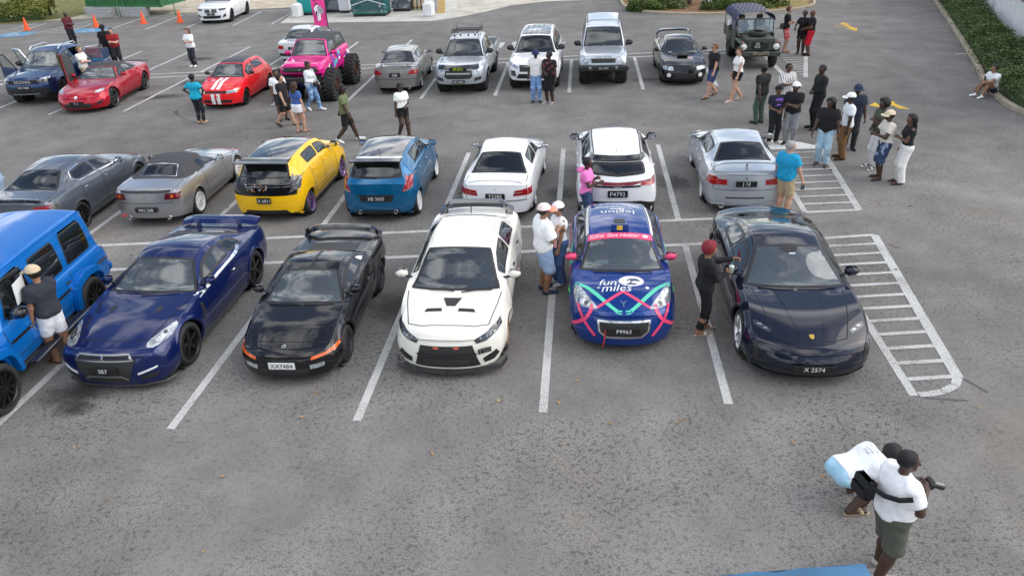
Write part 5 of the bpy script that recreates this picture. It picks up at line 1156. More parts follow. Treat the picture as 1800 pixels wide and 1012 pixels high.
def swift(label, f, r, body, wh, plate, hatch, pt):
    L, w, fo, wb, tr = 3.85, .865, .78, 2.43, .30
    p = prof(L, w, .86, (.98, 1.02), (1.55, 1.40), (2.1, 1.475), (3.40, 1.40), (3.76, 1.02), .95, .57, 1.0, 1.06, g=.14, hood=.8, rear=.17)
    c = mk(label, f, r, -1, L, w, fo, wb, tr, p, body, (.98, 1.54), None, [(1.25, 2.0, .0), (2.07, 2.85)], [(1.18, 2.03), (2.03, 2.85)], wh, (1.32, 1.05, TRIM if hatch else None, 1.05), (1.4, 2.0, 1.02), bonnet=(.25, .92), handles=[(1.92, .93), (2.7, .96)], flare=.035)
    c.window('rear_window', 'R', [(-.62, 1.04), (.62, 1.04), (.54, 1.34), (-.54, 1.34)], GLS_DARK, .04, 1)
    c.split('roof_panel', c.sel(c.top0-1, c.hN, 1.60, 3.40), GLOSSBLK)
    # roof spoiler over the tailgate
    V = []; F = []
    for i in range(13):
        y = .58*(1-2*i/12)
        for dx, dz in ((.22, .0), (0, .03), (-.19, .015), (-.19, -.015), (0, -.03)): V.append((-L/2+.36+dx+.03*abs(y), y, 1.42+dz-.03*y*y))
    for i in range(12):
        for k in range(5): F.append((i*5+k, i*5+(k+1) % 5, i*5+5+(k+1) % 5, i*5+5+k))
    F += [(0, 1, 2, 3, 4), (64, 63, 62, 61, 60)]
    sp = obj('roof_spoiler', V, F, GLOSSBLK if not hatch else CARBON, c.root, smooth=False)
    if hatch:                                        # flat blade above the spoiler, black tailgate with a sketchy print
        b = MB(); b.box((-L/2+.16, 0, 1.43), (.18, 1.30, .02), .006); b.build('rear_wing', CARBON, c.root)
        c.split('tailgate', (c.fc[:, 0] < -L/2+.32) & (c.fc[:, 2] > .70) & (c.fc[:, 2] < 1.10) & (np.abs(c.fc[:, 1]) < .76), GLOSSBLK)
        c.patch('tailgate_wrap', 'R', [(-.80, .70), (.80, .70), (.80, .92), (.72, 1.06), (-.72, 1.06), (-.80, .92)], GLOSSBLK, .008, .08)
        for q in range(26): 
            y, z_ = random.uniform(-.12, .42), random.uniform(.80, .95); c.strip('print_mark', 'R', [(y, z_), (y+random.uniform(-.05, .05), z_+random.uniform(-.03, .03))], .015, random.choice([WHITEV, mat('print_orange', (.6, .2, .05), .5), mat('print_grey', (.3, .3, .3), .5)]), .013)
    lamps(c, 'tail_light', 'R', [[(.60, .74), (.80, .80), (.80, 1.06), (.72, 1.02)]], LAMPR if not hatch else mat('lamp_smoke', (.10, .10, .10), .1, coat=1))
    for k in ('S', 's'):
        c.patch('tail_light', k, [(3.50, .84), (3.72, .78), (3.66, 1.0), (3.54, 1.08)], LAMPR if not hatch else MATS['lamp_smoke'], .010)
        c.patch('sill_skirt', k, [(1.1, .15), (2.85, .15), (2.85, .22), (1.1, .22)], TRIM, .03)
    if not hatch: lamps(c, 'reverse_lamp', 'R', [[(.62, .74), (.80, .79), (.80, .84), (.63, .79)]], LAMPW)
    c.patch('rear_diffuser', 'R', [(-.58, .22), (.58, .22), (.48, .33), (-.48, .33)], TRIM, .014)
    if hatch: c.plate('R', 0, .58, plate, .34, .15, PLATEK, out_=.025, ts=.55)
    else:
        c.patch('plate_recess', 'R', [(-.36, .54), (.36, .54), (.42, .70), (-.42, .70)], TRIM, .006); c.plate('R', 0, .62, plate, .50, .13, out_=.02, ts=.6); c.strip('lower_lip', 'R', [(-.78, .23), (-.4, .20), (.4, .20), (.78, .23)], .05, TRIM, .02); c.text('R', 0, .80, 'S', .06, CHROME, .008, name='badge')
        for sg in (1, -1): pipe(c, sg*.42, .28, .05)
    for q in (1.7, 1.0): c.strip('rear_wiper', 'R', [(-.02, 1.05), (.38, 1.07)], .02, TRIM, .02)
    an = MB(); an.tube([(-L/2+.80, 0, 1.46), (-L/2+.68, 0, 1.57)], .008, 5); an.build('roof_aerial', TRIM, c.root)
    lamps(c, 'headlight', 'F', [[(.50, .66), (.80, .74), (.80, .88), (.60, .80)]], LAMPW); c.finish(); return c
PURP = mat('rim_purple', (.40, .26, .46), .3, .8)
def car_yswift(): swift('yellow hatchback with black roof, black tailgate print and purple wheels', (-4.79, 10.65), (-5.11, 8.24), YEL, ((8, 'twin', .05), PURP, dict(inch=.225, poke=.03, camber=-4)), 'X 6811', True, None)
def car_bswift(): swift('teal blue hatchback with black roof and white wheels', (-2.24, 10.37), (-2.48, 8.01), TEAL, ((10, 'fat', .03), RIMWHT, dict(inch=.225, poke=.025, camber=-3)), 'XB 2653', False, None)
def car_corolla():
    L, w, fo, wb, tr = 4.30, .845, .82, 2.465, .30
    p = prof(L, w, .74, (1.30, .93), (1.95, 1.32), (2.4, 1.385), (3.05, 1.33), (3.72, 1.00), .98, .53, .90, .95, g=.17, rear=.16)
    c = mk('white sedan with red tail lamps directly beyond the cream white sedan', (.68, 10.42), (.31, 7.95), -1, L, w, fo, wb, tr, p, WHITE, (1.30, 1.93), (3.08, 3.68), [(1.6, 2.25), (2.32, 3.12)], [(1.45, 2.28), (2.28, 3.12)], ((6, 'fat', .03), RIMSIL, dict(inch=.215)), (1.68, .95, CHROME, .9), (1.7, 2.25, .92), bonnet=(.3, 1.2), boot=(3.76, 4.2), gr=GLS_DARK, rin=.02)
    lamps(c, 'tail_light', 'R', [[(.40, .68), (.80, .68), (.80, .82), (.44, .80)]], LAMPR)
    lamps(c, 'reverse_lamp', 'R', [[(.42, .73), (.60, .735), (.60, .76), (.43, .755)]], LAMPW)
    for k in ('S', 's'): c.patch('tail_light', k, [(4.06, .70), (4.22, .70), (4.22, .82), (4.10, .83)], LAMPR, .010)
    c.shut('R', [(-.70, .90), (-.68, .58), (.68, .58), (.70, .90)], .012); c.strip('bumper_line', 'R', [(-.78, .56), (.78, .56)], .012, GAP, .004)
    c.plate('R', 0, .68, 'T5785', .44, .14, out_=.02, ts=.62); c.text('R', 0, .84, 'o', .07, CHROME, .008, name='badge'); c.patch('boot_spoiler', 'T', [(4.0, -.62), (4.0, .62), (4.17, .60), (4.17, -.60)], WHITE, .03, .08); lamps(c, 'headlight', 'F', [[(.45, .56), (.78, .60), (.78, .72), (.48, .70)]], LAMPW); c.finish()
def car_nissan():
    L, w, fo, wb, tr = 4.33, .90, .85, 2.65, .335
    pos_f, pos_r = (3.26, 10.04), (3.0, 7.40)
    p = prof(L, w, .98, (1.05, 1.10), (1.75, 1.52), (2.3, 1.60), (3.72, 1.50), (4.18, 1.10), 1.02, .56, 1.08, 1.15, g=.19, hood=.8, rear=.17)
    c = mk('white crossover with a black lower bumper and full width tail lamp', pos_f, pos_r, -1, L, w, fo, wb, tr, p, WHITE, (1.05, 1.74), None, [(1.42, 2.25), (2.32, 3.35)], [(1.35, 2.28), (2.28, 3.25)], ((5, 'twin', .0), RIMGUN, dict(inch=.24)), (1.52, 1.13, GLOSSBLK, 1.15), (1.5, 2.15, 1.08), bonnet=(.25, 1.0), handles=[(2.18, 1.0), (3.12, 1.02)])
    c.window('rear_window', 'R', [(-.62, 1.14), (0, 1.10), (.62, 1.14), (.57, 1.36), (-.57, 1.36)], GLS_DARK, .05, 1)
    c.patch('rear_spoiler', 'R', [(-.60, 1.37), (.60, 1.37), (.56, 1.45), (-.56, 1.45)], GLOSSBLK, .05, .06)
    for sg in (1, -1): c.strip('roof_rail', 'T', [(1.85, sg*.53), (2.6, sg*.545), (3.7, sg*.52)], .02, TRIM, .008)
    c.strip('tail_light', 'R', [(-.80, 1.02), (-.4, .985), (0, .975), (.4, .985), (.80, 1.02)], .04, mat('lamp_deep_red', (.16, .006, .008), .15, coat=1), .014); lamps(c, 'tail_light', 'R', [[(.50, .95), (.82, .93), (.82, 1.05), (.52, 1.01)]], LAMPR)
    c.strip('tail_light_base', 'R', [(-.5, .935), (0, .925), (.5, .935)], .04, GLOSSBLK, .012)
    c.patch('lower_bumper', 'R', [(-.80, .30), (.80, .30), (.83, .52), (.50, .60), (-.50, .60), (-.83, .52)], TRIM, .012, .08)
    lamps(c, 'reflector', 'R', [[(.55, .47), (.76, .50), (.76, .53), (.55, .50)]], LAMPR)
    for k in ('S', 's'): c.patch('sill_cladding', k, [(1.0, .20), (3.1, .20), (3.1, .36), (1.0, .36)], TRIM, .010, .1)
    c.plate('R', 0, .78, 'P4792', .44, .16, out_=.03, ts=.6); c.text('R', 0, .93, 'NISSAN', .035, WHITEV, .04); fin = MB(); fin.box((0, 0, 0), (.16, .03, .06), .012, taper=.5); fin.build('roof_fin', WHITE, c.root, loc=(-L/2+.75, 0, 1.55))
    c.strip('rear_wiper', 'R', [(-.05, 1.14), (-.42, 1.18)], .022, TRIM, .02)
    lamps(c, 'headlight', 'F', [[(.45, .82), (.82, .86), (.82, .92), (.48, .90)]], LAMPW); c.finish()
def car_evo6():
    L, w, fo, wb, tr = 4.35, .885, .85, 2.51, .315
    p = prof(L, w, .76, (1.30, .96), (1.98, 1.34), (2.4, 1.405), (3.05, 1.35), (3.72, 1.05), 1.03, .54, .93, .99, g=.15, rear=.17)
    c = mk('ice silver sedan with boot wing and single large exhaust beside the hatched strip', (4.62, 10.52), (4.28, 8.03), 1, L, w, fo, wb, tr, p, SILB, (1.30, 1.96), (3.08, 3.66), [(1.6, 2.25), (2.32, 3.12)], [(1.45, 2.28), (2.28, 3.12)], ((6, 'fat', .03), RIMWHT, dict(inch=.225)), (1.68, .98, None, 1.0), (1.7, 2.25, .94), bonnet=(.3, 1.2), boot=(3.76, 4.2), handles=[(2.18, .86), (3.0, .88)], flare=.04)
    lamps(c, 'tail_light', 'R', [[(.42, .74), (.80, .72), (.80, .90), (.66, .92), (.60, .86), (.42, .86)]], LAMPR)
    lamps(c, 'indicator', 'R', [[(.62, .84), (.80, .82), (.80, .91), (.66, .925)]], LAMPO)
    for k in ('S', 's'): c.patch('tail_light', k, [(4.05, .76), (4.27, .74), (4.27, .88), (4.10, .90)], LAMPR, .010)
    c.patch('bumper_slot', 'R', [(-.42, .42), (.42, .42), (.42, .45), (-.42, .45)], TRIM, .006); c.shut('R', [(-.72, .95), (-.70, .62), (.70, .62), (.72, .95)], .012)
    c.strip('rear_skirt', 'R', [(-.80, .30), (0, .27), (.80, .30)], .07, SILB, .025)
    pipe(c, .50, .25, .065); c.plate('R', 0, .77, 'J 12', .46, .13, out_=.02, ts=.6); c.text('R', 0, .90, 'A', .06, CHROME, .008, name='badge')
    wing(c, -L/2+.18, 1.20, .74, .22, 1.03, SILB, posts=.95, drop=.06, ends=True); b = MB(); b.box((-L/2+.18, 0, 1.10), (.10, .05, .14), .01); b.build('wing_post', SILB, c.root)
    lamps(c, 'headlight', 'F', [[(.45, .58), (.80, .62), (.80, .74), (.48, .71)]], LAMPW); c.finish()
# ================================================================== the third row and beyond
def pickup(label, axle, ang, body, L=5.27, w=.935, wb=3.12, fo=.93, tr=.40, gw=None, lift=0., suv=False):
    """double cab pickup: cab lofted with a low bed behind, bed box built on top"""
    z = lift
    T = [(0, .92+z), (.07, 1.02+z), (.2, 1.06+z), (.8, 1.12+z), (1.20, 1.14+z), (1.30, 1.16+z), (1.95, 1.68+z), (2.5, 1.77+z), (3.3, 1.72+z), (3.45, 1.66+z), (3.62, 1.12+z), (3.75, .82+z), (5.2, .82+z), (5.27, .78+z)]
    E = [(0, .70), (.3, .80), (1.25, .80), (1.35, .78), (1.98, .60), (2.6, .60), (3.4, .60), (3.62, .72), (3.75, .80), (5.27, .78)]
    S = [(0, .86+z), (.3, 1.0+z), (1.3, 1.08+z), (3.5, 1.12+z), (3.62, 1.05+z), (3.74, .80+z), (5.27, .76+z)]
    P = [(0, w-.12), (.15, w-.05), (.5, w), (4.9, w), (5.27, w-.03)]; B = [(0, .42+z), (.5, .40+z), (4.8, .40+z), (5.27, .5+z)]
    if suv:
        L = 4.85; T = T[:8]+[(3.4, 1.76), (4.45, 1.70), (4.62, 1.58), (4.78, 1.10), (4.85, .92)]; E = E[:6]+[(4.4, .58), (4.62, .62), (4.78, .72), (4.85, .72)]; S = S[:3]+[(4.4, 1.14), (4.7, 1.05), (4.85, .88)]; P = [(0, w-.12), (.15, w-.05), (.5, w), (4.5, w), (4.85, w-.07)]; B = B[:2]+[(4.4, .40), (4.85, .5)]
    d = np.array((math.cos(ang), math.sin(ang))); pos = np.array(axle)-d*(L/2-fo)
    c = Car('pickup_truck' if not suv else 'parked_car', label, 'pickup' if not suv else 'car', tuple(pos), ang, L, w, T, E, S, P, B, fo, wb, tr, body, K=(.16, .12, .06, -.02, -.02), marks=[.3, 1.2, 1.42, 2.45, 3.45], tuck=.05, inset_=.05, group=ROW3, flare=.05, fbulge=.06, ds=.055)
    c.screen('windscreen', 1.31, 1.94, gw or GLS_GREY); c.side(1.55, 2.42, GLS_DARK); c.side(2.5, 3.32, GLS_DARK)
    if suv: c.side(3.4, 4.3, GLS_DARK); c.window('rear_window', 'R', [(-.55, 1.18), (.55, 1.18), (.5, 1.5), (-.5, 1.5)], GLS_DARK, .04, 1); lamps(c, 'tail_light', 'R', [[(.5, .95), (.8, .95), (.8, 1.1), (.5, 1.08)]], LAMPR)
    else: c.window('rear_window', 'T', [(3.49, -.55), (3.49, .55), (3.58, .6), (3.58, -.6)], GLS_DARK, .02, 1)
    c.doors([(1.42, 2.45), (2.45, 3.45)]); c.panel('bonnet', .3, 1.2)
    for sg in (1, -1) if not suv else ():             # bed sides
        b = MB(); b.box((L/2-4.45, sg*(w-.045), .97+z), (1.62, .085, .36), .02); b.build('bed_side', body, c.root); b = MB(); b.box((L/2-4.45, sg*(w-.045), 1.157+z), (1.60, .075, .02), .004); b.build('bed_rail', TRIM, c.root)
    if not suv: b = MB(); b.box((-L/2+.04, 0, .97+z), (.07, 2*w-.18, .36), .02); b.build('tailgate', body, c.root); b = MB(); b.box((L/2-3.68, 0, .97+z), (.05, 2*w-.18, .36)); b.build('bed_front', body, c.root)
    if not suv: b = MB(); b.box((L/2-4.44, 0, .835+z), (1.5, 2*w-.18, .02)); b.build('bed_liner', TRIM, c.root)
    c.arches(r=tr+.06, wide=.09, lip=.03, m_=body, zlow=.42+z)
    c.mirror(1.72, 1.18+z, TRIM, 1.3); c.handles([(2.32, 1.0+z), (3.3, 1.03+z)], None, .16); c.interior(1.75, 2.3, 1.08+z)
    c.z = z; return c
def car_isuzu():
    c = pickup('silver pickup with black bonnet guard and roof basket in the third row', (-1.80, 19.98), math.atan2(-1, -.12), SILB); L = c.L
    c.wheels((6, 'fat', .0), RIMBLK, inch=.24, width=.27, poke=.03)
    c.patch('bonnet_guard', 'F', [(-.74, .93), (.74, .93), (.74, 1.04), (-.74, 1.04)], GLOSSBLK, .04, .06); c.badge('bonnet_badge', 'F', 0, .965, 'ISUZU', .62, .13, GLOSSBLK, mat('letter_lime', (.55, .75, .02), .4), .06, .72)
    c.patch('grille', 'F', [(-.48, .90), (.48, .90), (.52, .70), (.42, .62), (-.42, .62), (-.52, .70)], GRILLE, .012, .08); c.strip('grille_bar', 'F', [(-.44, .80), (.44, .80)], .05, STEEL, .024)
    lamps(c, 'headlight', 'F', [[(.52, .74), (.84, .84), (.85, .98), (.54, .90)]], LAMPW); lamps(c, 'fog_bezel', 'F', [[(.56, .52), (.80, .56), (.82, .68), (.58, .64)]], LAMPD)
    c.plate('F', 0, .52, 'MC 3043', .46, .11, out_=.04); c.text('F', 0, .44, 'offroad', .05, MATS['letter_lime'], .01)
    b = MB()
    for sg in (1, -1): b.tube([(L/2-2.1, sg*.50, 1.87), (L/2-3.3, sg*.50, 1.85)], .018, 6); b.tube([(L/2-2.1, sg*.50, 1.98), (L/2-3.3, sg*.50, 1.96)], .016, 6); [b.tube([(L/2-q, sg*.50, 1.72), (L/2-q, sg*.50, 1.97)], .014, 6) for q in (2.1, 2.7, 3.3)]
    for q in np.linspace(2.1, 3.3, 7): b.tube([(L/2-q, -.5, 1.86), (L/2-q, .5, 1.86)], .012, 5)
    b.tube([(L/2-2.1, -.5, 1.98), (L/2-2.1, .5, 1.98)], .016, 6); b.build('roof_basket', TRIM, c.root)
    for q in (-.4, -.15, .15, .4): s_ = MB(); s_.lathe([(0, .035), (.05, .04), (.055, .001)], 10, 'x'); s_.build('roof_lamp', LAMPD, c.root, loc=(L/2-2.02, q, 1.80))
    c.wipers([((1.28, .1), (1.33, .6)), ((1.33, -.6), (1.28, 0))]); c.finish()
def car_dmax():
    c = pickup('white sport utility vehicle with ribbed dark blue roof panel in the third row', (.92, 20.10), math.atan2(-1, -.12), WHITE, gw=GLS_DARK, wb=2.85, suv=True); L = c.L
    c.wheels((6, 'fat', .0), RIMBLK, inch=.24, width=.28, poke=.03)
    c.split('roof_panel', c.sel(c.top0, c.hN, 2.05, 4.3), paint('paint_roof_blue', (.02, .03, .07), .3, .3))
    for q in np.linspace(-.4, .4, 5): c.strip('roof_rib', 'T', [(2.1, q), (4.2, q)], .05, MATS['paint_roof_blue'], .016)
    c.patch('grille', 'F', [(-.50, .96), (.50, .96), (.48, .74), (-.48, .74)], TRIM, .012, .08); c.text('F', -.1, .93, 'ISUZU', .05, mat('letter_green', (.1, .6, .15), .4), .02)
    c.patch('lower_grille', 'F', [(-.52, .66), (.52, .66), (.62, .50), (-.62, .50)], TRIM, .012, .08)
    lamps(c, 'headlight', 'F', [[(.52, .80), (.84, .92), (.85, 1.02), (.54, .92)]], LAMPW); lamps(c, 'fog_bezel', 'F', [[(.62, .56), (.80, .58), (.82, .76), (.66, .76)]], TRIM); lamps(c, 'fog_lamp', 'F', [[(.68, .62), (.76, .63), (.77, .70), (.69, .70)]], LAMPW)
    c.wipers([((1.28, .1), (1.33, .6)), ((1.33, -.6), (1.28, 0))]); c.plate('F', 0, .58, 'MB 7711', .46, .11, out_=.03); c.finish()
def car_riddara():
    c = pickup('dark blue pickup with open doors at the far left', (-18.33, 21.25), math.atan2(-1, .0), DNAVY, gw=GLS_CLEAR); L = c.L
    c.wheels((6, 'fat', .0), RIMGUN, inch=.26, width=.26)
    c.patch('grille', 'F', [(-.84, .95), (.84, .95), (.84, .86), (-.84, .86)], GLOSSBLK, .014, .08); c.badge('grille_badge', 'F', 0, .905, 'RIDDARA', 1.10, .13, GLOSSBLK, mat('letter_silver', (.7, .7, .72), .3, .5), .04, .78); lamps(c, 'headlight', 'F', [[(.56, .93), (.85, .96), (.85, 1.02), (.58, 1.0)]], LAMPW)
    c.patch('lower_bumper', 'F', [(-.80, .44), (.80, .44), (.84, .66), (-.84, .66)], TRIM, .012, .08); c.strip('skid_plate', 'F', [(-.5, .46), (.5, .46)], .05, STEEL, .03); c.plate('F', 0, .70, 'MC 7420', .46, .12, out_=.03)
    for sg in (1, -1):
        r = MB(); r.tube([(L/2-1.98, sg*.56, 1.72), (L/2-2.2, sg*.56, 1.82), (L/2-3.2, sg*.56, 1.80), (L/2-3.42, sg*.56, 1.70)], .024, 6); r.build('roof_rail', CHROME, c.root)
        for s0, ln, ang, mm in ((1.45, 1.0, 62, TRIM), (2.47, .95, 55, paint('paint_steel_blue', (.02, .12, .26), .45, .3))):
            if sg > 0 and s0 < 2: continue           # the left front door stays shut
            c.keep &= ~c.sel(c.side0+2, c.side1, s0-.03, s0+ln-.04, sg)
            dr = empty('open_door', (L/2-s0, sg*.93, 0)); dr.parent = c.root; dr.rotation_euler = (0, 0, sg*R(180-ang)*1.0)
            # panel runs along local +x from the hinge; frame over the glass
            p_ = MB(); p_.box((ln/2, 0, .78), (ln, .09, .70), .03); p_.build('door_panel', DNAVY if s0 < 2 else mm, dr)
            f_ = MB(); f_.tube([(.06, 0, 1.12), (.42, -sg*.12, 1.64), (ln-.06, -sg*.12, 1.66), (ln-.03, 0, 1.12)], .03, 6); f_.build('door_frame', TRIM if s0 < 2 else CHROME, dr)
            g_ = MB(); g_.add([(.1, 0, 1.12), (.44, -sg*.11, 1.62), (ln-.08, -sg*.11, 1.64), (ln-.05, 0, 1.12)], [(0, 1, 2, 3)]); g_.build('door_glass', GLS_CLEAR, dr)
    for wn in [o for o in c.root.children if o.name.startswith('side_window')][1:]:
        for q in list(wn.children): bpy.data.objects.remove(q)
        bpy.data.objects.remove(wn)
    c.text('S', 4.4, 1.02, 'RIDDARA', .14, WHITEV, .02, name='lettering'); c.finish()
def car_mg():
    L, w, fo, wb, tr = 4.535, .955, .92, 2.69, .35
    p = prof(L, w, .70, (1.62, .90), (2.25, 1.22), (2.62, 1.325), (3.05, 1.28), (3.72, .98), .97, .53, .87, .95, g=.14, nz=.14, hood=.78)
    pos, a = place((-14.77, 19.62), (-14.72, 22.40), 1, w, L, fo, wb)
    c = Car('parked_car', 'metallic red roadster with black soft top and one scissor door raised', 'car', pos, a, L, w, **p, fo=fo, wb=wb, tr=tr, body=REDM, marks=[.3, 1.5, 1.75, 3.0], group=ROW3, flare=.03, K=(.30, .18, .08, -.08, -.2), fbulge=.08)
    c.screen('windscreen', 1.62, 2.24, GLS_CLEAR); c.side(1.85, 2.95, GLS_GREY)
    c.split('soft_top', c.sel(c.side1+1, c.hN, 2.25, 3.75) & (c.fc[:, 2] > .98), CLOTHTOP); c.window('rear_window', 'T', [(3.2, -.4), (3.2, .4), (3.5, .44), (3.5, -.44)], GLS_DARK, .03, 1)
    c.doors([(1.75, 3.0)]); c.arches(); c.wheels((5, 'twin', .0), RIMGUN, inch=.28)
    for sg in (1, -1):
        h = c.patch('headlight', 'T', [(.22, sg*.62), (.34, sg*.56), (.62, sg*.72), (.70, sg*.80), (.45, sg*.82)], LAMPW, .008, .05, 1)
        c.patch('front_duct', 'F', [(sg*.50, .28), (sg*.78, .33), (sg*.82, .46), (sg*.74, .42)], TRIM, .010, .06)
    c.patch('lower_grille', 'F', [(-.50, .22), (.50, .22), (.46, .38), (-.46, .38)], GRILLE, .010, .08); c.plate('F', 0, .40, 'T 1', .52, .13, out_=.03)
    c.patch('badge', 'F', [(.06*math.cos(t), .58+.05*math.sin(t)) for t in np.linspace(0, 6.28, 9)[:-1]], CHROME, .012)
    c.text('T', 1.95, -.35, 'ZTEC', .10, WHITEV, .008, rot=-.2); c.strip('sill', 'S', [(1.4, .2), (3.2, .2)], .08, TRIM, .02); c.strip('rear_lamp', 'R', [(-.75, .85), (.75, .85)], .04, LAMPR, .012)
    # the raised right-hand door, hinged at the front and swung up
    d = empty('raised_door', (L/2-1.78, -.93, .62)); d.parent = c.root; d.rotation_mode = 'YXZ'; d.rotation_euler = (R(20), R(62), 0)
    b = MB(); b.box((-.62, 0, .02), (1.24, .10, .56), .04); b.build('door_panel', REDM, d); b = MB(); b.box((-.62, .06, .04), (1.16, .03, .50), .012); b.build('door_card', TRIM, d)
    b = MB(); b.add([(-.1, .02, .30), (-1.15, .02, .30), (-1.1, .10, .62), (-.62, .11, .66)], [(0, 1, 2, 3)]); b.build('door_glass', GLS_DARK, d)
    c.mirror(1.95, .92, REDM, 1.0); c.interior(2.0, 2.6, .88, False); c.finish()
def car_starlet():
    L, w, fo, wb, tr = 3.74, .815, .78, 2.30, .29
    p = prof(L, w, .76, (1.05, .93), (1.62, 1.32), (2.1, 1.385), (3.05, 1.33), (3.55, .95), .88, .50, .90, .96, g=.17, hood=.78, rear=.15)
    c = mk('red hatchback with twin white bonnet stripes and black roof', (-9.72, 19.19), (-9.46, 21.45), 1, L, w, fo, wb, tr, p, REDF, (1.05, 1.60), None, [(1.3, 1.98), (2.05, 2.95)], [(1.2, 2.02), (2.02, 2.85)], ((8, 'fat', .0), RIMBLK, dict(inch=.21)), (1.4, .95, TRIM, .9), (1.4, 1.95, .92), group=ROW3, bonnet=(.2, .98), gs=GLS_GREY, handles=[(1.9, .84), (2.72, .86)])
    c.split('roof_panel', c.sel(c.top0, c.hN, 1.66, 3.0), mat('roof_matt_black', (.035, .035, .045), .5)); c.window('rear_window', 'R', [(-.55, .98), (.55, .98), (.48, 1.26), (-.48, 1.26)], GLS_DARK, .04, 1)
    for y in (-.13, .07):
        c.strip('racing_stripe', 'T', [(.04, y+.02), (.5, y+.02), (1.0, y+.02)], .13, WHITEV, .005); c.strip('racing_stripe', 'F', [(y+.02, .22), (y+.02, .58)], .13, WHITEV, .014)
    lamps(c, 'headlight', 'F', [[(.40, .58), (.72, .60), (.72, .70), (.40, .68)]], LAMPW); lamps(c, 'indicator', 'F', [[(.68, .59), (.75, .60), (.75, .70), (.68, .69)]], LAMPO)
    c.patch('grille', 'F', [(-.40, .60), (.40, .60), (.40, .67), (-.40, .67)], TRIM, .008); c.patch('lower_grille', 'F', [(-.52, .26), (.52, .26), (.52, .36), (-.52, .36)], TRIM, .008)
    c.text('F', .02, .47, 'EP', .10, REDF, .02); c.wipers([((1.03, .0), (1.07, -.45))]); lamps(c, 'tail_light', 'R', [[(.5, .7), (.72, .7), (.72, .9), (.55, .9)]], LAMPR); c.finish()
def car_lancer():
    L, w, fo, wb, tr = 4.48, .85, .85, 2.60, .305
    p = prof(L, w, .78, (1.30, .97), (1.98, 1.37), (2.45, 1.43), (3.15, 1.37), (3.85, 1.05), 1.03, .53, .95, 1.0, g=.17, rear=.15)
    c = mk('silver grey sedan parked nose-in with low boot spoiler in the third row', (-3.22, 23.14), (-3.40, 20.54), -1, L, w, fo, wb, tr, p, TAUPE, (1.30, 1.96), (3.18, 3.8), [(1.6, 2.3), (2.37, 3.2)], [(1.48, 2.33), (2.33, 3.2)], ((7, 'fat', .0), RIMSIL), (1.68, .98), (1.7, 2.3, .95), group=ROW3, gr=GLS_GREY, gs=GLS_GREY, boot=(3.9, 4.38), rin=.02)
    lamps(c, 'tail_light', 'R', [[(.46, .74), (.80, .74), (.80, .90), (.56, .88)]], LAMPR); c.plate('R', 0, .74, '028', .40, .15, out_=.02)
    c.strip('bumper_line', 'R', [(-.78, .58), (.78, .58)], .014, GAP, .004); wing(c, -L/2+.16, 1.11, .62, .14, 1.03, TAUPE, posts=.8, th=.03, drop=.05); pipe(c, -.5, .26); c.finish()
def car_disco():
    L, w, fo, wb, tr = 4.70, .93, .82, 2.54, .40
    T = [(0, .98), (.06, 1.10), (.2, 1.14), (1.1, 1.22), (1.25, 1.24), (1.72, 1.86), (1.85, 1.90), (2.7, 1.92), (2.85, 1.99), (4.4, 1.99), (4.56, 1.9), (4.66, 1.2), (4.70, .9)]
    E = [(0, .66), (.3, .76), (1.2, .77), (1.32, .78), (1.75, .68), (4.4, .66), (4.6, .68), (4.7, .7)]
    S = [(0, .92), (.3, 1.06), (1.3, 1.16), (4.5, 1.16), (4.7, 1.0)]; P = [(0, .80), (.15, .86), (.4, .90), (4.5, .90), (4.7, .86)]; B = [(0, .62), (.5, .55), (4.2, .55), (4.7, .62)]
    ang = math.atan2(-1, -.12); d = np.array((math.cos(ang), math.sin(ang))); pos = np.array((3.52, 20.28))-d*(L/2-fo)
    c = Car('parked_car', 'pale silver tall off-road estate with black bumper and wide tyres in the third row', 'car', tuple(pos), ang, L, w, T, E, S, P, B, fo, wb, tr, SILB, K=(.06, .06, .03, -.02, -.04), marks=[.2, 1.15, 1.4, 2.35, 3.3], tuck=.03, inset_=.04, crown=.03, group=ROW3, ds=.055)
    c.w = .90
    c.screen('windscreen', 1.28, 1.74, GLS_GREY); c.side(1.55, 2.3, GLS_DARK); c.side(2.42, 3.25, GLS_DARK); c.side(3.4, 4.35, GLS_DARK); c.window('rear_window', 'R', [(-.6, 1.25), (.6, 1.25), (.55, 1.75), (-.55, 1.75)], GLS_DARK, .04, 1)
    c.doors([(1.4, 2.35), (2.35, 3.3)]); c.panel('bonnet', .2, 1.15); c.arches(r=.47, wide=.05, zlow=.5); c.wheels((5, 'fat', .0), RIMGUN, inch=.23, width=.28, poke=.03)
    c.badge('bonnet_lettering', 'F', 0, 1.075, 'LAND  ROVER', 1.0, .09, SILB, TRIM, .03, .75, R(-25)); c.patch('grille', 'F', [(-.44, .88), (.44, .88), (.44, 1.02), (-.44, 1.02)], GRILLE, .012, .08); lamps(c, 'headlight', 'F', [[(.48, .86), (.80, .86), (.80, 1.02), (.48, 1.02)]], LAMPW)
    b = MB(); b.box((L/2+.08, 0, .70), (.22, 1.84, .22), .05); b.build('front_bumper', TRIM, c.root); p_ = c.plate('F', 0, .72, 'XA 1930', .42, .11, out_=.02); p_.location.x = L/2+.20
    for sg in (1, -1): b = MB(); b.lathe([(0, .05), (.03, .05), (.035, .001)], 10, 'x'); b.build('fog_lamp', LAMPW, c.root, loc=(L/2+.19, sg*.48, .74)); b = MB(); b.tube([(L/2-2.1, sg*.62, 1.97), (L/2-4.3, sg*.62, 2.04)], .018, 6); b.build('roof_rail', TRIM, c.root)
    c.wipers([((1.24, .1), (1.28, .6)), ((1.28, -.6), (1.24, 0))]); c.mirror(1.62, 1.2, TRIM, 1.35); c.interior(1.7, 2.2, 1.15); c.finish()
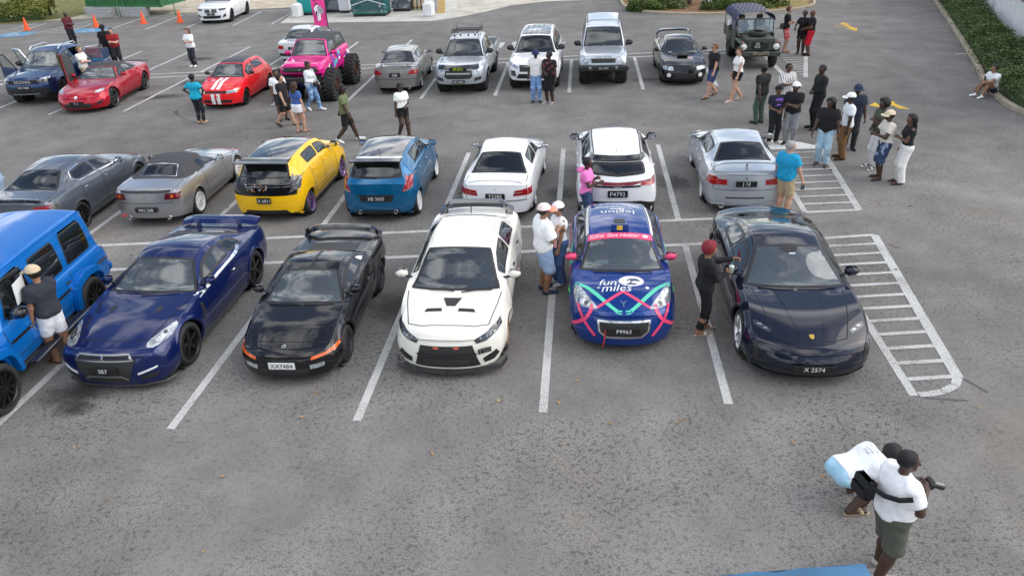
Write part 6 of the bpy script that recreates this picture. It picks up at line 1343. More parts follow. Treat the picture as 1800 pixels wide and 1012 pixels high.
def car_impreza():
    L, w, fo, wb, tr = 4.34, .85, .88, 2.52, .31
    p = prof(L, w, .74, (1.28, .93), (1.95, 1.33), (2.4, 1.40), (3.1, 1.34), (3.78, 1.02), 1.0, .52, .91, .97, g=.15, rear=.17)
    pos = (6.36+.1*2.17, 19.08+2.16)
    c = Car('parked_car', 'near-black saloon with round fog lamps and rear wing beside the army truck', 'car', pos, math.atan2(-1, -.10), L, w, **p, fo=fo, wb=wb, tr=tr, body=BLACKP, marks=[.28, 1.2, 1.45, 2.3, 3.15], group=ROW3, fbulge=.07)
    c.screen('windscreen', 1.28, 1.93, GLS_GREY); c.screen('rear_window', 3.12, 3.7, GLS_DARK); c.side(1.6, 2.25, GLS_DARK); c.side(2.32, 3.12, GLS_DARK); c.doors([(1.45, 2.3), (2.3, 3.15)]); c.panel('bonnet', .28, 1.2); c.arches(); c.wheels((7, 'fat', .0), RIMBLK)
    lamps(c, 'headlight', 'F', [[(.40, .56), (.76, .58), (.76, .69), (.42, .68)]], LAMPW); c.patch('grille', 'F', [(-.36, .58), (.36, .58), (.36, .67), (-.36, .67)], TRIM, .01)
    for sg in (1, -1): c.patch('fog_lamp', 'F', [(sg*.56+.075*math.cos(t), .40+.075*math.sin(t)) for t in np.linspace(0, 6.28, 13)[:-1]], mat('fog_white', (.75, .75, .72), .2), .02, .1)
    c.patch('lower_grille', 'F', [(-.40, .28), (.40, .28), (.40, .46), (-.40, .46)], GRILLE, .01, .1); b = MB(); b.box((L/2-.95, 0, .93), (.36, .42, .09), .03); b.build('bonnet_scoop', BLACKP, c.root)
    for q in range(3): c.strip('bonnet_sticker', 'T', [(.62+q*.07, .15), (.62+q*.07, .36)], .04, WHITEV if q != 1 else mat('sticker_red', (.5, .05, .04), .5), .012)
    wing(c, -L/2+.22, 1.30, .72, .30, 1.0, BLACKP, posts=.92, drop=.12); c.mirror(1.62, .95, BLACKP, 1.0); c.wipers([((1.25, 0), (1.3, -.5)), ((1.28, .5), (1.24, .05))]); c.interior(1.65, 2.2, .92); c.text('T', 1.38, -.42, 'TRD', .06, WHITEV, .008); c.finish()
def car_e36():
    L, w, fo, wb, tr = 4.43, .85, .8, 2.7, .31
    p = prof(L, w, .74, (1.4, .95), (2.05, 1.33), (2.45, 1.39), (3.1, 1.33), (3.78, 1.0), .97, .52, .92, .96, g=.17, rear=.16)
    c = mk('pale silver older saloon parked behind the magenta monster truck', (-8.30, 29.35), (-8.55, 26.65), -1, L, w, fo, wb, tr, p, paint('paint_pale_silver', (.58, .59, .60), .3, .3), (1.4, 2.0), (3.12, 3.72), [(1.65, 2.3), (2.37, 3.15)], [(1.5, 2.33), (2.33, 3.2)], ((7, 'fat', .0), RIMSIL), (1.75, .96, TRIM), (1.8, 2.3, .93), group='cars parked in the far rows', gr=GLS_GREY, rin=.02)
    lamps(c, 'tail_light', 'R', [[(.46, .70), (.80, .70), (.80, .84), (.46, .84)]], LAMPR); c.plate('R', 0, .74, 'P 512', .46, .12, out_=.02); c.patch('lower_bumper', 'R', [(-.80, .40), (.80, .40), (.82, .52), (-.82, .52)], TRIM, .01, .1); c.finish()
def car_x3():
    L, w, fo, wb, tr = 4.71, .945, .88, 2.86, .37
    p = prof(L, w, .98, (1.25, 1.12), (2.0, 1.56), (2.5, 1.66), (3.9, 1.58), (4.5, 1.12), 1.05, .58, 1.08, 1.15, g=.2, hood=.85)
    c = mk('white sport utility vehicle with black kidney grille parked at the far kerb', (-16.33, 39.55), (-16.22, 42.4), 1, L, w, fo, wb, tr, p, WHITE, (1.25, 1.98), None, [(1.65, 2.45), (2.52, 3.5)], [(1.5, 2.48), (2.48, 3.4)], ((5, 'twin', .0), RIMBLK, dict(inch=.28)), (1.75, 1.15, TRIM, 1.1), (1.75, 2.3, 1.1), group='cars parked in the far rows', bonnet=(.25, 1.15))
    lamps(c, 'grille', 'F', [[(.03, .62), (.36, .64), (.36, .84), (.05, .84)]], GLOSSBLK); lamps(c, 'headlight', 'F', [[(.48, .74), (.84, .78), (.84, .88), (.50, .86)]], LAMPD); lamps(c, 'side_duct', 'F', [[(.60, .36), (.80, .40), (.82, .58), (.72, .52)]], TRIM); c.patch('lower_grille', 'F', [(-.5, .32), (.5, .32), (.56, .48), (-.56, .48)], TRIM, .01, .1); c.plate('F', 0, .56, 'X 88', .46, .11, out_=.04); c.finish()
def car_monster():
    """magenta short off-roader lifted on huge tyres: open suspension, soft top"""
    L, w, fo, wb, tr = 3.7, .82, .60, 2.55, .56; z = .58
    T = [(0, .75+z), (.06, .84+z), (1.0, .90+z), (1.08, .92+z), (1.50, 1.42+z), (1.62, 1.46+z), (2.4, 1.47+z), (3.3, 1.42+z), (3.55, .95+z), (3.7, .86+z)]
    E = [(0, .62), (.9, .70), (1.12, .70), (1.52, .58), (3.2, .58), (3.5, .68), (3.7, .66)]; S = [(0, .70+z), (1.0, .84+z), (3.4, .88+z), (3.7, .80+z)]
    P = [(0, .74), (.2, .79), (3.5, .80), (3.7, .76)]; B = [(0, .50+z), (.4, .30+z), (3.3, .30+z), (3.7, .42+z)]
    pos, a = place((-6.48, 19.10), (-6.14, 22.05), 1, 1.06, L, fo, wb)
    c = Car('monster_truck', 'magenta short off-roader raised on enormous tyres with graffiti sides and black soft top', 'off-roader', pos, a, L, w, T, E, S, P, B, fo, wb, tr, MAG, K=(.06, .05, .03, -.02, -.04), marks=[.1, 1.0, 1.2, 2.2], tuck=.02, inset_=.03, ds=.055)
    c.screen('windscreen', 1.09, 1.50, GLS_CLEAR, fr=.03); c.side(1.30, 2.12, GLS_GREY); c.split('soft_top', c.sel(c.side1+1, c.hN, 1.56, 3.5) & (c.fc[:, 2] > .95+z), CLOTHTOP); c.doors([(1.2, 2.2)])
    for k in ('S', 's'): c.window('side_window', k, [(2.35, 1.05+z), (3.2, 1.05+z), (3.05, 1.35+z), (2.4, 1.38+z)], GLS_DARK, .03, 1)
    c.w = .80; c.arches(r=.60, wide=.04, zlow=.75)
    for k in ('S', 's'):
        for i in range(34):
            s0, z0 = random.uniform(.9, 3.5), random.uniform(.42, .88)+z; a_ = random.uniform(0, 6.28); q = random.uniform(.06, .16)
            c.patch('graffiti', k, [(s0+q*math.cos(a_+t)*random.uniform(.6, 1.2), max(.36+z, z0+q*.7*math.sin(a_+t))) for t in (0, 1.3, 2.6, 4.0, 5.2)], [WHITEV, mat('graffiti_blue', (.05, .12, .6), .4), mat('graffiti_violet', (.25, .03, .45), .4), mat('graffiti_teal', (.1, .5, .55), .4), TRIM][i % 5], .004+.0004*i, .2, skirt=False)
    c.patch('grille', 'F', [(-.66, .56+z), (.66, .56+z), (.66, .74+z), (-.66, .74+z)], TRIM, .01, .1)
    for sg in (1, -1):
        h = MB(); h.lathe([(0, .085), (.03, .085), (.035, .001)], 12, 'x'); h.build('headlight', LAMPD, c.root, loc=(L/2+.02, sg*.50, .65+z))
    b = MB(); b.lathe([(0, .04), (.02, .04), (.022, .001)], 10, 'x'); b.build('badge', CHROME, c.root, loc=(L/2+.05, 0, .65+z)); c.mirror(1.35, .92+z, MAG, 1.1); c.interior(1.45, 2.0, .9+z, False, wide=.62)
    b = MB()                                         # chassis: rails, axles, links, coil-over shocks
    for sg in (1, -1):
        b.tube([(L/2-.05, sg*.42, .80), (-L/2+.1, sg*.42, .80)], .05, 6)
        for sw in (fo, fo+wb): b.tube([(L/2-sw, sg*.70, .60), (L/2-sw+.1, sg*.46, 1.25)], .05, 8); b.tube([(L/2-sw, sg*.6, .52), (L/2-sw-.9*(1 if sw < 1 else -1), sg*.4, .66)], .03, 6)
    b.build('chassis', TRIM, c.root)
    for sw in (fo, fo+wb): b = MB(); b.tube([(L/2-sw, -1.0, tr), (L/2-sw, 1.0, tr)], .065, 8); b.lathe([(-.14, .02), (-.12, .13), (.12, .13), (.14, .02)], 12, 'x', Matrix.Translation((L/2-sw, .2, tr))); b.build('axle', mat('axle_blue', (.02, .06, .25), .4), c.root)
    b = MB(); b.box((L/2+.06, 0, .86), (.14, 1.2, .22), .04); b.build('front_bumper', TRIM, c.root)
    ty, ri, di = wheel_meshes((8, 'fat', .05), mat('rim_rust', (.13, .06, .045), .5, .6), tr, .40, .25)
    tb = MB(); tb.V = [tuple(v.co) for v in ty.vertices]; tb.F = [tuple(p.vertices) for p in ty.polygons]
    for k in range(22):                              # tread lugs
        for row, off in ((-.09, 0), (-.35, .5)):
            t = 2*math.pi*(k+off)/22; M_ = Matrix.Rotation(-t, 4, 'Y') @ Matrix.Translation((tr-.005, row, 0)) @ Matrix.Rotation(R(25 if off else -25), 4, 'X'); tb.box((0, 0, 0), (.07, .20, .085), 0, M_)
    tm = tb.data('tyre', RUBBER)
    for sw in (fo, fo+wb):
        for sg in (1, -1): wl = link('wheel', ri, c.root, (L/2-sw, sg*1.12, tr), (0, 0, 0 if sg > 0 else math.pi)); link('tyre', tm, wl)
    c.finish()
def car_army():
    """olive military light truck: flat panels, canvas tilt, spare wheel on the bonnet"""
    OL = mat('paint_olive', (.045, .05, .038), .55, var=.25, vscale=4); CAN = mat('canvas_pattern', (.03, .04, .09), .9)
    t = CAN.node_tree; br = t.nodes.new('ShaderNodeTexBrick'); br.inputs['Scale'].default_value = 5.0; br.inputs['Color1'].default_value = (.03, .04, .09, 1); br.inputs['Color2'].default_value = (.05, .06, .13, 1); br.inputs['Mortar'].default_value = (.03, .04, .09, 1)
    ang = math.atan2(-1, -.10); L, fo, wb, tr = 3.9, .62, 2.3, .40
    d = np.array((math.cos(ang), math.sin(ang))); pos = np.array((9.80, 21.72))-d*(L/2-fo)
    r = empty('army_truck', (*pos, 0), ang, 'olive green military light truck with canvas tilt and bonnet spare wheel', 'truck'); r['group'] = ROW3
    X = lambda s: L/2-s
    b = MB(); b.box((X(.68), 0, .93), (1.06, 1.10, .46), .03); b.build('bonnet', OL, r)
    for sg in (1, -1):
        b = MB(); b.box((X(.70), sg*.66, .98), (1.10, .24, .10), .03); b.box((X(.18), sg*.66, .82), (.08, .24, .30), .02); b.build('front_wing', OL, r)
        h = MB(); h.lathe([(-.02, .12), (.02, .12), (.02, .10), (.05, .06), (.06, .001)], 16, 'x'); h.build('headlight', mat('fog_white', (.75, .75, .72), .2), r, True, loc=(X(.13), sg*.62, .86)); b = MB(); b.lathe([(0, .035), (.03, .03), (.03, .001)], 8, 'x'); b.build('indicator', LAMPO, r, loc=(X(.13), sg*.66, 1.02))
        b = MB(); b.box((X(1.70), sg*.74, .86), (.80, .05, .62), .015); b.build('door', OL, r); b = MB(); b.box((X(3.0), sg*.76, .98), (1.70, .05, .44), .015); b.build('bed_side', OL, r)
        b = MB(); b.tube([(X(1.30), sg*.78, 1.30), (X(1.22), sg*.98, 1.38)], .012, 5); b.box((X(1.22), sg*1.0, 1.42), (.03, .14, .22), .012); b.build('mirror', TRIM, r)
    b = MB(); b.box((X(2.5), 0, .56), (2.8, 1.3, .16), .02); b.box((X(2.95), 0, .78), (1.75, 1.46, .06)); b.build('chassis', OL, r)
    b = MB(); b.box((X(.14), 0, .90), (.05, .94, .36), .01); g = b.build('grille_panel', OL, r)
    for q in range(7): b = MB(); b.box((X(.108), 0, .78+q*.035), (.02, .6, .014)); b.build('slat', TRIM, g)
    b = MB(); b.box((X(.02), 0, .60), (.14, 1.55, .16), .02); b.build('front_bumper', OL, r)
    rp = MB(); 
    for q in range(10): rp.tube([(X(.0)+.10, -.30+.06*q, .62+.05*math.sin(q)), (X(0)+.13, -.27+.06*q, .70-.04*math.sin(q*2)), (X(.0)+.10, -.24+.06*q, .60)], .022, 6)
    rp.build('coiled_rope', mat('rope', (.30, .25, .18), .9), r)
    pl = MB(); pl.box((0, 0, 0), (.012, .40, .26), .004); p_ = pl.build('number_plate', PLATEK, r, loc=(X(.085), -.12, .93)); 
    for q, tx in ((.055, 'G8'), (-.055, '4220')): V, F, wd = text_geo(tx); obj('lettering', [(.009, x*.08, y*.085+q) for x, y, _ in V], F, PLATEW, p_, smooth=False)
    b = MB(); b.lathe([(-.09, .17), (-.10, .24), (-.07, .345), (.05, .355), (.09, .30), (.08, .18)], 24, 'z'); b.build('spare_tyre', RUBBER, r, True, loc=(X(.80), 0, 1.25)); b = MB(); b.lathe([(-.05, .001), (-.05, .18), (.0, .19)], 16, 'z'); b.build('spare_rim', OL, r, loc=(X(.80), 0, 1.27))
    f = MB()
    for y in (-.70, 0, .70): f.tube([(X(1.26), y, 1.16), (X(1.36), y, 1.70)], .022, 6)
    f.tube([(X(1.26), -.7, 1.17), (X(1.26), .7, 1.17)], .022, 6); f.tube([(X(1.36), -.7, 1.70), (X(1.36), .7, 1.70)], .022, 6); f.build('windscreen_frame', OL, r)
    for y in (-.35, .35): b = MB(); b.add([(X(1.265), y-.33, 1.18), (X(1.265), y+.33, 1.18), (X(1.355), y+.33, 1.68), (X(1.355), y-.33, 1.68)], [(0, 1, 2, 3)]); b.build('windscreen', GLS_CLEAR, r)
    V = []; F = []                                   # canvas tilt over hoops
    for i, s_ in enumerate(np.linspace(1.36, 3.86, 11)):
        for k in range(13): u = math.pi*k/12; V.append((X(s_), .78*math.cos(u)*(abs(math.cos(u))**-.35 if abs(math.cos(u)) > .02 else 1)*.98, 1.62+.34*math.sin(u)**.7+.015*math.sin(i*math.pi)))
    for i in range(10):
        for k in range(12): F.append((i*13+k, i*13+k+1, i*13+k+14, i*13+k+13))
    cv = obj('canvas_tilt', V, F, CAN, r)
    for i in range(8):                               # pale dashes printed in rows on the canvas
        for k in range(8):
            x = X(1.5+.3*i); y = -.56+.16*k+(.05 if i % 2 else 0); zt = 1.965-.09*abs(y/.7)**2.5
            b = MB(); b.box((x, y, zt+.012), (.05, .10, .006)); o = b.build('printed_dash', mat('print_cream', (.45, .42, .38), .8), cv)
    for sg in (1, -1): b = MB(); b.tube([(X(3.8), sg*.74, 1.15), (X(3.8), sg*.74, 1.64)], .018, 6); b.tube([(X(2.2), sg*.74, 1.15), (X(2.2), sg*.74, 1.64)], .018, 6); b.build('hoop', OL, r)
    for sg in (1, -1): link('seat', seat_mesh(SEATM, 1.2), r, (X(2.05), sg*.36, .25))
    b = MB(); b.tube([(0, .18*math.cos(q), .18*math.sin(q)) for q in np.linspace(0, 6.28, 15)], .014, 5, cap=False); b.build('steering_wheel', TRIM, r, loc=(X(1.55), -.36, 1.2), rot=(0, R(-30), 0))
    ty, ri, di = wheel_meshes((6, 'fat', .04), OL, tr, .22, .21)
    for sw in (fo, fo+wb):
        for sg in (1, -1): wl = link('wheel', ri, r, (X(sw), sg*.74, tr), (0, 0, 0 if sg > 0 else math.pi)); link('tyre', ty, wl)
for build in (car_offroader, car_gtr, car_mr2, car_evo, car_rally, car_taycan, car_is, car_s2k, car_yswift, car_bswift, car_corolla, car_nissan, car_evo6,
              car_riddara, car_mg, car_starlet, car_monster, car_lancer, car_isuzu, car_dmax, car_disco, car_impreza, car_army, car_e36, car_x3): build()
# ================================================================== things around the car park
ORANGE = mat('cone_orange', (.85, .10, .015), .5, var=.1)
cone = None
for (x, y), lb in zip([(-28.79, 39.61), (-24.59, 39.57), (-21.97, 40.14), (-19.68, 39.98)], ['orange traffic cone farthest left beside the lime hedge', 'orange traffic cone beside the hatched accessible bay', 'orange traffic cone below the right-hand concrete steps', 'orange traffic cone nearest the white sport utility vehicle']):
    r = empty('traffic_cone', (x, y, 0), 0, lb, 'cone', 'traffic cones along the far bays')
    if cone is None:
        a = MB(); a.box((0, 0, .02), (.40, .40, .04), .012); b = MB(); b.lathe([(.04, .16), (.70, .035), (.72, .03), (.72, .001)], 18, 'z'); cone = (a.data('cone_base', ORANGE), b.data('cone_body', ORANGE, True))
    link('cone_base', cone[0], r); link('cone_body', cone[1], r)
GREENC = mat('container_green', (.035, .16, .055), .6, var=.25, vscale=2)
ct = empty('green_container', (-27.45, 44.85, -.22), R(-17), 'green corrugated steel container raised on concrete blocks', 'container')
b = MB(); b.box((2.95, 1.2, 2.0), (5.9, 2.4, 2.4), .02); b.build('container_shell', GREENC, ct)
for k in range(30): b = MB(); b.box((.12+.195*k, -.02, 2.0), (.09, .05, 2.2), .012); b.build('corrugation', GREENC, ct)
for z in (.82, 3.18): b = MB(); b.box((2.95, -.03, z), (5.94, .10, .14), .01); b.build('edge_beam', GREENC, ct)
for x in (.06, 2.95, 5.84): b = MB(); b.box((x, -.04, 2.0), (.14, .12, 2.4), .01); b.build('corner_post', GREENC, ct)
for k in range(10): b = MB(); b.box((5.91, .15+.24*k, 2.0), (.04, .10, 2.2), .01); b.build('corrugation', GREENC, ct)
for i, (x, lb) in enumerate(((-26.2, 'pale concrete steps under the left end of the green container'), (-23.9, 'pale concrete steps under the right end of the green container'))):
    s_ = empty('concrete_steps', (x, 44.0-.45*i, 0), R(-17), lb, 'steps', 'concrete steps at the container')
    for k in range(3): b = MB(); b.box((0, .12*k, .09+.18*k), (1.75, .75-.1*k, .175), .015); b.build('step', CBLOCK, s_)
    b = MB(); b.box((-1.15, .25, .28), (.5, .4, .56), .02); b.build('support_block', CBLOCK, s_)
for x, lb in ((-24.75, 'thin green steel post between the container steps'), (-21.2, 'thin green steel post at the right end of the container')):
    r = empty('steel_post', (x, 43.4, 0), 0, lb, 'post', 'green posts by the container'); b = MB(); b.tube([(0, 0, 0), (0, 0, 1.9)], .03, 8); b.build('post_tube', GREENC, r); b = MB(); b.lathe([(-.005, .14), (.02, .14), (.02, .001)], 12, 'z'); b.build('base_plate', GREENC, r)
r = empty('parking_sign', (-30.0, 45.5, 0), R(20), 'small white parking sign on a post behind the lime hedge', 'sign'); b = MB(); b.tube([(0, 0, 0), (0, 0, 1.7)], .025, 8); b.build('post', STEEL, r); b = MB(); b.box((0, -.03, 1.55), (.45, .02, .55), .008); sp = b.build('sign_plate', mat('sign_white', (.75, .77, .8), .4), r); b = MB(); b.box((0, -.043, 1.52), (.22, .004, .26)); b.build('sign_symbol', mat('sign_blue', (.15, .25, .5), .4), sp)
# generators in stretch film on the apron
TEALG = mat('generator_teal', (.012, .30, .29), .4, var=.15); FILM = glass('stretch_film', (.92, .95, .97), .9, .10)
def generator(label, pos, size, m_, wrap, rz=R(-6), base=.16):
    r = empty('generator', (*pos, 0), rz, label, 'generator', 'generator cabinets on the apron'); w_, d, h_ = size
    b = MB(); b.box((0, 0, base/2), (w_*.98, d*.98, base), .01); b.build('base_frame', TRIM, r)
    b = MB(); b.box((0, 0, base+h_/2), (w_, d, h_), .03); sh = b.build('cabinet', m_, r)
    for k in range(max(1, int(w_/.65))):
        x = -w_/2+(k+.5)*w_/max(1, int(w_/.65)); b = MB(); b.box((x, -d/2-.008, base+h_*.45), (w_/max(1, int(w_/.65))*.9, .02, h_*.8), .008); dr = b.build('cabinet_door', m_, r); b = MB(); b.box((x+.18, -d/2-.03, base+h_*.5), (.06, .03, .14), .01); b.build('latch', TRIM, dr)
    if wrap:
        V = []; F = []; n, mm = 14, 9; pts = [(-w_/2, -d/2), (w_/2, -d/2), (w_/2, d/2), (-w_/2, d/2)]; loop = dens(pts, .22)
        for j in range(mm):
            for p in loop: k = 1.04+.03*RNG.uniform(); V.append((p[0]*k+RNG.normal()*.008, p[1]*k-.02+RNG.normal()*.008, base+.05+h_*j/(mm-1)*.99))
        N_ = len(loop)
        for j in range(mm-1):
            for i in range(N_): F.append((j*N_+i, j*N_+(i+1) % N_, (j+1)*N_+(i+1) % N_, (j+1)*N_+i))
        obj('plastic_wrap', V, F, FILM, r, smooth=False)
        b = MB(); [b.tube([(-w_/2-.05, -d/2-.06, base+h_*a), (0, -d/2-.07, base+h_*(a+bb)), (w_/2+.05, -d/2-.06, base+h_*a)], .025, 5) for a, bb in ((.25, .15), (.55, -.1), (.8, .05))]; b.build('film_twist', mat('film_white', (.7, .75, .78), .4), r)
generator('teal generator cabinet at the left of the apron by the white block', (-11.8, 41.2), (1.5, 1.3, 2.0), TEALG, False); generator('grey-blue wrapped cabinet between the two teal generators', (-10.6, 41.9), (1.2, 1.2, 2.0), mat('cabinet_blue_grey', (.20, .27, .32), .5), True); generator('narrow white electrical cabinet beside the feather flag', (-9.8, 41.1), (.62, .6, 1.9), mat('cabinet_white', (.68, .70, .72), .45), False)
generator('teal generator cabinet wrapped in torn stretch film', (-7.95, 39.75), (2.0, 1.4, 2.0), TEALG, True); generator('grey cabinet in stretch film right of the wrapped teal generator', (-6.2, 41.1), (1.1, 1.1, 1.9), mat('cabinet_grey', (.22, .24, .25), .5), True)
for (x, y), lb, s in (((-12.5, 39.75), 'white rounded concrete block at the left of the apron', .55), ((-4.4, 37.95), 'white rounded concrete block at the right of the apron', .62)):
    r = empty('concrete_block', (x, y, 0), R(-6), lb, 'bollard', 'white blocks at the apron'); b = MB(); b.box((0, .15, .42), (s, .7, .84), .12); b.build('block_body', WALLW, r); b = MB(); b.box((0, .15, .03), (s+.06, .76, .06), .01); b.build('block_foot', CONC, r)
for k in range(4):
    b = MB(); x = -3.95+.13*k; b.box((0, 0, 1.1), (.11, .045, 2.3), .006); o = b.build('timber_plank', mat('timber', (.50, .34, .13), .75, var=.2, vscale=6), loc=(x, 39.2, .05), rot=(R(-24), R(10), R(4*k))); tag(o, ['leftmost yellow timber plank leaning by the right white block', 'second yellow timber plank from the right white block', 'third yellow timber plank from the right white block', 'rightmost yellow timber plank leaning by the right white block'][k], 'plank', 'planks leaning by the apron')
r = empty('low_wall', (-3.75, 40.0, 0), R(12), 'low white sloping wall behind the leaning planks', 'wall'); b = MB(); b.box((0, 1.0, .6), (.22, 2.6, 1.2), .03); b.build('wall_face', WALLW, r); b = MB(); b.box((0, 1.0, 1.22), (.28, 2.66, .04), .01); b.build('wall_cap', CONC, r)
r = empty('timber_crate', (-5.2, 41.3, 0), R(-10), 'weathered open timber crate beside the grey wrapped cabinet', 'crate')
for k in range(6): b = MB(); b.box((-.32+.13*k, -.35, .7), (.10, .03, 1.4), .006); b.build('slat', MATS['timber'] if k % 2 else STEMM, r)
for z in (.15, .7, 1.3): b = MB(); b.box((0, -.31, z), (.85, .04, .10), .006); b.build('rail', STEMM, r)
# feather flag
r = empty('feather_flag', (-9.35, 31.2, 0), R(8), 'tall pink feather flag with black and white artwork behind the magenta truck', 'flag')
b = MB(); b.tube([(.42, 0, 0), (.42, 0, 2.5), (.30, 0, 3.9)], .02, 6); b.build('pole', TRIM, r); b = MB(); b.lathe([(0, .25), (.05, .25), (.07, .05), (.25, .04)], 14, 'z'); b.build('base', TRIM, r, loc=(.42, 0, 0))
V = []; F = []
for i in range(17):
    z = .75+3.1*i/16; wv = .03*math.sin(i*.9)
    for k in range(7): x = .40-.66*k/6*(1 if i < 13 else 1-.12*(i-12)); V.append((x-(.03*(i-8)/8), wv+.02*math.sin(k*1.3+i*.5), z+.06*k/6))
for i in range(16):
    for k in range(6): F.append((i*7+k, i*7+k+1, i*7+k+8, i*7+k+7))
sail = obj('sail', V, F, mat('flag_pink', (.80, .05, .28), .7), r)
for i in range(22):
    cx, cz, a = random.uniform(-.08, .22), random.uniform(1.0, 2.6), random.uniform(0, 6.28); s_ = random.uniform(.04, .12)
    b = MB(); pts = [(cx+s_*math.cos(a+t)*random.uniform(.6, 1.2), -.055-.0012*i, cz+s_*1.6*math.sin(a+t)) for t in (0, 1.2, 2.5, 3.8, 5.0)]; b.add(pts, [(0, 1, 2, 3, 4)]); b.build('artwork_patch', [WHITEV, TRIM, mat('art_lilac', (.35, .25, .6), .6), WHITEV, mat('art_grey', (.35, .35, .4), .6)][i % 5], sail)
# corner of the blue gazebo roof close below the camera
BLUEC = mat('canopy_blue', (.05, .155, .285), .75, bump=.25, bscale=9, var=.12, vscale=3)
r = empty('gazebo', (-.12, -6.47, 0), R(2.5), 'blue fabric gazebo roof corner at the bottom edge of the picture', 'gazebo')
V = []; F = []; n = 28; hw = 2.35
cs = np.linspace(-1, 1, n+1)
for j in range(n+1):
    for i in range(n+1):
        x, y = cs[i]*hw, cs[j]*1.35; mx_ = max(abs(cs[i]), abs(cs[j])); z = 2.30+.75*(1-mx_)
        cn = max(0, (abs(cs[i])+abs(cs[j])-1.55)); z += .012*math.sin(i*2.3+j*1.1)*(1 if cn > 0 else .3)+.02*cn*math.sin(i*3.1-j*2.7)
        V.append((x, y, z))
for j in range(n):
    for i in range(n): F.append((j*(n+1)+i, j*(n+1)+i+1, (j+1)*(n+1)+i+1, (j+1)*(n+1)+i))
obj('canopy', V, F, BLUEC, r)
V = []; F = []; loop = [(i, 0) for i in range(n)]+[(n, j) for j in range(n)]+[(n-i, n) for i in range(n)]+[(0, n-j) for j in range(n)]
for k, (i, j) in enumerate(loop):
    x, y = cs[i]*hw, cs[j]*1.35
    for z, o_ in ((2.30, 1.0), (2.18, 1.012+.004*math.sin(k*1.7)), (2.05, 1.015+.008*math.sin(k*1.7))): V.append((x*o_, y*o_, z))
for k in range(len(loop)):
    k2 = (k+1) % len(loop)
    for q_ in range(2): F.append((k*3+q_, k2*3+q_, k2*3+q_+1, k*3+q_+1))
obj('valance', V, F, BLUEC, r)
for sx in (-1, 1):
    for sy in (-1, 1): b = MB(); b.tube([(sx*(hw-.08), sy*1.27, 0), (sx*(hw-.08), sy*1.27, 2.28)], .025, 8); b.build('leg', STEEL, r)
# ================================================================== people
def surfnets(f, org, vx):
    """surface nets on a sampled distance field (negative inside)"""
    s = f < 0; nx, ny, nz_ = f.shape; cnt = np.zeros((nx-1, ny-1, nz_-1), np.int8); corner = [(a, b, c_) for a in (0, 1) for b in (0, 1) for c_ in (0, 1)]
    sl = lambda A, o: A[o[0]:nx-1+o[0], o[1]:ny-1+o[1], o[2]:nz_-1+o[2]]
    for o in corner: cnt += sl(s, o)
    I = np.argwhere((cnt > 0) & (cnt < 8)); 
    if not len(I): return np.zeros((0, 3)), np.zeros((0, 4), int)
    idx = -np.ones(cnt.shape, int); idx[I[:, 0], I[:, 1], I[:, 2]] = np.arange(len(I))
    acc = np.zeros((len(I), 3)); num = np.zeros(len(I))
    for a in corner:
        for ax in range(3):
            if a[ax]: continue
            b = list(a); b[ax] = 1
            fa = f[I[:, 0]+a[0], I[:, 1]+a[1], I[:, 2]+a[2]]; fb = f[I[:, 0]+b[0], I[:, 1]+b[1], I[:, 2]+b[2]]; m_ = (fa < 0) != (fb < 0)
            t = np.where(m_, fa/np.where(m_, fa-fb, 1), 0); p = np.tile(np.array(a, float), (len(I), 1)); p[:, ax] += t; acc[m_] += p[m_]; num[m_] += 1
    V = (I+acc/num[:, None])*vx+org; Q = []
    for ax in range(3):
        u, v = (ax+1) % 3, (ax+2) % 3; lo = [slice(None)]*3; hi = [slice(None)]*3; lo[ax] = slice(0, -1); hi[ax] = slice(1, None)
        for k in (u, v): lo[k] = slice(1, -1); hi[k] = slice(1, -1)
        A, B = s[tuple(lo)], s[tuple(hi)]; E = np.argwhere(A != B); sg = A[E[:, 0], E[:, 1], E[:, 2]]; E[:, u] += 1; E[:, v] += 1
        def cell(du, dv): c_ = E.copy(); c_[:, u] -= du; c_[:, v] -= dv; return idx[c_[:, 0], c_[:, 1], c_[:, 2]]
        q4 = np.stack([cell(1, 1), cell(0, 1), cell(0, 0), cell(1, 0)], 1); q4[~sg] = q4[~sg][:, ::-1]; Q.append(q4)
    Q = np.concatenate(Q); return V, Q[(Q >= 0).all(1)]
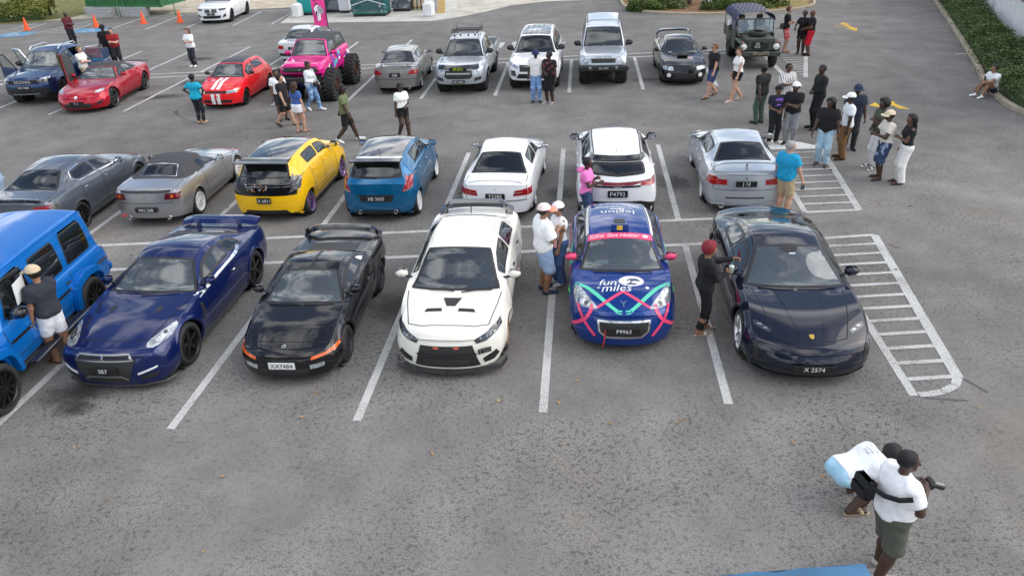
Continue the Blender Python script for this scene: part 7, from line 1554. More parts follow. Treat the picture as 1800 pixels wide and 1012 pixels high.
class Field:
    """smooth union of capsules, each evaluated only near itself"""
    def __init__(s, vx): s.p = []; s.vx = vx
    def cap(s, a, b, r1, r2=None, k=.03, cut=None, scale=None): s.p.append((np.array(a, float), np.array(b, float), r1, r1 if r2 is None else r2, k, cut, scale)); return s
    def mesh(s, post=None, pad=.03, wr=0.):
        lo = np.min([np.minimum(a-max(r1, r2), b-max(r1, r2)) for a, b, r1, r2, *_ in s.p], 0)-pad; hi = np.max([np.maximum(a+max(r1, r2), b+max(r1, r2)) for a, b, r1, r2, *_ in s.p], 0)+pad
        n = np.ceil((hi-lo)/s.vx).astype(int)+2; f = np.full(n, .3); ax = [lo[i]+np.arange(n[i])*s.vx for i in range(3)]
        for a, b, r1, r2, k, cut, scl in s.p:
            m_ = max(r1, r2)+k+2.5*s.vx; i0 = np.clip(((np.minimum(a, b)-m_-lo)/s.vx).astype(int), 0, n); i1 = np.clip(((np.maximum(a, b)+m_-lo)/s.vx).astype(int)+2, 0, n); S_ = tuple(slice(i0[i], i1[i]) for i in range(3))
            X = np.stack(np.meshgrid(*[ax[i][S_[i]] for i in range(3)], indexing='ij'), -1); d = b-a; L2 = d @ d
            P_ = X-a
            if scl is not None: P_ = P_/scl; d = d/scl; L2 = d @ d
            t = np.clip((P_ @ d)/L2, 0, 1) if L2 > 1e-10 else np.zeros(X.shape[:-1]); dist = np.linalg.norm(P_-t[..., None]*d, axis=-1)-(r1+(r2-r1)*t)
            if cut is not None: dist = np.maximum(dist, (X-np.array(cut[0])) @ np.array(cut[1]))
            g = f[S_]; h = np.clip(.5+.5*(g-dist)/k, 0, 1); f[S_] = g*(1-h)+dist*h-k*h*(1-h)
        G = None
        if post or wr:
            G = np.meshgrid(*ax, indexing='ij')
            if wr: f += wr*(np.sin(G[2]*38+G[0]*17+3*np.sin(G[1]*21))*.6+np.sin(G[2]*17-G[1]*31+G[0]*9)*.4)
            if post: f = post(f, G)
        return surfnets(f, lo, s.vx)
def unit(v): v = np.array(v, float); return v/(np.linalg.norm(v)+1e-9)
def ik(a, t, l1, l2, hint):
    a, t, hint = (np.array(x, float) for x in (a, t, hint)); d = t-a; D = np.linalg.norm(d); D2 = min(D, (l1+l2)*.999); u = d/(D+1e-9); t = a+u*D2
    x = (l1*l1-l2*l2+D2*D2)/(2*D2); h = math.sqrt(max(0, l1*l1-x*x)); n = hint-u*(hint @ u); n = unit(n); return a+u*x+n*h, t
HANDS = {}
def hand_geo(curl):
    """right-size hand: palm along +x, back of the hand +z, thumb on +y; unit = hand length"""
    if curl not in HANDS:
        f = Field(.042); c1 = curl
        for y in (-.15, -.05, .05, .15): f.cap((-.05, y*.75, 0), (.42, y, 0), .10, .095, .06)
        for y, L_ in ((-.17, .36), (-.06, .46), (.055, .50), (.165, .44)):
            a = .15+c1*.9; p0 = np.array((.44, y, 0.)); p1 = p0+L_*.45*np.array((math.cos(a), y*.25, -math.sin(a))); a2 = a+c1*1.1+.15; p2 = p1+L_*.33*np.array((math.cos(a2), 0, -math.sin(a2))); a3 = a2+c1*.7+.1; p3 = p2+L_*.25*np.array((math.cos(a3), 0, -math.sin(a3)))
            f.cap(p0, p1, .062, .058, .025); f.cap(p1, p2, .056, .05, .02); f.cap(p2, p3, .05, .042, .02)
        f.cap((.08, .16, -.02), (.26, .30, -.07), .085, .07, .05); f.cap((.26, .30, -.07), (.46, .35-.1*c1, -.12-.1*c1), .062, .05, .03)
        HANDS[curl] = f.mesh(pad=.12)
    return HANDS[curl]
def skinmat(tone):
    return mat('skin_'+tone, {'dark': (.060, .030, .018), 'brown': (.13, .065, .038), 'mid': (.28, .145, .085), 'light': (.52, .30, .21)}[tone], .5, var=.08, vscale=9)
def cloth(col, name=None): return mat(name or 'cloth_%s' % (col if isinstance(col, str) else '_'.join('%d' % (x*255) for x in col)), col, .9, var=.10, vscale=7, bump=.7, bscale=16)
def patcloth(name, a, b, kind, scale):
    """woven or printed pattern: stripes, checks, blotches"""
    M = cloth(a, name); t = M.node_tree; bs = t.nodes['Principled BSDF']; V = t.nodes.new('ShaderNodeTexCoord').outputs['Object']
    if kind == 'blot': f_ = ramp(t, nnoise(t, V, scale, 3, .6), [(.55, (0, 0, 0)), (.60, (1, 1, 1))])
    else:
        w_ = t.nodes.new('ShaderNodeTexWave'); w_.bands_direction = 'Y' if kind == 'stripe' else 'DIAGONAL'; w_.inputs['Scale'].default_value = scale; t.links.new(V, w_.inputs['Vector']); f_ = ramp(t, w_.outputs['Fac'], [(.70, (0, 0, 0)), (.80, (1, 1, 1))])
    t.links.new(mixc(t, f_, lin(a), lin(b)), bs.inputs['Base Color']); return M
BALL = {}
def ball(m_, n=8):
    if m_.name not in BALL: b = MB(); b.lathe([(-1, .001), (-.8, .6), (-.3, .95), (.3, .95), (.8, .6), (1, .001)], n, 'z'); BALL[m_.name] = b.data('eye', m_, True)
    return BALL[m_.name]
ARMS = {'hang': ((.03, .155, .475), (-.6, .35, 0)), 'fold': ((.135, -.03, .675), (-.1, .6, -1)), 'phone': ((.19, .035, .685), (-.2, .5, -1)), 'pocket': ((.045, .135, .515), (-1, .5, 0)), 'hip': ((.03, .125, .585), (-.4, 1, 0)), 'fwd': ((.10, .15, .50), (-1, .3, 0)), 'back': ((-.12, .155, .50), (-1, .3, 0)), 'clasp': ((.125, .02, .60), (-.3, .6, -1)), 'up': ((.26, .07, .85), (0, .5, -1)), 'chest': ((.14, .05, .72), (-.2, .6, -1)), 'reach': ((.30, .10, .75), (-.1, .4, -1)), 'point': ((.20, .16, .62), (-.5, .6, -.6))}
def person(label, pos, face, h=1.74, sex='m', skin='dark', top=('tee', 'ffffff'), bottom=('trousers', '202025'), shoes=('shoe', '202020'), hair=('short', '0a0807'), hat=None, arms=('hang', 'hang'), legs=(0, 0), fat=1., lean=0., look=0., seat=None, vx=.016, group=None, tag_=None, z=0., parent_props=(), glasses=False, twist=0., crouch=None, stoop=0., belly=0.):
    """a standing, walking, sitting or crouching figure; local x forward, y left; every length in units of the height h"""
    vx *= 1.18; fem = sex == 'f'; r = empty('person', (pos[0], pos[1], z), R(face), label, 'person', group); SKN = skinmat(skin)
    hipz = .525; hw = .055 if fem else .050; sw = .090 if fem else .103
    foot = {}
    st = legs
    if crouch: hipz = crouch['hip']
    hip = np.array((crouch['x'] if crouch else 0, 0, hipz))
    J = {}
    for sd_, sg in (('L', 1), ('R', -1)):
        fx = (st[0] if sg > 0 else st[1]); az = .043+(.05 if fx < -.08 else 0)
        if crouch: ank = np.array(crouch['foot'+sd_])
        else: ank = np.array((fx, sg*(.062 if not fem else .05), az))
        hp = hip+np.array((0, sg*hw, 0)); kn, ank = ik(hp, ank, .245, .245, (1, sg*.12, .1)); J['hip'+sd_], J['kn'+sd_], J['an'+sd_] = hp, kn, ank
        J['toe'+sd_] = ank+np.array((.105 if az < .06 else .085, sg*.022, -.022 if az < .06 else -.075))
    ca, sa = math.cos(R(lean)), math.sin(R(lean)); ct, s_t = math.cos(R(twist)), math.sin(R(twist))
    def tr(x, y, z_):                                 # torso frame to body
        x, y = x*ct-y*s_t, x*s_t+y*ct; dz = z_-.525; return hip+np.array((x*ca+dz*sa, y, dz*ca-x*sa))
    cs_ = stoop
    neck = tr(.0, 0, .835); hd = tr(.018, 0, .925) if not stoop else tr(.018+.02*stoop, 0, .925-.01*stoop)
    lk = R(look); lf = lambda x, y, z_: hd+np.array((x*math.cos(lk)-y*math.sin(lk), x*math.sin(lk)+y*math.cos(lk), z_))
    for (nm, sd_, sg) in ((arms[0], 'L', 1), (arms[1], 'R', -1)):
        w_, hint = ARMS[nm] if isinstance(nm, str) else nm; w_ = np.array(w_)
        if isinstance(nm, str) and nm == 'fold' and sg < 0: w_ = w_+np.array((.012, -.0, -.022))
        sh = tr(0, sg*sw, .800); wt = tr(w_[0]*(1+.25*(fat-1)), sg*w_[1]*fat if abs(w_[1]) > .1 else sg*w_[1], w_[2]); el, wr_ = ik(sh, wt, .168, .150, (hint[0], hint[1]*sg, hint[2])); J['sh'+sd_], J['el'+sd_], J['wr'+sd_] = sh, el, wr_
    H = h; fm = fat
    def torso(f, inf=0., part='all'):
        k = .05*H
        f.cap(tr(0, -sw*.74, .792)*H, tr(0, sw*.74, .792)*H, (.042+inf)*H*(1+.3*(fm-1)), None, k)
        f.cap(tr(.004, -.058, .735)*H, tr(.004, .058, .735)*H, (.063*(.93 if fem else 1)*fm+inf)*H, None, k)
        f.cap(tr(.006+belly, -.042*fm, .635)*H, tr(.006+belly, .042*fm, .635)*H, (.057*(.90 if fem else 1)*fm+belly*.5+inf)*H, None, k)
        f.cap(tr(-.004, -.045*(1.12 if fem else 1), .545)*H, tr(-.004, .045*(1.12 if fem else 1), .545)*H, (.063*(1.03 if fem else 1)*(.5+.5*fm)+inf)*H, None, k)
        if fem:
            for sg in (1, -1): f.cap(tr(.045, sg*.04, .735)*H, tr(.05, sg*.04, .728)*H, (.038+inf)*H, None, .03*H)
    def legf(f, inf=0., t1=2., w0=None, flare=0.):
        for sd_ in 'LR':
            a, b, c_ = J['hip'+sd_]*H, J['kn'+sd_]*H, J['an'+sd_]*H; q0, q1, q2 = (.052 if not fem else .055)*(.4+.6*fm), .036*(.5+.5*fm), .023
            i0 = inf+flare*.3; i1 = inf+flare*.7
            if t1 <= 1: e = a+(b-a)*t1; f.cap(a, a+(b-a)*(t1+.12), (q0+i0)*H, (q0+(q1-q0)*t1+i1)*H, .02*H, (e, unit(b-a)))
            else: e = b+(c_-b)*(t1-1); f.cap(a, b, (q0+i0)*H, (q1+i1)*H, .03*H); f.cap(b, b+(c_-b)*(t1-1+.1), (q1+i1)*H, (q1+(q2-q1)*(t1-1)*.8+inf+flare)*H, .03*H, (e, unit(c_-b)) if t1 < 1.97 else ((c_[0], c_[1], .028*H), (0, 0, -1)))
    # ---- the body: one continuous skin
    f = Field(vx*1.0); torso(f); legf(f)
    for sd_ in 'LR':
        f.cap(J['hip'+sd_]*H, J['kn'+sd_]*H, .05*H*(.4+.6*fm), .034*H, .03*H); f.cap(J['kn'+sd_]*H, (J['kn'+sd_]*.6+J['an'+sd_]*.4)*H, .033*H, .036*H*(.6+.4*fm), .02*H); f.cap((J['kn'+sd_]*.6+J['an'+sd_]*.4)*H, J['an'+sd_]*H, .034*H*(.6+.4*fm), .020*H, .02*H); f.cap(J['an'+sd_]*H-np.array((.015*H, 0, .015*H)), J['toe'+sd_]*H, .022*H, .017*H, .015*H)
        am = (.85 if fem else 1)*(.45+.55*fm); f.cap(J['sh'+sd_]*H, J['el'+sd_]*H, .032*H*am, .025*H*am, .025*H); f.cap(J['el'+sd_]*H, J['wr'+sd_]*H, .026*H*am, .0165*H, .012*H)
    f.cap(neck*H, (hd-np.array((.012, 0, .03)))*H, .031*H*(.9 if fem else 1), .030*H, .02*H)
    f.cap(lf(-.012, 0, .018)*H, lf(.006, 0, .016)*H, .052*H, .049*H, .02*H); f.cap(lf(.012, 0, -.012)*H, lf(.026, 0, -.036)*H, .038*H, .026*H, .02*H)
    f.cap(lf(.052, 0, .006)*H, lf(.063, 0, -.010)*H, .007*H, .010*H, .012*H)
    for sg in (1, -1): f.cap(lf(-.006, sg*.046, .008)*H, lf(-.008, sg*.049, -.010)*H, .010*H, .008*H, .006*H)
    V, F = f.mesh()
    VV = [V]; FF = [F]; n0 = len(V)
    for sd_, sg in (('L', 1), ('R', -1)):
        fold = arms[0 if sg > 0 else 1]; hv, hf = hand_geo(.35 if fold in ('hang', 'fwd', 'back') else .75)
        x = unit(J['wr'+sd_]-J['el'+sd_]); up_ = np.array((0, sg*1.0, .05)) if fold in ('hang', 'fwd', 'back', 'pocket') else np.array((.3, sg*.6, .7)); y = unit(np.cross(up_, x)); z_ = np.cross(x, y)
        if y[0] < 0 and fold in ('hang', 'fwd', 'back', 'pocket'): pass
        S_ = .098*H; q_ = hv.copy(); q_[:, 1] *= sg*(-1); M_ = np.stack([x, y, z_], 0); V2 = (q_*S_) @ M_+J['wr'+sd_]*H
        VV.append(V2); FF.append((hf if (sg > 0) != True else hf[:, ::-1])+n0); n0 += len(V2)
    V = np.concatenate(VV); F = np.concatenate(FF)
    def fm_(name, V, F, m_, par=r):
        o = fastmesh(name, V, F, m_, par); o.data.polygons.foreach_set('use_smooth', np.ones(len(o.data.polygons), bool)); return o
    fm_('body', V, F, SKN)
    # ---- clothing
    tk = top[0]
    if tk:
        g = Field(vx); inf = (.013 if not fem else .010) if tk in ('tee', 'long') else (.018 if tk == 'loose' else .008); torso(g, inf); hem = tr(0, 0, top[2] if len(top) > 2 else .495); neckp = tr(0, 0, .850 if tk not in ('tank', 'off') else .785); ax_ = unit(tr(0, 0, .8)-tr(0, 0, .5)); sl = {'tee': .62, 'loose': .85, 'tank': 0, 'long': 2, 'off': 0}[tk]
        for sd_ in 'LR':
            a, b, c_ = J['sh'+sd_]*H, J['el'+sd_]*H, J['wr'+sd_]*H; am = (.85 if fem else 1)*(.45+.55*fm)
            if sl == 2: g.cap(a, b, (.034*am+.008)*H, (.027*am+.008)*H, .02*H); g.cap(b, b+(c_-b)*1.05, (.028*am+.008)*H, .024*H, .012*H, (b+(c_-b)*.93, unit(c_-b)))
            elif sl: g.cap(a, a+(b-a)*(sl+.2), (.036*am+inf)*H, (.034*am+inf*1.5)*H, .02*H, (a+(b-a)*sl, unit(b-a)))
            if tk == 'tank': g.cap(tr(-.02, .06 if sd_ == 'L' else -.06, .76)*H, tr(0, .055 if sd_ == 'L' else -.055, .835)*H, .028*H, .022*H, .02*H)
        hemW, axW, nkW = hem*H, ax_, neckp*H; cutn = tk != 'tank'
        def post(f_, G):
            P_ = np.stack(G, -1); f_ = np.maximum(f_, (hemW-P_) @ axW)
            if cutn: f_ = np.maximum(f_, (P_-nkW) @ axW)
            return f_
        V, F = g.mesh(post, wr=.0035 if tk in ('tee', 'loose') else .0025); fm_('shirt' if tk != 'tank' else 'tank_top', V, F, top[1] if not isinstance(top[1], str) else cloth(top[1]))
    bk = bottom[0]; bm_ = bottom[1] if not isinstance(bottom[1], str) else cloth(bottom[1])
    if bk:
        g = Field(vx); t1 = {'trousers': 1.99, 'shorts': .92, 'short': .5, 'wide': 1.99, 'leggings': 1.85, 'knee': 1.05, 'skirt': 0, 'dress': 0}[bk]; inf = {'trousers': .007, 'shorts': .011, 'short': .007, 'wide': .010, 'leggings': .004, 'knee': .014, 'skirt': .01, 'dress': .01}[bk]
        k = .05*H
        g.cap(tr(-.004, -.045*(1.12 if fem else 1), .545)*H, tr(-.004, .045*(1.12 if fem else 1), .545)*H, (.063*(1.03 if fem else 1)*(.5+.5*fm)+.005)*H, None, k); g.cap(tr(.004+belly*.6, -.042*fm, .60)*H, tr(.004+belly*.6, .042*fm, .60)*H, (.056*(.9 if fem else 1)*fm+belly*.4+.004)*H, None, k)
        if t1: legf(g, inf, t1, flare=.018 if bk == 'wide' else (.012 if bk in ('shorts', 'knee') else .004))
        else:
            e = .42 if bk == 'skirt' else .36
            for sg in (1, -1): g.cap(tr(0, sg*.05, .53)*H, np.array((hip[0]+.0, sg*.055, e-.04))*H, .068*H, .074*H, .05*H, (np.array((0, 0, e))*H, (0, 0, -1)))
        wst = tr(0, 0, .585)*H; ax2 = unit(tr(0, 0, .8)-tr(0, 0, .5))
        V, F = g.mesh(lambda f_, G: np.maximum(f_, (np.stack(G, -1)-wst) @ ax2), wr=.004 if bk != 'leggings' else 0); fm_({'skirt': 'skirt', 'dress': 'skirt', 'shorts': 'shorts', 'short': 'shorts', 'knee': 'shorts'}.get(bk, 'trousers'), V, F, bm_)
    # ---- footwear
    sm = shoes[1] if not isinstance(shoes[1], str) else cloth(shoes[1])
    for sd_ in 'LR':
        a, t_ = J['an'+sd_]*H, J['toe'+sd_]*H; g = Field(vx*.8)
        if shoes[0] == 'shoe': g.cap(a-np.array((.018*H, 0, .016*H)), t_+np.array((.006*H, 0, -.002*H)), .026*H, .021*H, .01*H); g.cap(a-np.array((.005*H, 0, .01*H)), a+np.array((.002*H, 0, .008*H)), .026*H, None, .015*H)
        else: g.cap(a-np.array((.03*H, 0, .038*H)), t_+np.array((.012*H, 0, -.016*H)), .016*H, .019*H, .005*H); g.cap((a*.35+t_*.65)-np.array((0, .016*H, .0)), (a*.35+t_*.65)+np.array((0, .016*H, .0)), .015*H, None, .008*H)
        zl = min(a[2], t_[2])-.02*H
        V, F = g.mesh(lambda f_, G: np.maximum(f_, .004-G[2]) if zl < .03*H else f_); fm_('shoe' if shoes[0] == 'shoe' else 'sandal', V, F, sm)
    # ---- hair, hat, face
    hs, hc = hair
    if hs != 'bald':
        g = Field(vx*.8); up_ = {'short': .009, 'crop': .005, 'afro': .028, 'curly': .022, 'dreads': .018, 'long': .016, 'pony': .010, 'bun': .010, 'fade': .005}[hs]*H
        g.cap(lf(-.014, 0, .020)*H, lf(.004, 0, .020)*H, .052*H+up_, .049*H+up_, .02*H)
        if hs == 'long':
            for y in (-.035, 0, .035): g.cap(lf(-.035, y, .01)*H, lf(-.055-.1*sa, y*1.3, -.15)*H, .035*H, .03*H, .03*H)
        if hs == 'pony': g.cap(lf(-.06, 0, .03)*H, lf(-.085, 0, -.11)*H, .02*H, .012*H, .02*H)
        if hs == 'bun': g.cap(lf(-.055, 0, .055)*H, lf(-.06, 0, .06)*H, .026*H, None, .01*H)
        if hs == 'dreads':
            for a in np.linspace(2.05, 4.23, 8): g.cap(lf(.045*math.cos(a), .05*math.sin(a), .03)*H, lf(.062*math.cos(a)-.01, .068*math.sin(a), -.075)*H, .016*H, .012*H, .01*H)
        c0 = lf(.028, 0, .034)*H; fwd = unit(lf(1, 0, 0)-lf(0, 0, 0)); nrm = unit(fwd*.85+np.array((0, 0, -.55))); lowc = lf(0, 0, -.045)*H; lg = hs in ('long', 'pony', 'dreads')
        def hpost(f_, G):
            P_ = np.stack(G, -1); f_ = np.maximum(f_, (P_-c0) @ nrm)
            if hs in ('curly', 'afro', 'dreads', 'long'): f_ = f_+.006*np.sin(P_[..., 0]*95)*np.sin(P_[..., 1]*90)*np.sin(P_[..., 2]*85)
            return f_ if lg else np.maximum(f_, lowc[2]-P_[..., 2])
        V, F = g.mesh(hpost); fm_('hair', V, F, mat('hair_%s' % hc, hc, .65, var=.3, vscale=40, bump=.5, bscale=90))
    if hat:
        hk, hcol = hat[:2]; hm_ = cloth(hcol); g = Field(vx*.8); ex = .014*H if hs not in ('curly', 'dreads', 'afro') else .026*H
        g.cap(lf(-.012, 0, .024)*H, lf(.004, 0, .024)*H, .052*H+ex, .050*H+ex, .02*H); c0 = lf(0, 0, .026)*H
        V, F = g.mesh(lambda f_, G: np.maximum(f_, c0[2]-G[2])); ho = fm_('cap' if hk != 'beret' else 'beret', V, F, hm_)
        if hk in ('cap', 'capback'):
            s_ = 1 if hk == 'cap' else -1; V = []; F = []
            for i in range(9):
                a = R(-62+15.5*i)
                for rr, dz in ((.056, .030), (.056+.062*math.cos(a)**.5, .018), (.056+.062*math.cos(a)**.5, .011), (.056, .021)): V.append(lf(s_*rr*math.cos(a), rr*math.sin(a), dz)*H)
            for i in range(8):
                for k in range(4): F.append((4*i+k, 4*i+(k+1) % 4, 4*i+4+(k+1) % 4, 4*i+4+k))
            obj('cap_brim', V, F, cloth(hat[2]) if len(hat) > 2 else hm_, ho)
    fo_ = R(look)
    for sg in (1, -1):
        if glasses:
            b = MB(); b.lathe([(0, .024*H*.72), (.006, .024*H*.72), (.006, .001)], 10, 'x'); p = lf(.052, sg*.019, .016)*H; o = b.build('sunglass_lens', GLOSSBLK, r, loc=p, rot=(0, 0, fo_+sg*.25))
        else: o = link('eye', ball(mat('eye_dark', (.02, .015, .012), .3)), r, lf(.0505, sg*.0185, .013)*H); o.scale = (.004*H, .0065*H, .0045*H); o.rotation_euler = (0, 0, fo_)
    o = link('mouth', ball(mat('lip_'+skin, [x*.7 for x in lin({'dark': (.09, .035, .03), 'brown': (.15, .06, .05), 'mid': (.30, .12, .10), 'light': (.45, .16, .14)}[skin])], .5)), r, lf(.050, 0, -.030)*H); o.scale = (.005*H, .014*H, .0045*H); o.rotation_euler = (0, 0, fo_)
    r['_j'] = 0; del r['_j']
    return r, {k: v*H for k, v in J.items()}, lambda x, y, z_: tr(x, y, z_)*H
def prop(name, label, cat, root, local, build, rot=(0, 0, 0)):
    """a thing held or worn by a person: top-level, placed at a point of the figure"""
    M_ = Matrix.Translation(root.location) @ Matrix.Rotation(root.rotation_euler.z, 4, 'Z'); p = M_ @ Vector(local)
    o = build(); o.location = p; o.rotation_euler = (rot[0], rot[1], root.rotation_euler.z+rot[2]); return tag(o, label, cat)
def phone():
    b = MB(); b.box((0, 0, 0), (.012, .078, .155), .006); o = b.build('phone', GLOSSBLK); return o
# ------------------------------------------------------------------ who stands where
person('man in a maroon top with folded arms behind the blue pickup', (-22.65, 32.77), -30, h=1.80, top=('long', '5a1f2b'), bottom=('trousers', '15161c'), hair=('bald', '0'), arms=('fold', 'fold'), vx=.019)
person('man in a white shirt with folded arms beside the raised roadster door', (-17.16, 22.67), -10, h=1.72, skin='light', top=('tee', 'e8e6e2'), bottom=('trousers', 'b7a78d'), hair=('short', '7a5f45'), arms=('fold', 'fold'), vx=.018)
person('man in a black shirt and dark cap beyond the red roadster', (-18.34, 27.46), -70, h=1.82, top=('tee', '121214'), bottom=('trousers', '1a1a1e'), hat=('cap', '15161a'), arms=('fwd', 'hang'), glasses=True, vx=.019)
person('man in a red tee with folded arms beyond the red roadster', (-17.82, 27.11), -75, h=1.72, skin='light', top=('tee', '8f1d22'), bottom=('trousers', '22232a'), hair=('short', '4a3426'), arms=('fold', 'fold'), fat=1.12, vx=.018)
pa = person('young woman in an oversized white tee and dark jeans looking at a phone', (-14.19, 26.51), -110, h=1.66, sex='f', skin='light', top=('loose', 'f2f2f2', .44), bottom=('trousers', '2c2f36'), shoes=('shoe', 'f0f0f0'), hair=('long', '5b4230'), arms=('phone', 'phone'), vx=.017)
prop('phone', 'dark phone held by the woman in the oversized white tee', 'phone', pa[0], (.36, .0, 1.14), phone, (0, .5, 0))
person('woman in a turquoise tee and navy leggings in front of the red hatchback', (-10.64, 16.80), 80, h=1.66, sex='f', skin='dark', top=('tee', '14a5c4'), bottom=('leggings', '141a2b'), shoes=('shoe', 'b59a78'), hair=('short', '0c0a0a'), arms=('hip', 'hip'), vx=.016)
person('person in a white shirt half hidden behind the walking boy', (-7.84, 16.78), -60, h=1.70, skin='brown', top=('tee', 'e6e6e6'), bottom=('shorts', '2a2a30'), hair=('short', '120d0a'), vx=.018)
person('curly haired boy in a black tee and black shorts in mid stride', (-7.52, 15.98), -15, h=1.70, skin='light', top=('tee', '17181b'), bottom=('shorts', '141418'), shoes=('shoe', '26262a'), hair=('curly', '1c120c'), legs=(.13, -.17), arms=('back', 'fwd'), vx=.016)
person('girl in a blue tee and white skirt with long brown curls', (-6.89, 15.18), 60, h=1.60, sex='f', skin='light', top=('tee', '3f5f9e', .53), bottom=('skirt', 'f0f0f2'), shoes=('sandal', '6a5040'), hair=('long', '3b2417'), arms=('hang', 'hang'), legs=(-.03, .05), vx=.016)
pb = person('woman in a white open shirt and ripped blue jeans walking past the magenta truck', (-7.02, 17.89), -30, h=1.68, sex='f', skin='brown', top=('long', patcloth('cloth_check', 'eef0f2', 'a8b4c2', 'check', 6), .47), bottom=('trousers', patcloth('cloth_blue_denim', '5f82aa', 'b9cadb', 'blot', 8)), shoes=('shoe', 'eeeeee'), hair=('bun', '1a1210'), legs=(.14, -.12), arms=('fwd', 'clasp'), vx=.016)
def bag():
    b = MB(); b.box((0, 0, 0), (.09, .24, .17), .03); o = b.build('shoulder_bag', TRIM); s = MB(); s.tube([(0, .10, .08), (-.02, .02, .40), (-.06, -.10, .52)], .010, 5); s.build('strap', TRIM, o); return o
prop('shoulder_bag', 'black shoulder bag carried by the woman in ripped jeans', 'bag', pb[0], (.16, .12, .92), bag)
person('man in an olive green tee and black shorts striding in white shoes', (-5.15, 13.90), 0, h=1.74, top=('tee', '66714c'), bottom=('shorts', '17171a'), shoes=('shoe', 'e9e9e9'), hair=('dreads', '0d0a09'), legs=(.17, -.17), arms=('back', 'fwd'), look=-25, vx=.015, glasses=True)
person('woman in a white crop tee and black shorts walking behind the teal hatchback', (-3.43, 14.06), -55, h=1.70, sex='f', top=('tee', 'edf0e8', .57), bottom=('short', '151518'), shoes=('sandal', '2a2a2a'), hair=('pony', '0d0a09'), legs=(.09, -.09), arms=('clasp', 'hang'), glasses=True, vx=.015)
person('man in a white tee, light blue jeans and dark blue cap in the middle aisle', (0.85, 17.75), -95, h=1.78, top=('tee', 'eceae6'), bottom=('trousers', patcloth('cloth_light_denim', '7298c8', 'a9c2e0', 'blot', 6)), shoes=('sandal', '2b2b2b'), hair=('short', '0c0a09'), hat=('cap', '1c2a55'), arms=('pocket', 'hang'), vx=.016)
person('man in a black graphic tee and black shorts beside the man in jeans', (1.31, 17.52), -125, h=1.76, top=('tee', patcloth('cloth_black_print', '151517', '8c4a48', 'blot', 9)), bottom=('knee', '131315'), shoes=('sandal', 'cfcfcf'), hair=('fade', '0c0a09'), arms=('hang', 'clasp'), look=-35, vx=.016)
person('bearded man in a black tee and blue shorts walking in front of the army truck', (6.93, 17.35), 200, h=1.80, skin='light', top=('tee', '161618'), bottom=('shorts', '33466e'), shoes=('sandal', '57483a'), hair=('short', '6b3f22'), legs=(.15, -.13), arms=('fwd', 'back'), glasses=True, vx=.016)
person('woman in a white sleeveless top and black shorts walking behind the bearded man', (7.58, 16.70), 195, h=1.76, sex='f', skin='light', top=('tank', 'f1f0ee', .56), bottom=('short', '141416'), shoes=('sandal', 'd8cfc4'), hair=('bun', '4b3220'), legs=(.14, -.14), arms=('fwd', 'hang'), look=15, vx=.016)
person('man in a black tee and red patterned shorts right of the army truck', (11.77, 24.19), -20, h=1.86, skin='light', top=('tee', '141416'), bottom=('shorts', patcloth('cloth_red_print', 'd8332f', 'f0d0c8', 'blot', 16)), shoes=('sandal', '6b4b3a'), hair=('short', '4a2e1c'), arms=('fold', 'fold'), vx=.018)
person('woman in a short black dress gesturing to the bald man', (12.31, 23.71), -120, h=1.74, sex='f', top=('tee', '131315'), bottom=('dress', '121214'), shoes=('sandal', '3c2c22'), hair=('pony', '0d0a09'), arms=('clasp', 'point'), vx=.018)
person('bald man in a black tee and bright red shorts', (12.50, 23.32), 165, h=1.82, skin='brown', top=('tee', '131316'), bottom=('knee', 'c3152f'), shoes=('shoe', '141416'), hair=('bald', '0'), arms=('clasp', 'clasp'), fat=1.1, vx=.018)
person('man in a black tee and green trousers seen from behind by the silver sedan', (7.54, 14.01), 115, h=1.78, top=('tee', '1b1b1e'), bottom=('trousers', '44594a'), shoes=('shoe', '25272b'), hair=('fade', '0b0908'), arms=('back', 'fwd'), vx=.015)
person('young man in a striped white shirt and sunglasses at the back of the group', (8.31, 14.15), -80, h=1.76, skin='brown', top=('loose', patcloth('cloth_striped', 'e2e0dc', '6d6f78', 'stripe', 5.5)), bottom=('knee', 'cfcac0'), shoes=('shoe', 'd5d5d5'), hair=('short', '0e0b0a'), arms=('hang', 'phone'), glasses=True, vx=.016)
pg = person('boy in a navy tee with a bright chest print and ripped black jeans', (7.31, 12.02), -85, h=1.64, skin='brown', top=('tee', '1d2233'), bottom=('trousers', '16161a'), shoes=('shoe', 'b9a89c'), hair=('fade', '0c0a09'), hat=('beret', '121214'), arms=('clasp', 'clasp'), vx=.015)
b = MB(); b.V = []; b.add([(.125, -.10, 1.12), (.125, .10, 1.12), (.128, .10, 1.32), (.128, -.10, 1.32)], [(0, 1, 2, 3)]); b.build('shirt_print', mat('print_violet', (.25, .10, .55), .8, var=.8, vscale=25), pg[0])
person('man in a black tee and grey trousers with white cap and folded arms', (7.75, 11.90), -120, h=1.74, skin='dark', top=('tee', '17171a'), bottom=('trousers', '85868a'), shoes=('shoe', '1b1b1e'), hair=('short', '0b0908'), hat=('capback', 'eeeeee'), arms=('fold', 'fold'), vx=.015)
person('tall man in a black long-sleeved shirt and black trousers with clasped hands', (8.97, 13.19), 185, h=1.90, top=('long', '161a1b'), bottom=('trousers', '121214'), shoes=('shoe', '1b1c20'), hair=('fade', '0a0808'), arms=('clasp', 'clasp'), look=20, vx=.016)
person('man in a navy tee, dark cap and sunglasses beside the white capped man', (9.17, 11.23), -105, h=1.78, top=('tee', '22283a'), bottom=('trousers', '2a2a2e'), shoes=('shoe', '303034'), hair=('short', '0b0908'), hat=('cap', '27324d'), arms=('hang', 'hang'), glasses=True, fat=1.08, vx=.016)
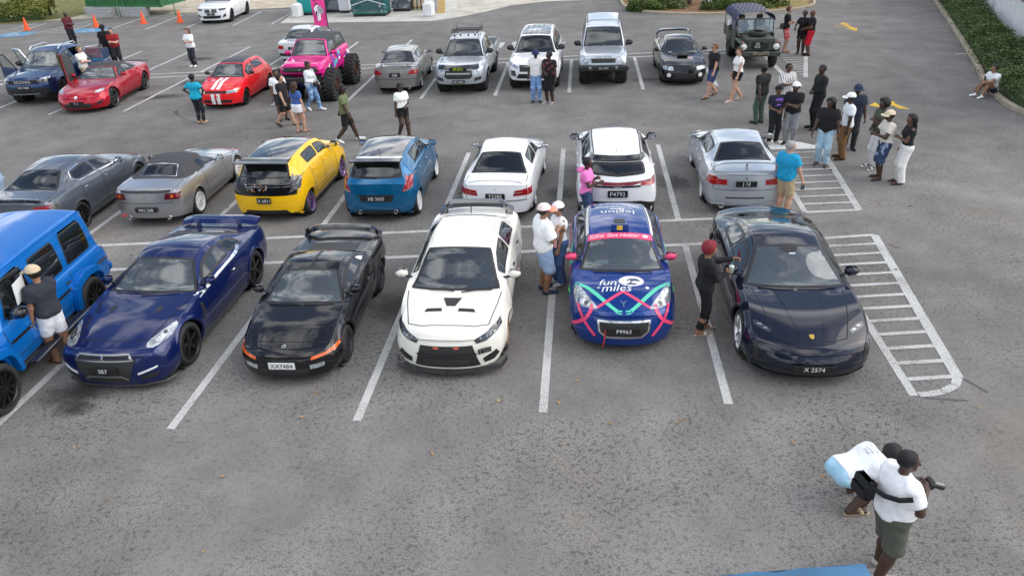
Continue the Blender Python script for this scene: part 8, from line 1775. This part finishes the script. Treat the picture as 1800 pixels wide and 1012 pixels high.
person('man in a white tee and brown trousers with a white cap', (8.68, 10.46), 170, h=1.76, top=('tee', 'eceef2'), bottom=('trousers', '7d5a36'), shoes=('shoe', '4a3020'), hair=('short', '0b0908'), hat=('cap', 'f0f0ee'), arms=('hang', 'hang'), look=-15, vx=.016)
person('man with short dreadlocks in a black tee and pale jeans', (7.97, 10.04), -125, h=1.78, top=('tee', '161618'), bottom=('trousers', patcloth('cloth_pale_denim', '9dbccf', 'c4d6e0', 'blot', 6)), shoes=('sandal', '4d463f'), hair=('dreads', '0b0908'), arms=('hang', 'fwd'), fat=1.12, legs=(.03, -.03), look=-25, vx=.015)
person('man in an olive shirt and white trousers behind the man in the beige cap', (9.17, 9.66), 185, h=1.80, top=('tee', '4a4d3c'), bottom=('trousers', 'd9d9d6'), shoes=('sandal', 'f0f0f0'), hair=('afro', '0b0908'), arms=('chest', 'clasp'), vx=.016)
pc = person('man in a cream tee, denim shorts and beige cap looking at his phone', (8.96, 8.87), 180, h=1.72, top=('tee', 'd9d0c6'), bottom=('knee', patcloth('cloth_ripped_denim', '2f3d5a', '8fa0b8', 'blot', 9)), shoes=('sandal', '4a4846'), hair=('short', '0b0908'), hat=('cap', 'd8c9ae'), arms=('phone', 'phone'), legs=(.02, -.03), vx=.015)
prop('phone', 'white phone held by the man in the beige cap', 'phone', pc[0], (.37, .0, 1.20), phone, (0, .6, 0))
person('woman with long black hair in a black top and wide white trousers', (9.31, 8.50), 170, h=1.72, sex='f', skin='brown', top=('tank', '17171a', .56), bottom=('wide', 'e6e4df'), shoes=('sandal', '3d2c24'), hair=('long', '0d0b0b'), arms=('fold', 'hang'), vx=.015, look=10)
pink = person('woman in a pink hooded tee and jeans behind the rally car', (1.36, 6.58), -20, h=1.66, sex='f', skin='dark', top=('tee', 'ee7fc0'), bottom=('trousers', '2f4468'), shoes=('shoe', 'dddddd'), hair=('bun', '0c0a09'), arms=('chest', 'phone'), vx=.015)
b = MB(); b.tube([(-.10, .10, 1.38), (-.16, .0, 1.36), (-.10, -.10, 1.38)], [.045, .06, .045], 8); b.build('hood', cloth('ee7fc0'), pink[0], True)
pd = person('grey haired man in a turquoise tee and khaki shorts beyond the black saloon', (5.82, 6.83), 35, h=1.74, skin='light', top=('tee', '1496c2'), bottom=('shorts', 'b5a482'), shoes=('shoe', 'd0d0d0'), hair=('short', '9a9894'), arms=('hang', 'fwd'), fat=1.18, look=-35, vx=.014)
prop('phone', 'black phone in the lowered hand of the grey haired man', 'phone', pd[0], (.22, -.30, .74), phone, (0, .3, .5))
person('man in a white tee, pale blue shorts and pink cap beside the rally car', (0.25, 3.73), 15, h=1.78, skin='mid', top=('loose', 'f2f2f2', .47), bottom=('knee', '9db9da'), shoes=('shoe', '2a3a55'), hair=('short', '1a120e'), hat=('cap', 'f6dcda', 'ee8f74'), arms=('phone', 'chest'), fat=1.18, vx=.013)
pe = person('woman in a white vest and wide blue jeans with a pink and white cap', (0.57, 4.05), 205, h=1.68, sex='f', skin='mid', top=('tank', 'eeeeee', .54), bottom=('wide', '4c6a97'), shoes=('shoe', 'e4e0e0'), hair=('short', '2a1a14'), hat=('cap', 'f8eeee', 'f0b8b4'), arms=('fwd', 'clasp'), vx=.014)
def bag2():
    b = MB(); b.box((0, 0, 0), (.08, .26, .18), .03); o = b.build('handbag', mat('bag_pink', (.78, .36, .38), .6)); s = MB(); s.lathe([(0, .05), (.006, .05), (.006, .001)], 10, 'x'); s.build('bag_motif', mat('bag_red', (.6, .03, .06), .6), o, loc=(.042, 0, 0)); return o
prop('handbag', 'pink handbag with a red motif carried by the woman in wide jeans', 'bag', pe[0], (.20, .10, .96), bag2)
pf = person('woman with short red hair in black clothes holding a cup beside the black saloon', (2.83, 2.02), 5, h=1.70, sex='f', skin='mid', top=('long', '121214'), bottom=('leggings', '111113'), shoes=('sandal', 'cfc4ba'), hair=('curly', '7d1426'), arms=('reach', 'phone'), vx=.012, legs=(.05, -.05), fat=1.06)
def cup():
    b = MB(); b.lathe([(0, .001), (0, .032), (.12, .045), (.125, .047), (.14, .03), (.145, .001)], 14, 'z'); o = b.build('drink_cup', mat('cup_clear', (.60, .66, .55), .2), smooth=True); s = MB(); s.tube([(0, 0, .14), (.015, 0, .22)], .005, 5); s.build('straw', mat('straw_green', (.1, .5, .2), .5), o); return o
prop('drink_cup', 'iced drink cup with straw held by the red haired woman', 'cup', pf[0], (.40, -.05, 1.13), cup); prop('phone', 'phone held up by the red haired woman', 'phone', pf[0], (.60, .17, 1.34), phone, (0, 0, 0))
ph = person('man in a charcoal tee and white shorts photographing the azure off-roader', (-8.04, 2.05), 150, h=1.78, skin='mid', top=('tee', '2b2f38'), bottom=('shorts', 'e4e6ea'), shoes=('sandal', '4a3322'), hair=('short', '15100d'), hat=('cap', 'cdb99b'), arms=('hang', 'up'), vx=.013, legs=(.02, -.04))
prop('phone', 'phone held up by the man in the beige cap and white shorts', 'phone', ph[0], (.56, -.13, 1.60), phone, (0, 0, 0))
pi = person('photographer in a white tee and olive shorts standing in the foreground', (3.53, -3.16), 10, h=1.72, skin='dark', top=('tee', 'f4f4f6'), bottom=('knee', '54564c'), shoes=('shoe', 'b9aea4'), hair=('fade', '0b0908'), arms=('chest', 'chest'), fat=1.22, belly=.02, vx=.0095, look=-25, legs=(.05, -.04))
def sling():
    b = MB(); P_ = [(-.02, .16, 1.46), (-.11, .10, 1.40), (-.165, .0, 1.30), (-.175, -.08, 1.20), (-.13, -.18, 1.08)]; b.tube(P_, .030, 6); b.V = [(x, y, z) for x, y, z in b.V]; o = b.build('sling_strap', cloth('17181c')); return o
def slr():
    b = MB(); b.box((0, 0, 0), (.07, .14, .10), .02); o = b.build('camera_body', TRIM); c_ = MB(); c_.lathe([(0, .04), (.11, .045), (.12, .045), (.12, .035), (.08, .001)], 14, 'x'); c_.build('lens', GLOSSBLK, o, True, loc=(.03, 0, 0)); return o
prop('camera', 'black camera with long lens in the hands of the foreground photographer', 'camera', pi[0], (.34, -.02, 1.26), slr, (0, .35, -.2))
def slingbag():
    b = MB(); b.box((0, 0, 0), (.14, .30, .24), .05); o = b.build('sling_bag', cloth('17181c')); s = MB(); s.tube([(.02, -.13, .06), (.01, -.30, .12), (.06, -.44, .18), (.16, -.50, .22)], .028, 8); s.build('strap', cloth('17181c'), o); p = MB(); p.box((-.075, .0, -.03), (.03, .22, .13), .012); p.build('pocket', cloth('17181c'), o); return o
prop('sling_bag', 'black sling bag on the back of the foreground photographer', 'bag', pi[0], (-.245, .20, 1.16), slingbag, (0, 0, .0))
pj = person('crouching man in a white printed tee and pale blue shorts in the foreground', (3.79, -2.06), 10, h=1.76, skin='dark', top=('tee', 'eef1f6', .53), bottom=('shorts', 'a9d3e8'), shoes=('sandal', 'b3a183'), hair=('short', '0b0908'), arms=((( .36, .10, .62), (0, .6, -1)), ((.36, .08, .62), (0, .6, -1))), vx=.0115, lean=76, look=0, crouch=dict(hip=.31, x=-.20, footL=(.04, .09, .043), footR=(-.13, -.10, .043)), fat=1.02)
for k_, (tx, of) in enumerate((('DRIFT LINE', 0), ('COFFEE', .07), ('STAFF', .14))):
    V, F, wd = text_geo(tx); T_ = pj[2]; pts = []
    for x, y, _ in V: p = T_(-.100, (-x*.017), .785-of*.40+y*.017); pts.append(tuple(p))
    obj('shirt_lettering', pts, F, mat('letter_black', (.03, .03, .03), .8), pj[0], smooth=False)
person('person in a pale pink top at the left edge beside the grey sedan', (-13.77, 10.29), 20, h=1.70, sex='f', skin='dark', top=('tee', 'e9c3c3'), bottom=('trousers', '9db4cc'), shoes=('shoe', 'dddddd'), hair=('short', '0b0908'), arms=('hip', 'hang'), vx=.016)
person('man in a white tee standing at the open side of the army truck', (9.49, 24.07), -80, h=1.74, skin='mid', top=('tee', 'e4e6ea'), bottom=('trousers', '2c2f3a'), hair=('short', '15100d'), arms=('hang', 'hang'), vx=.019)
seat_x = dict(hip=.30, x=-.10, footL=(.22, .07, .06), footR=(.20, -.09, .06))
pk = person('man in a white tee and navy shorts sitting on the kerb by the hedge', (15.72, 15.95), 195, h=1.74, skin='mid', top=('tee', 'eceef0'), bottom=('shorts', '1d2740'), shoes=('shoe', 'f0f0f0'), hair=('short', '2a2018'), arms=('reach', ((.22, .16, .56), (0, .5, -1))), vx=.015, lean=8, crouch=dict(hip=.12, x=-.12, footL=(.17, .08, .043), footR=(.14, -.09, .043)))
prop('phone', 'phone held by the man sitting on the kerb', 'phone', pk[0], (.38, .17, .68), phone, (0, .3, 0))
tk_ = bpy.data.objects['army_truck']; dm = tk_.matrix_basis @ Vector((-.22, -.36, 0))
person('driver in a dark blue top seated in the army truck', (dm.x, dm.y), math.degrees(tk_.rotation_euler.z), h=1.72, skin='light', top=('tee', '2c3b66'), bottom=('trousers', '22242c'), hair=('short', '8b8680'), arms=('reach', 'reach'), vx=.018, z=.36, crouch=dict(hip=.30, x=-.05, footL=(.30, .07, .12), footR=(.30, -.07, .12)))
